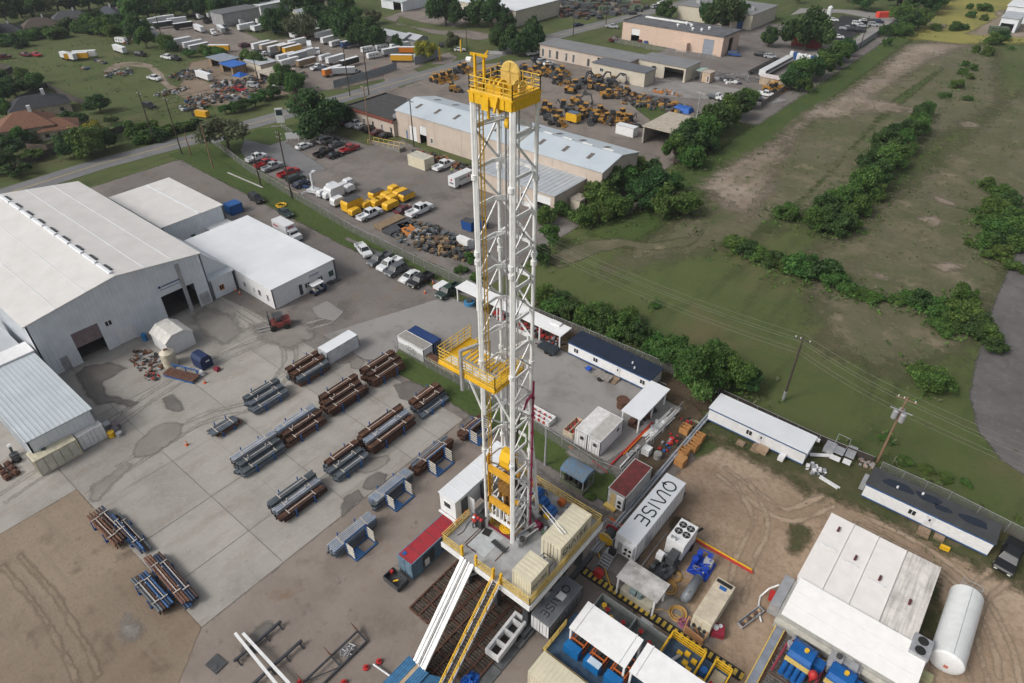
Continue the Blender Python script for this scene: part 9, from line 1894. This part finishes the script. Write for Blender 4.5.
for i,(px,py)in enumerate(((440,60),(461,52))):simple('yellow_post',['yellow gate post left of the black suv on the verge','yellow gate post behind the white car on the verge'][i],'post',tuple(G(px,py)),lambda k:k.box(-.18,.18,-.18,.18,0,4.2),rigy)
t=thing('wood_bench_board','long pale board lying in the grass by the dark navy car','board',G(292,191));k=MB();k.bar((-2.5,0,.12),(2.5,0,.12),.25,.15);k.build('board',mat('pale_pallet',(.35,.25,.17)),t)
coil('yellow hose ring in the grass strip',G(281,206).x,G(281,206).y,1.0,4,rigy,.07)
k=MB();A,B=G(228,173),G(263,188);k.bar((A.x,A.y,.1),(B.x,B.y,.1),.3,.15);o=k.build('kerb_stone',mat('pale_kerb',(.4,.4,.38)));tag(o,'pale concrete edging strip in the grass strip','edging')
hz=bpy.data.materials.new('thin_air_haze');hz.use_nodes=True;nn_=hz.node_tree.nodes;nn_.remove(nn_['Principled BSDF'])
pv=nn_.new('ShaderNodeVolumePrincipled');pv.inputs['Color'].default_value=(.80,.86,.95,1);pv.inputs['Density'].default_value=.00016;pv.inputs['Anisotropy'].default_value=.2
hz.node_tree.links.new(pv.outputs[0],nn_['Material Output'].inputs['Volume'])
k=MB();k.box(-900,500,-120,1100,-1.2,70);o=k.build('haze',hz);o['kind']='stuff'
sc.cycles.volume_bounces=0
def person(label,loc,rz,top,legs,hat,arm=.3,step=.1):
 t=thing('person',label,'person',loc,rz,None,.95)
 J={'pel':(0,0,.95),'w':(0,0,1.12),'ch':(0,0,1.38),'nk':(0,0,1.5),'hd':(0,.01,1.6),'ht':(0,.0,1.76)}
 E_=[('pel','w'),('w','ch'),('ch','nk'),('nk','hd'),('hd','ht')];R_={'pel':.15,'w':.14,'ch':.17,'nk':.06,'hd':.095,'ht':.07}
 for s,n in((-1,'l'),(1,'r')):
  f=step*s
  J.update({'hp'+n:(.1*s,0,.9),'kn'+n:(.11*s,f,.5),'an'+n:(.12*s,f*.7,.09),'to'+n:(.13*s,f*.7+.15,.04),'sh'+n:(.2*s,0,1.42),'el'+n:(.27*s,.04,1.14),'wr'+n:(.27*s,.04+arm,.95),'ha'+n:(.27*s,.1+arm,.88)})
  E_+=[('pel','hp'+n),('hp'+n,'kn'+n),('kn'+n,'an'+n),('an'+n,'to'+n),('ch','sh'+n),('sh'+n,'el'+n),('el'+n,'wr'+n),('wr'+n,'ha'+n)]
  R_.update({'hp'+n:.1,'kn'+n:.065,'an'+n:.05,'to'+n:.045,'sh'+n:.07,'el'+n:.05,'wr'+n:.035,'ha'+n:.04})
 ks=list(J);me=bpy.data.meshes.new('body');me.from_pydata([J[k_]for k_ in ks],[(ks.index(a),ks.index(b))for a,b in E_],[])
 o=bpy.data.objects.new('body',me);C.objects.link(o);md=o.modifiers.new('skin','SKIN');o.modifiers.new('sub','SUBSURF').levels=1
 for i,k_ in enumerate(ks):me.skin_vertices[0].data[i].radius=(R_[k_],)*2
 me.skin_vertices[0].data[0].use_root=True
 dg_=bpy.context.evaluated_depsgraph_get();m2=bpy.data.meshes.new_from_object(o.evaluated_get(dg_));bpy.data.objects.remove(o)
 o=bpy.data.objects.new('body',m2);C.objects.link(o);o.parent=t;m2.materials.clear()
 for m in(mat('skin_tone',(.35,.2,.14)),top,legs,black):m2.materials.append(m)
 for p in m2.polygons:z=p.center.z;x=abs(p.center.x);p.material_index=3 if z<.1 else 1 if(z>1.0 and z<1.5)else 2 if z<1.0 and x<.22 else 0
 k=MB();k.ell((0,0,1.76),(.13,.15,.1),12,6);k.cyl((0,.02,1.74),(0,.02,1.76),.17,12);k.build('hard_hat',hat,t)
person('worker in a hi vis green top and blue jeans standing behind the tow truck',G(452,174),1.0,mat('hi_vis_green',(.45,.6,.1)),mat('jeans',(.05,.09,.18)),whitep)
person('worker in red overalls and white hard hat beside the navy container',G(438.5,349),2.2,mat('red_overall',(.45,.04,.04)),mat('red_overall',(.45,.04,.04)),whitep)
person('worker in red coveralls at the driller stand on the rig floor',(-28.9,29.5,DZ),.4,mat('red_overall',(.45,.04,.04)),mat('dark_trousers',(.03,.03,.04)),whitep)
rc_=random.Random(11)
def item(nm,lab,cat,loc,fn,m,rz=0):simple(nm,lab,cat,loc,fn,m,rz)
item('tool_chest','grey tool chest behind the cream container on the drill floor','tool chest',(-22.8,35.2,DZ),lambda k:(k.box(-.5,.5,-.3,.3,0,.8),k.box(-.45,.45,-.25,.25,.8,.86)),steel,.2)
item('winch_drum','small maroon winch at the foot of the maroon standpipe','winch',(-24.2,33.6,DZ),lambda k:(k.cyl((-.4,0,.4),(.4,0,.4),.3,14),k.box(-.5,.5,-.35,.35,0,.15)),mat('maroon_pipe_paint',(.25,.02,.07)))
item('hose_bundle','black hose bundle looping behind the mast on the drill floor','hose',(-26.2,34.2,DZ),lambda k:[k.path([(a*1.2*math.cos(q)+.2*i,.8*math.sin(q)*a,.08+.1*i)for q in np.linspace(0,5.2,14)],.06,6)for i,a in enumerate((1,.8,1.15,.6))],black)
item('white_pipe_pair','two long white pipes bridging from the mast to the cream container roof','pipe',(-23.6,34.2,DZ+1.9),lambda k:(k.cyl((-.9,0,.3),(3.0,-1.6,.9),.05,8),k.cyl((-.8,.3,.3),(3.1,-1.3,.9),.05,8)),whitep)
for i,(x,y,h_,m,lab)in enumerate(((-28.0,33.6,1.6,machine,'dark hydraulic unit left behind the mast'),(-27.2,34.9,1.2,steel,'grey hydraulic unit directly behind the mast'),(-28.4,36.3,1.0,dkgrey,'black control box at the back left of the drill floor'),(-23.0,33.4,.9,mat('greenish_steel',(.12,.17,.14)),'green grey pump between mast and long cream container'),(-26.6,36.9,.9,bluep,'low blue pump at the back rail of the drill floor'),(-22.6,36.6,1.1,steel,'grey valve rack at the back right of the drill floor'))):
 t=thing('hydraulic_unit',lab,'hydraulic unit',(x,y,DZ),rc_.uniform(-.3,.3));k=MB();k.box(-.45,.45,-.35,.35,.0,h_*.7);k.build('cabinet',m,t)
 k=MB();k.cyl((-.15,0,h_*.7),(-.15,0,h_),.16,10);k.build('filter',steel if m!=steel else machine,t);k=MB();k.path([(.2,0,h_*.7),(.3,.1,h_),(.6,.3,h_*.8),(.8,.4,.1)],.04,6);k.build('hose',black,t)
for i,(x,y,lab)in enumerate(((-29.6,28.8,'left'),(-21.4,30.6,'right'))):item('floor_cable','thin black cable lying on the %s side of the drill floor plate'%lab,'cable',(x,y,DZ+.02),lambda k:k.path([(.15*math.sin(q*2+i),q*.8-1,.02)for q in np.linspace(0,3,12)],.03,5),black)
item('stair_cage','small black steel handrail cage between the two cream containers','handrail',(-20.6,30.3,DZ),lambda k:(k.bar((-.8,-.4,0),(-.8,-.4,1.3),.05),k.bar((-.8,.5,0),(-.8,.5,1.3),.05),k.bar((.5,-.4,0),(.5,-.4,1.3),.05),k.bar((.5,.5,0),(.5,.5,1.3),.05),k.bar((-.8,-.4,1.3),(.5,-.4,1.3),.05),k.bar((-.8,.5,1.3),(.5,.5,1.3),.05),k.bar((-.8,-.4,1.3),(-.8,.5,1.3),.05),k.bar((.5,-.4,1.3),(.5,.5,1.3),.05),k.bar((-.8,-.4,.7),(.5,-.4,.7),.04)),dkgrey)
def weeds(name,label,cat,pts,per,mats_,size=.35,seed=1,ok=None):
 r=np.random.RandomState(seed);P=[]
 for x,y,R_ in pts:
  n=int(per*min(3,max(.4,R_/3)))
  for _ in range(n):
   a=r.uniform(0,2*PI);d=R_*.6+abs(r.normal())*R_*.7;P.append((x+d*math.cos(a),y+d*math.sin(a)))
 P=[p for p in P if ok is None or ok(*p)];P=np.array(P);n=len(P);q=5
 c=np.repeat(P,q,0)+r.normal(size=(n*q,2))*size*.6;z=r.uniform(.05,.9,n*q)*size*1.3;N=n*q
 c=np.concatenate([c,z[:,None]],1);u=r.normal(size=(N,3));u/=np.linalg.norm(u,axis=1)[:,None];v=np.cross(u,r.normal(size=(N,3)));v/=np.linalg.norm(v,axis=1)[:,None]
 s=(size*r.uniform(.3,.8,N))[:,None];V_=np.stack([c-u*s,c+v*s*.5,c+u*s,c-v*s*.5],1).reshape(-1,3)
 me=bpy.data.meshes.new(name);me.from_pydata(V_.tolist(),[],np.arange(N*4).reshape(-1,4).tolist())
 for m in mats_:me.materials.append(m)
 me.polygons.foreach_set('material_index',np.repeat(r.randint(0,len(mats_),n),q).tolist());me.update()
 o=bpy.data.objects.new(name,me);C.objects.link(o);return stuff(o,label,cat)
right=lambda x,y:x>-66 and y>72 and not(x>2 and y<150)
weeds('undergrowth','scattered low green weeds between the hedges and dry fields on the right','undergrowth',[t_ for t_ in TREES if t_[0]>-66 and t_[1]>72 and t_[1]<330],16,[LF['mid'][0],LF['mid'][1],LF['dry'][1],LF['bright'][0]],.5,5,right)
pr=random.Random(9)
weeds('grass_tufts','loose dry and green tufts spread over the fields on the right','grass',[(pr.uniform(-55,2),pr.uniform(76,300),4.5)for _ in range(420)],3,[LF['dry'][1],LF['mid'][0],LF['mid'][1]],.3,6,lambda x,y:right(x,y)and y>125 and x>-54)
weeds('verge_weeds','weeds along the fence behind the site offices','undergrowth',[(x,72.2+pr.uniform(-.8,1.5),1.0)for x in np.arange(-60,16,1.2)],8,LF['dry']+LF['mid'],.35,7)
weeds('yard_weeds','small weeds at the edges of the sandy lot and under the offices','undergrowth',[(pr.uniform(-20,15),64+pr.uniform(-1.5,1.5),1.0)for x in range(70)]+[(4.5,60,2),(9,50,1.5),(-6,56,2.5),(-3,58,2)],5,LF['dry']+LF['mid'],.16,8)
weeds('field_weeds','tufts and low bushes across the open field beyond the road','undergrowth',[(pr.uniform(-300,-180),pr.uniform(40,120),5)for _ in range(110)],3,[LF['mid'][0],LF['dry'][1]],.45,10,lambda x,y:x<-178)
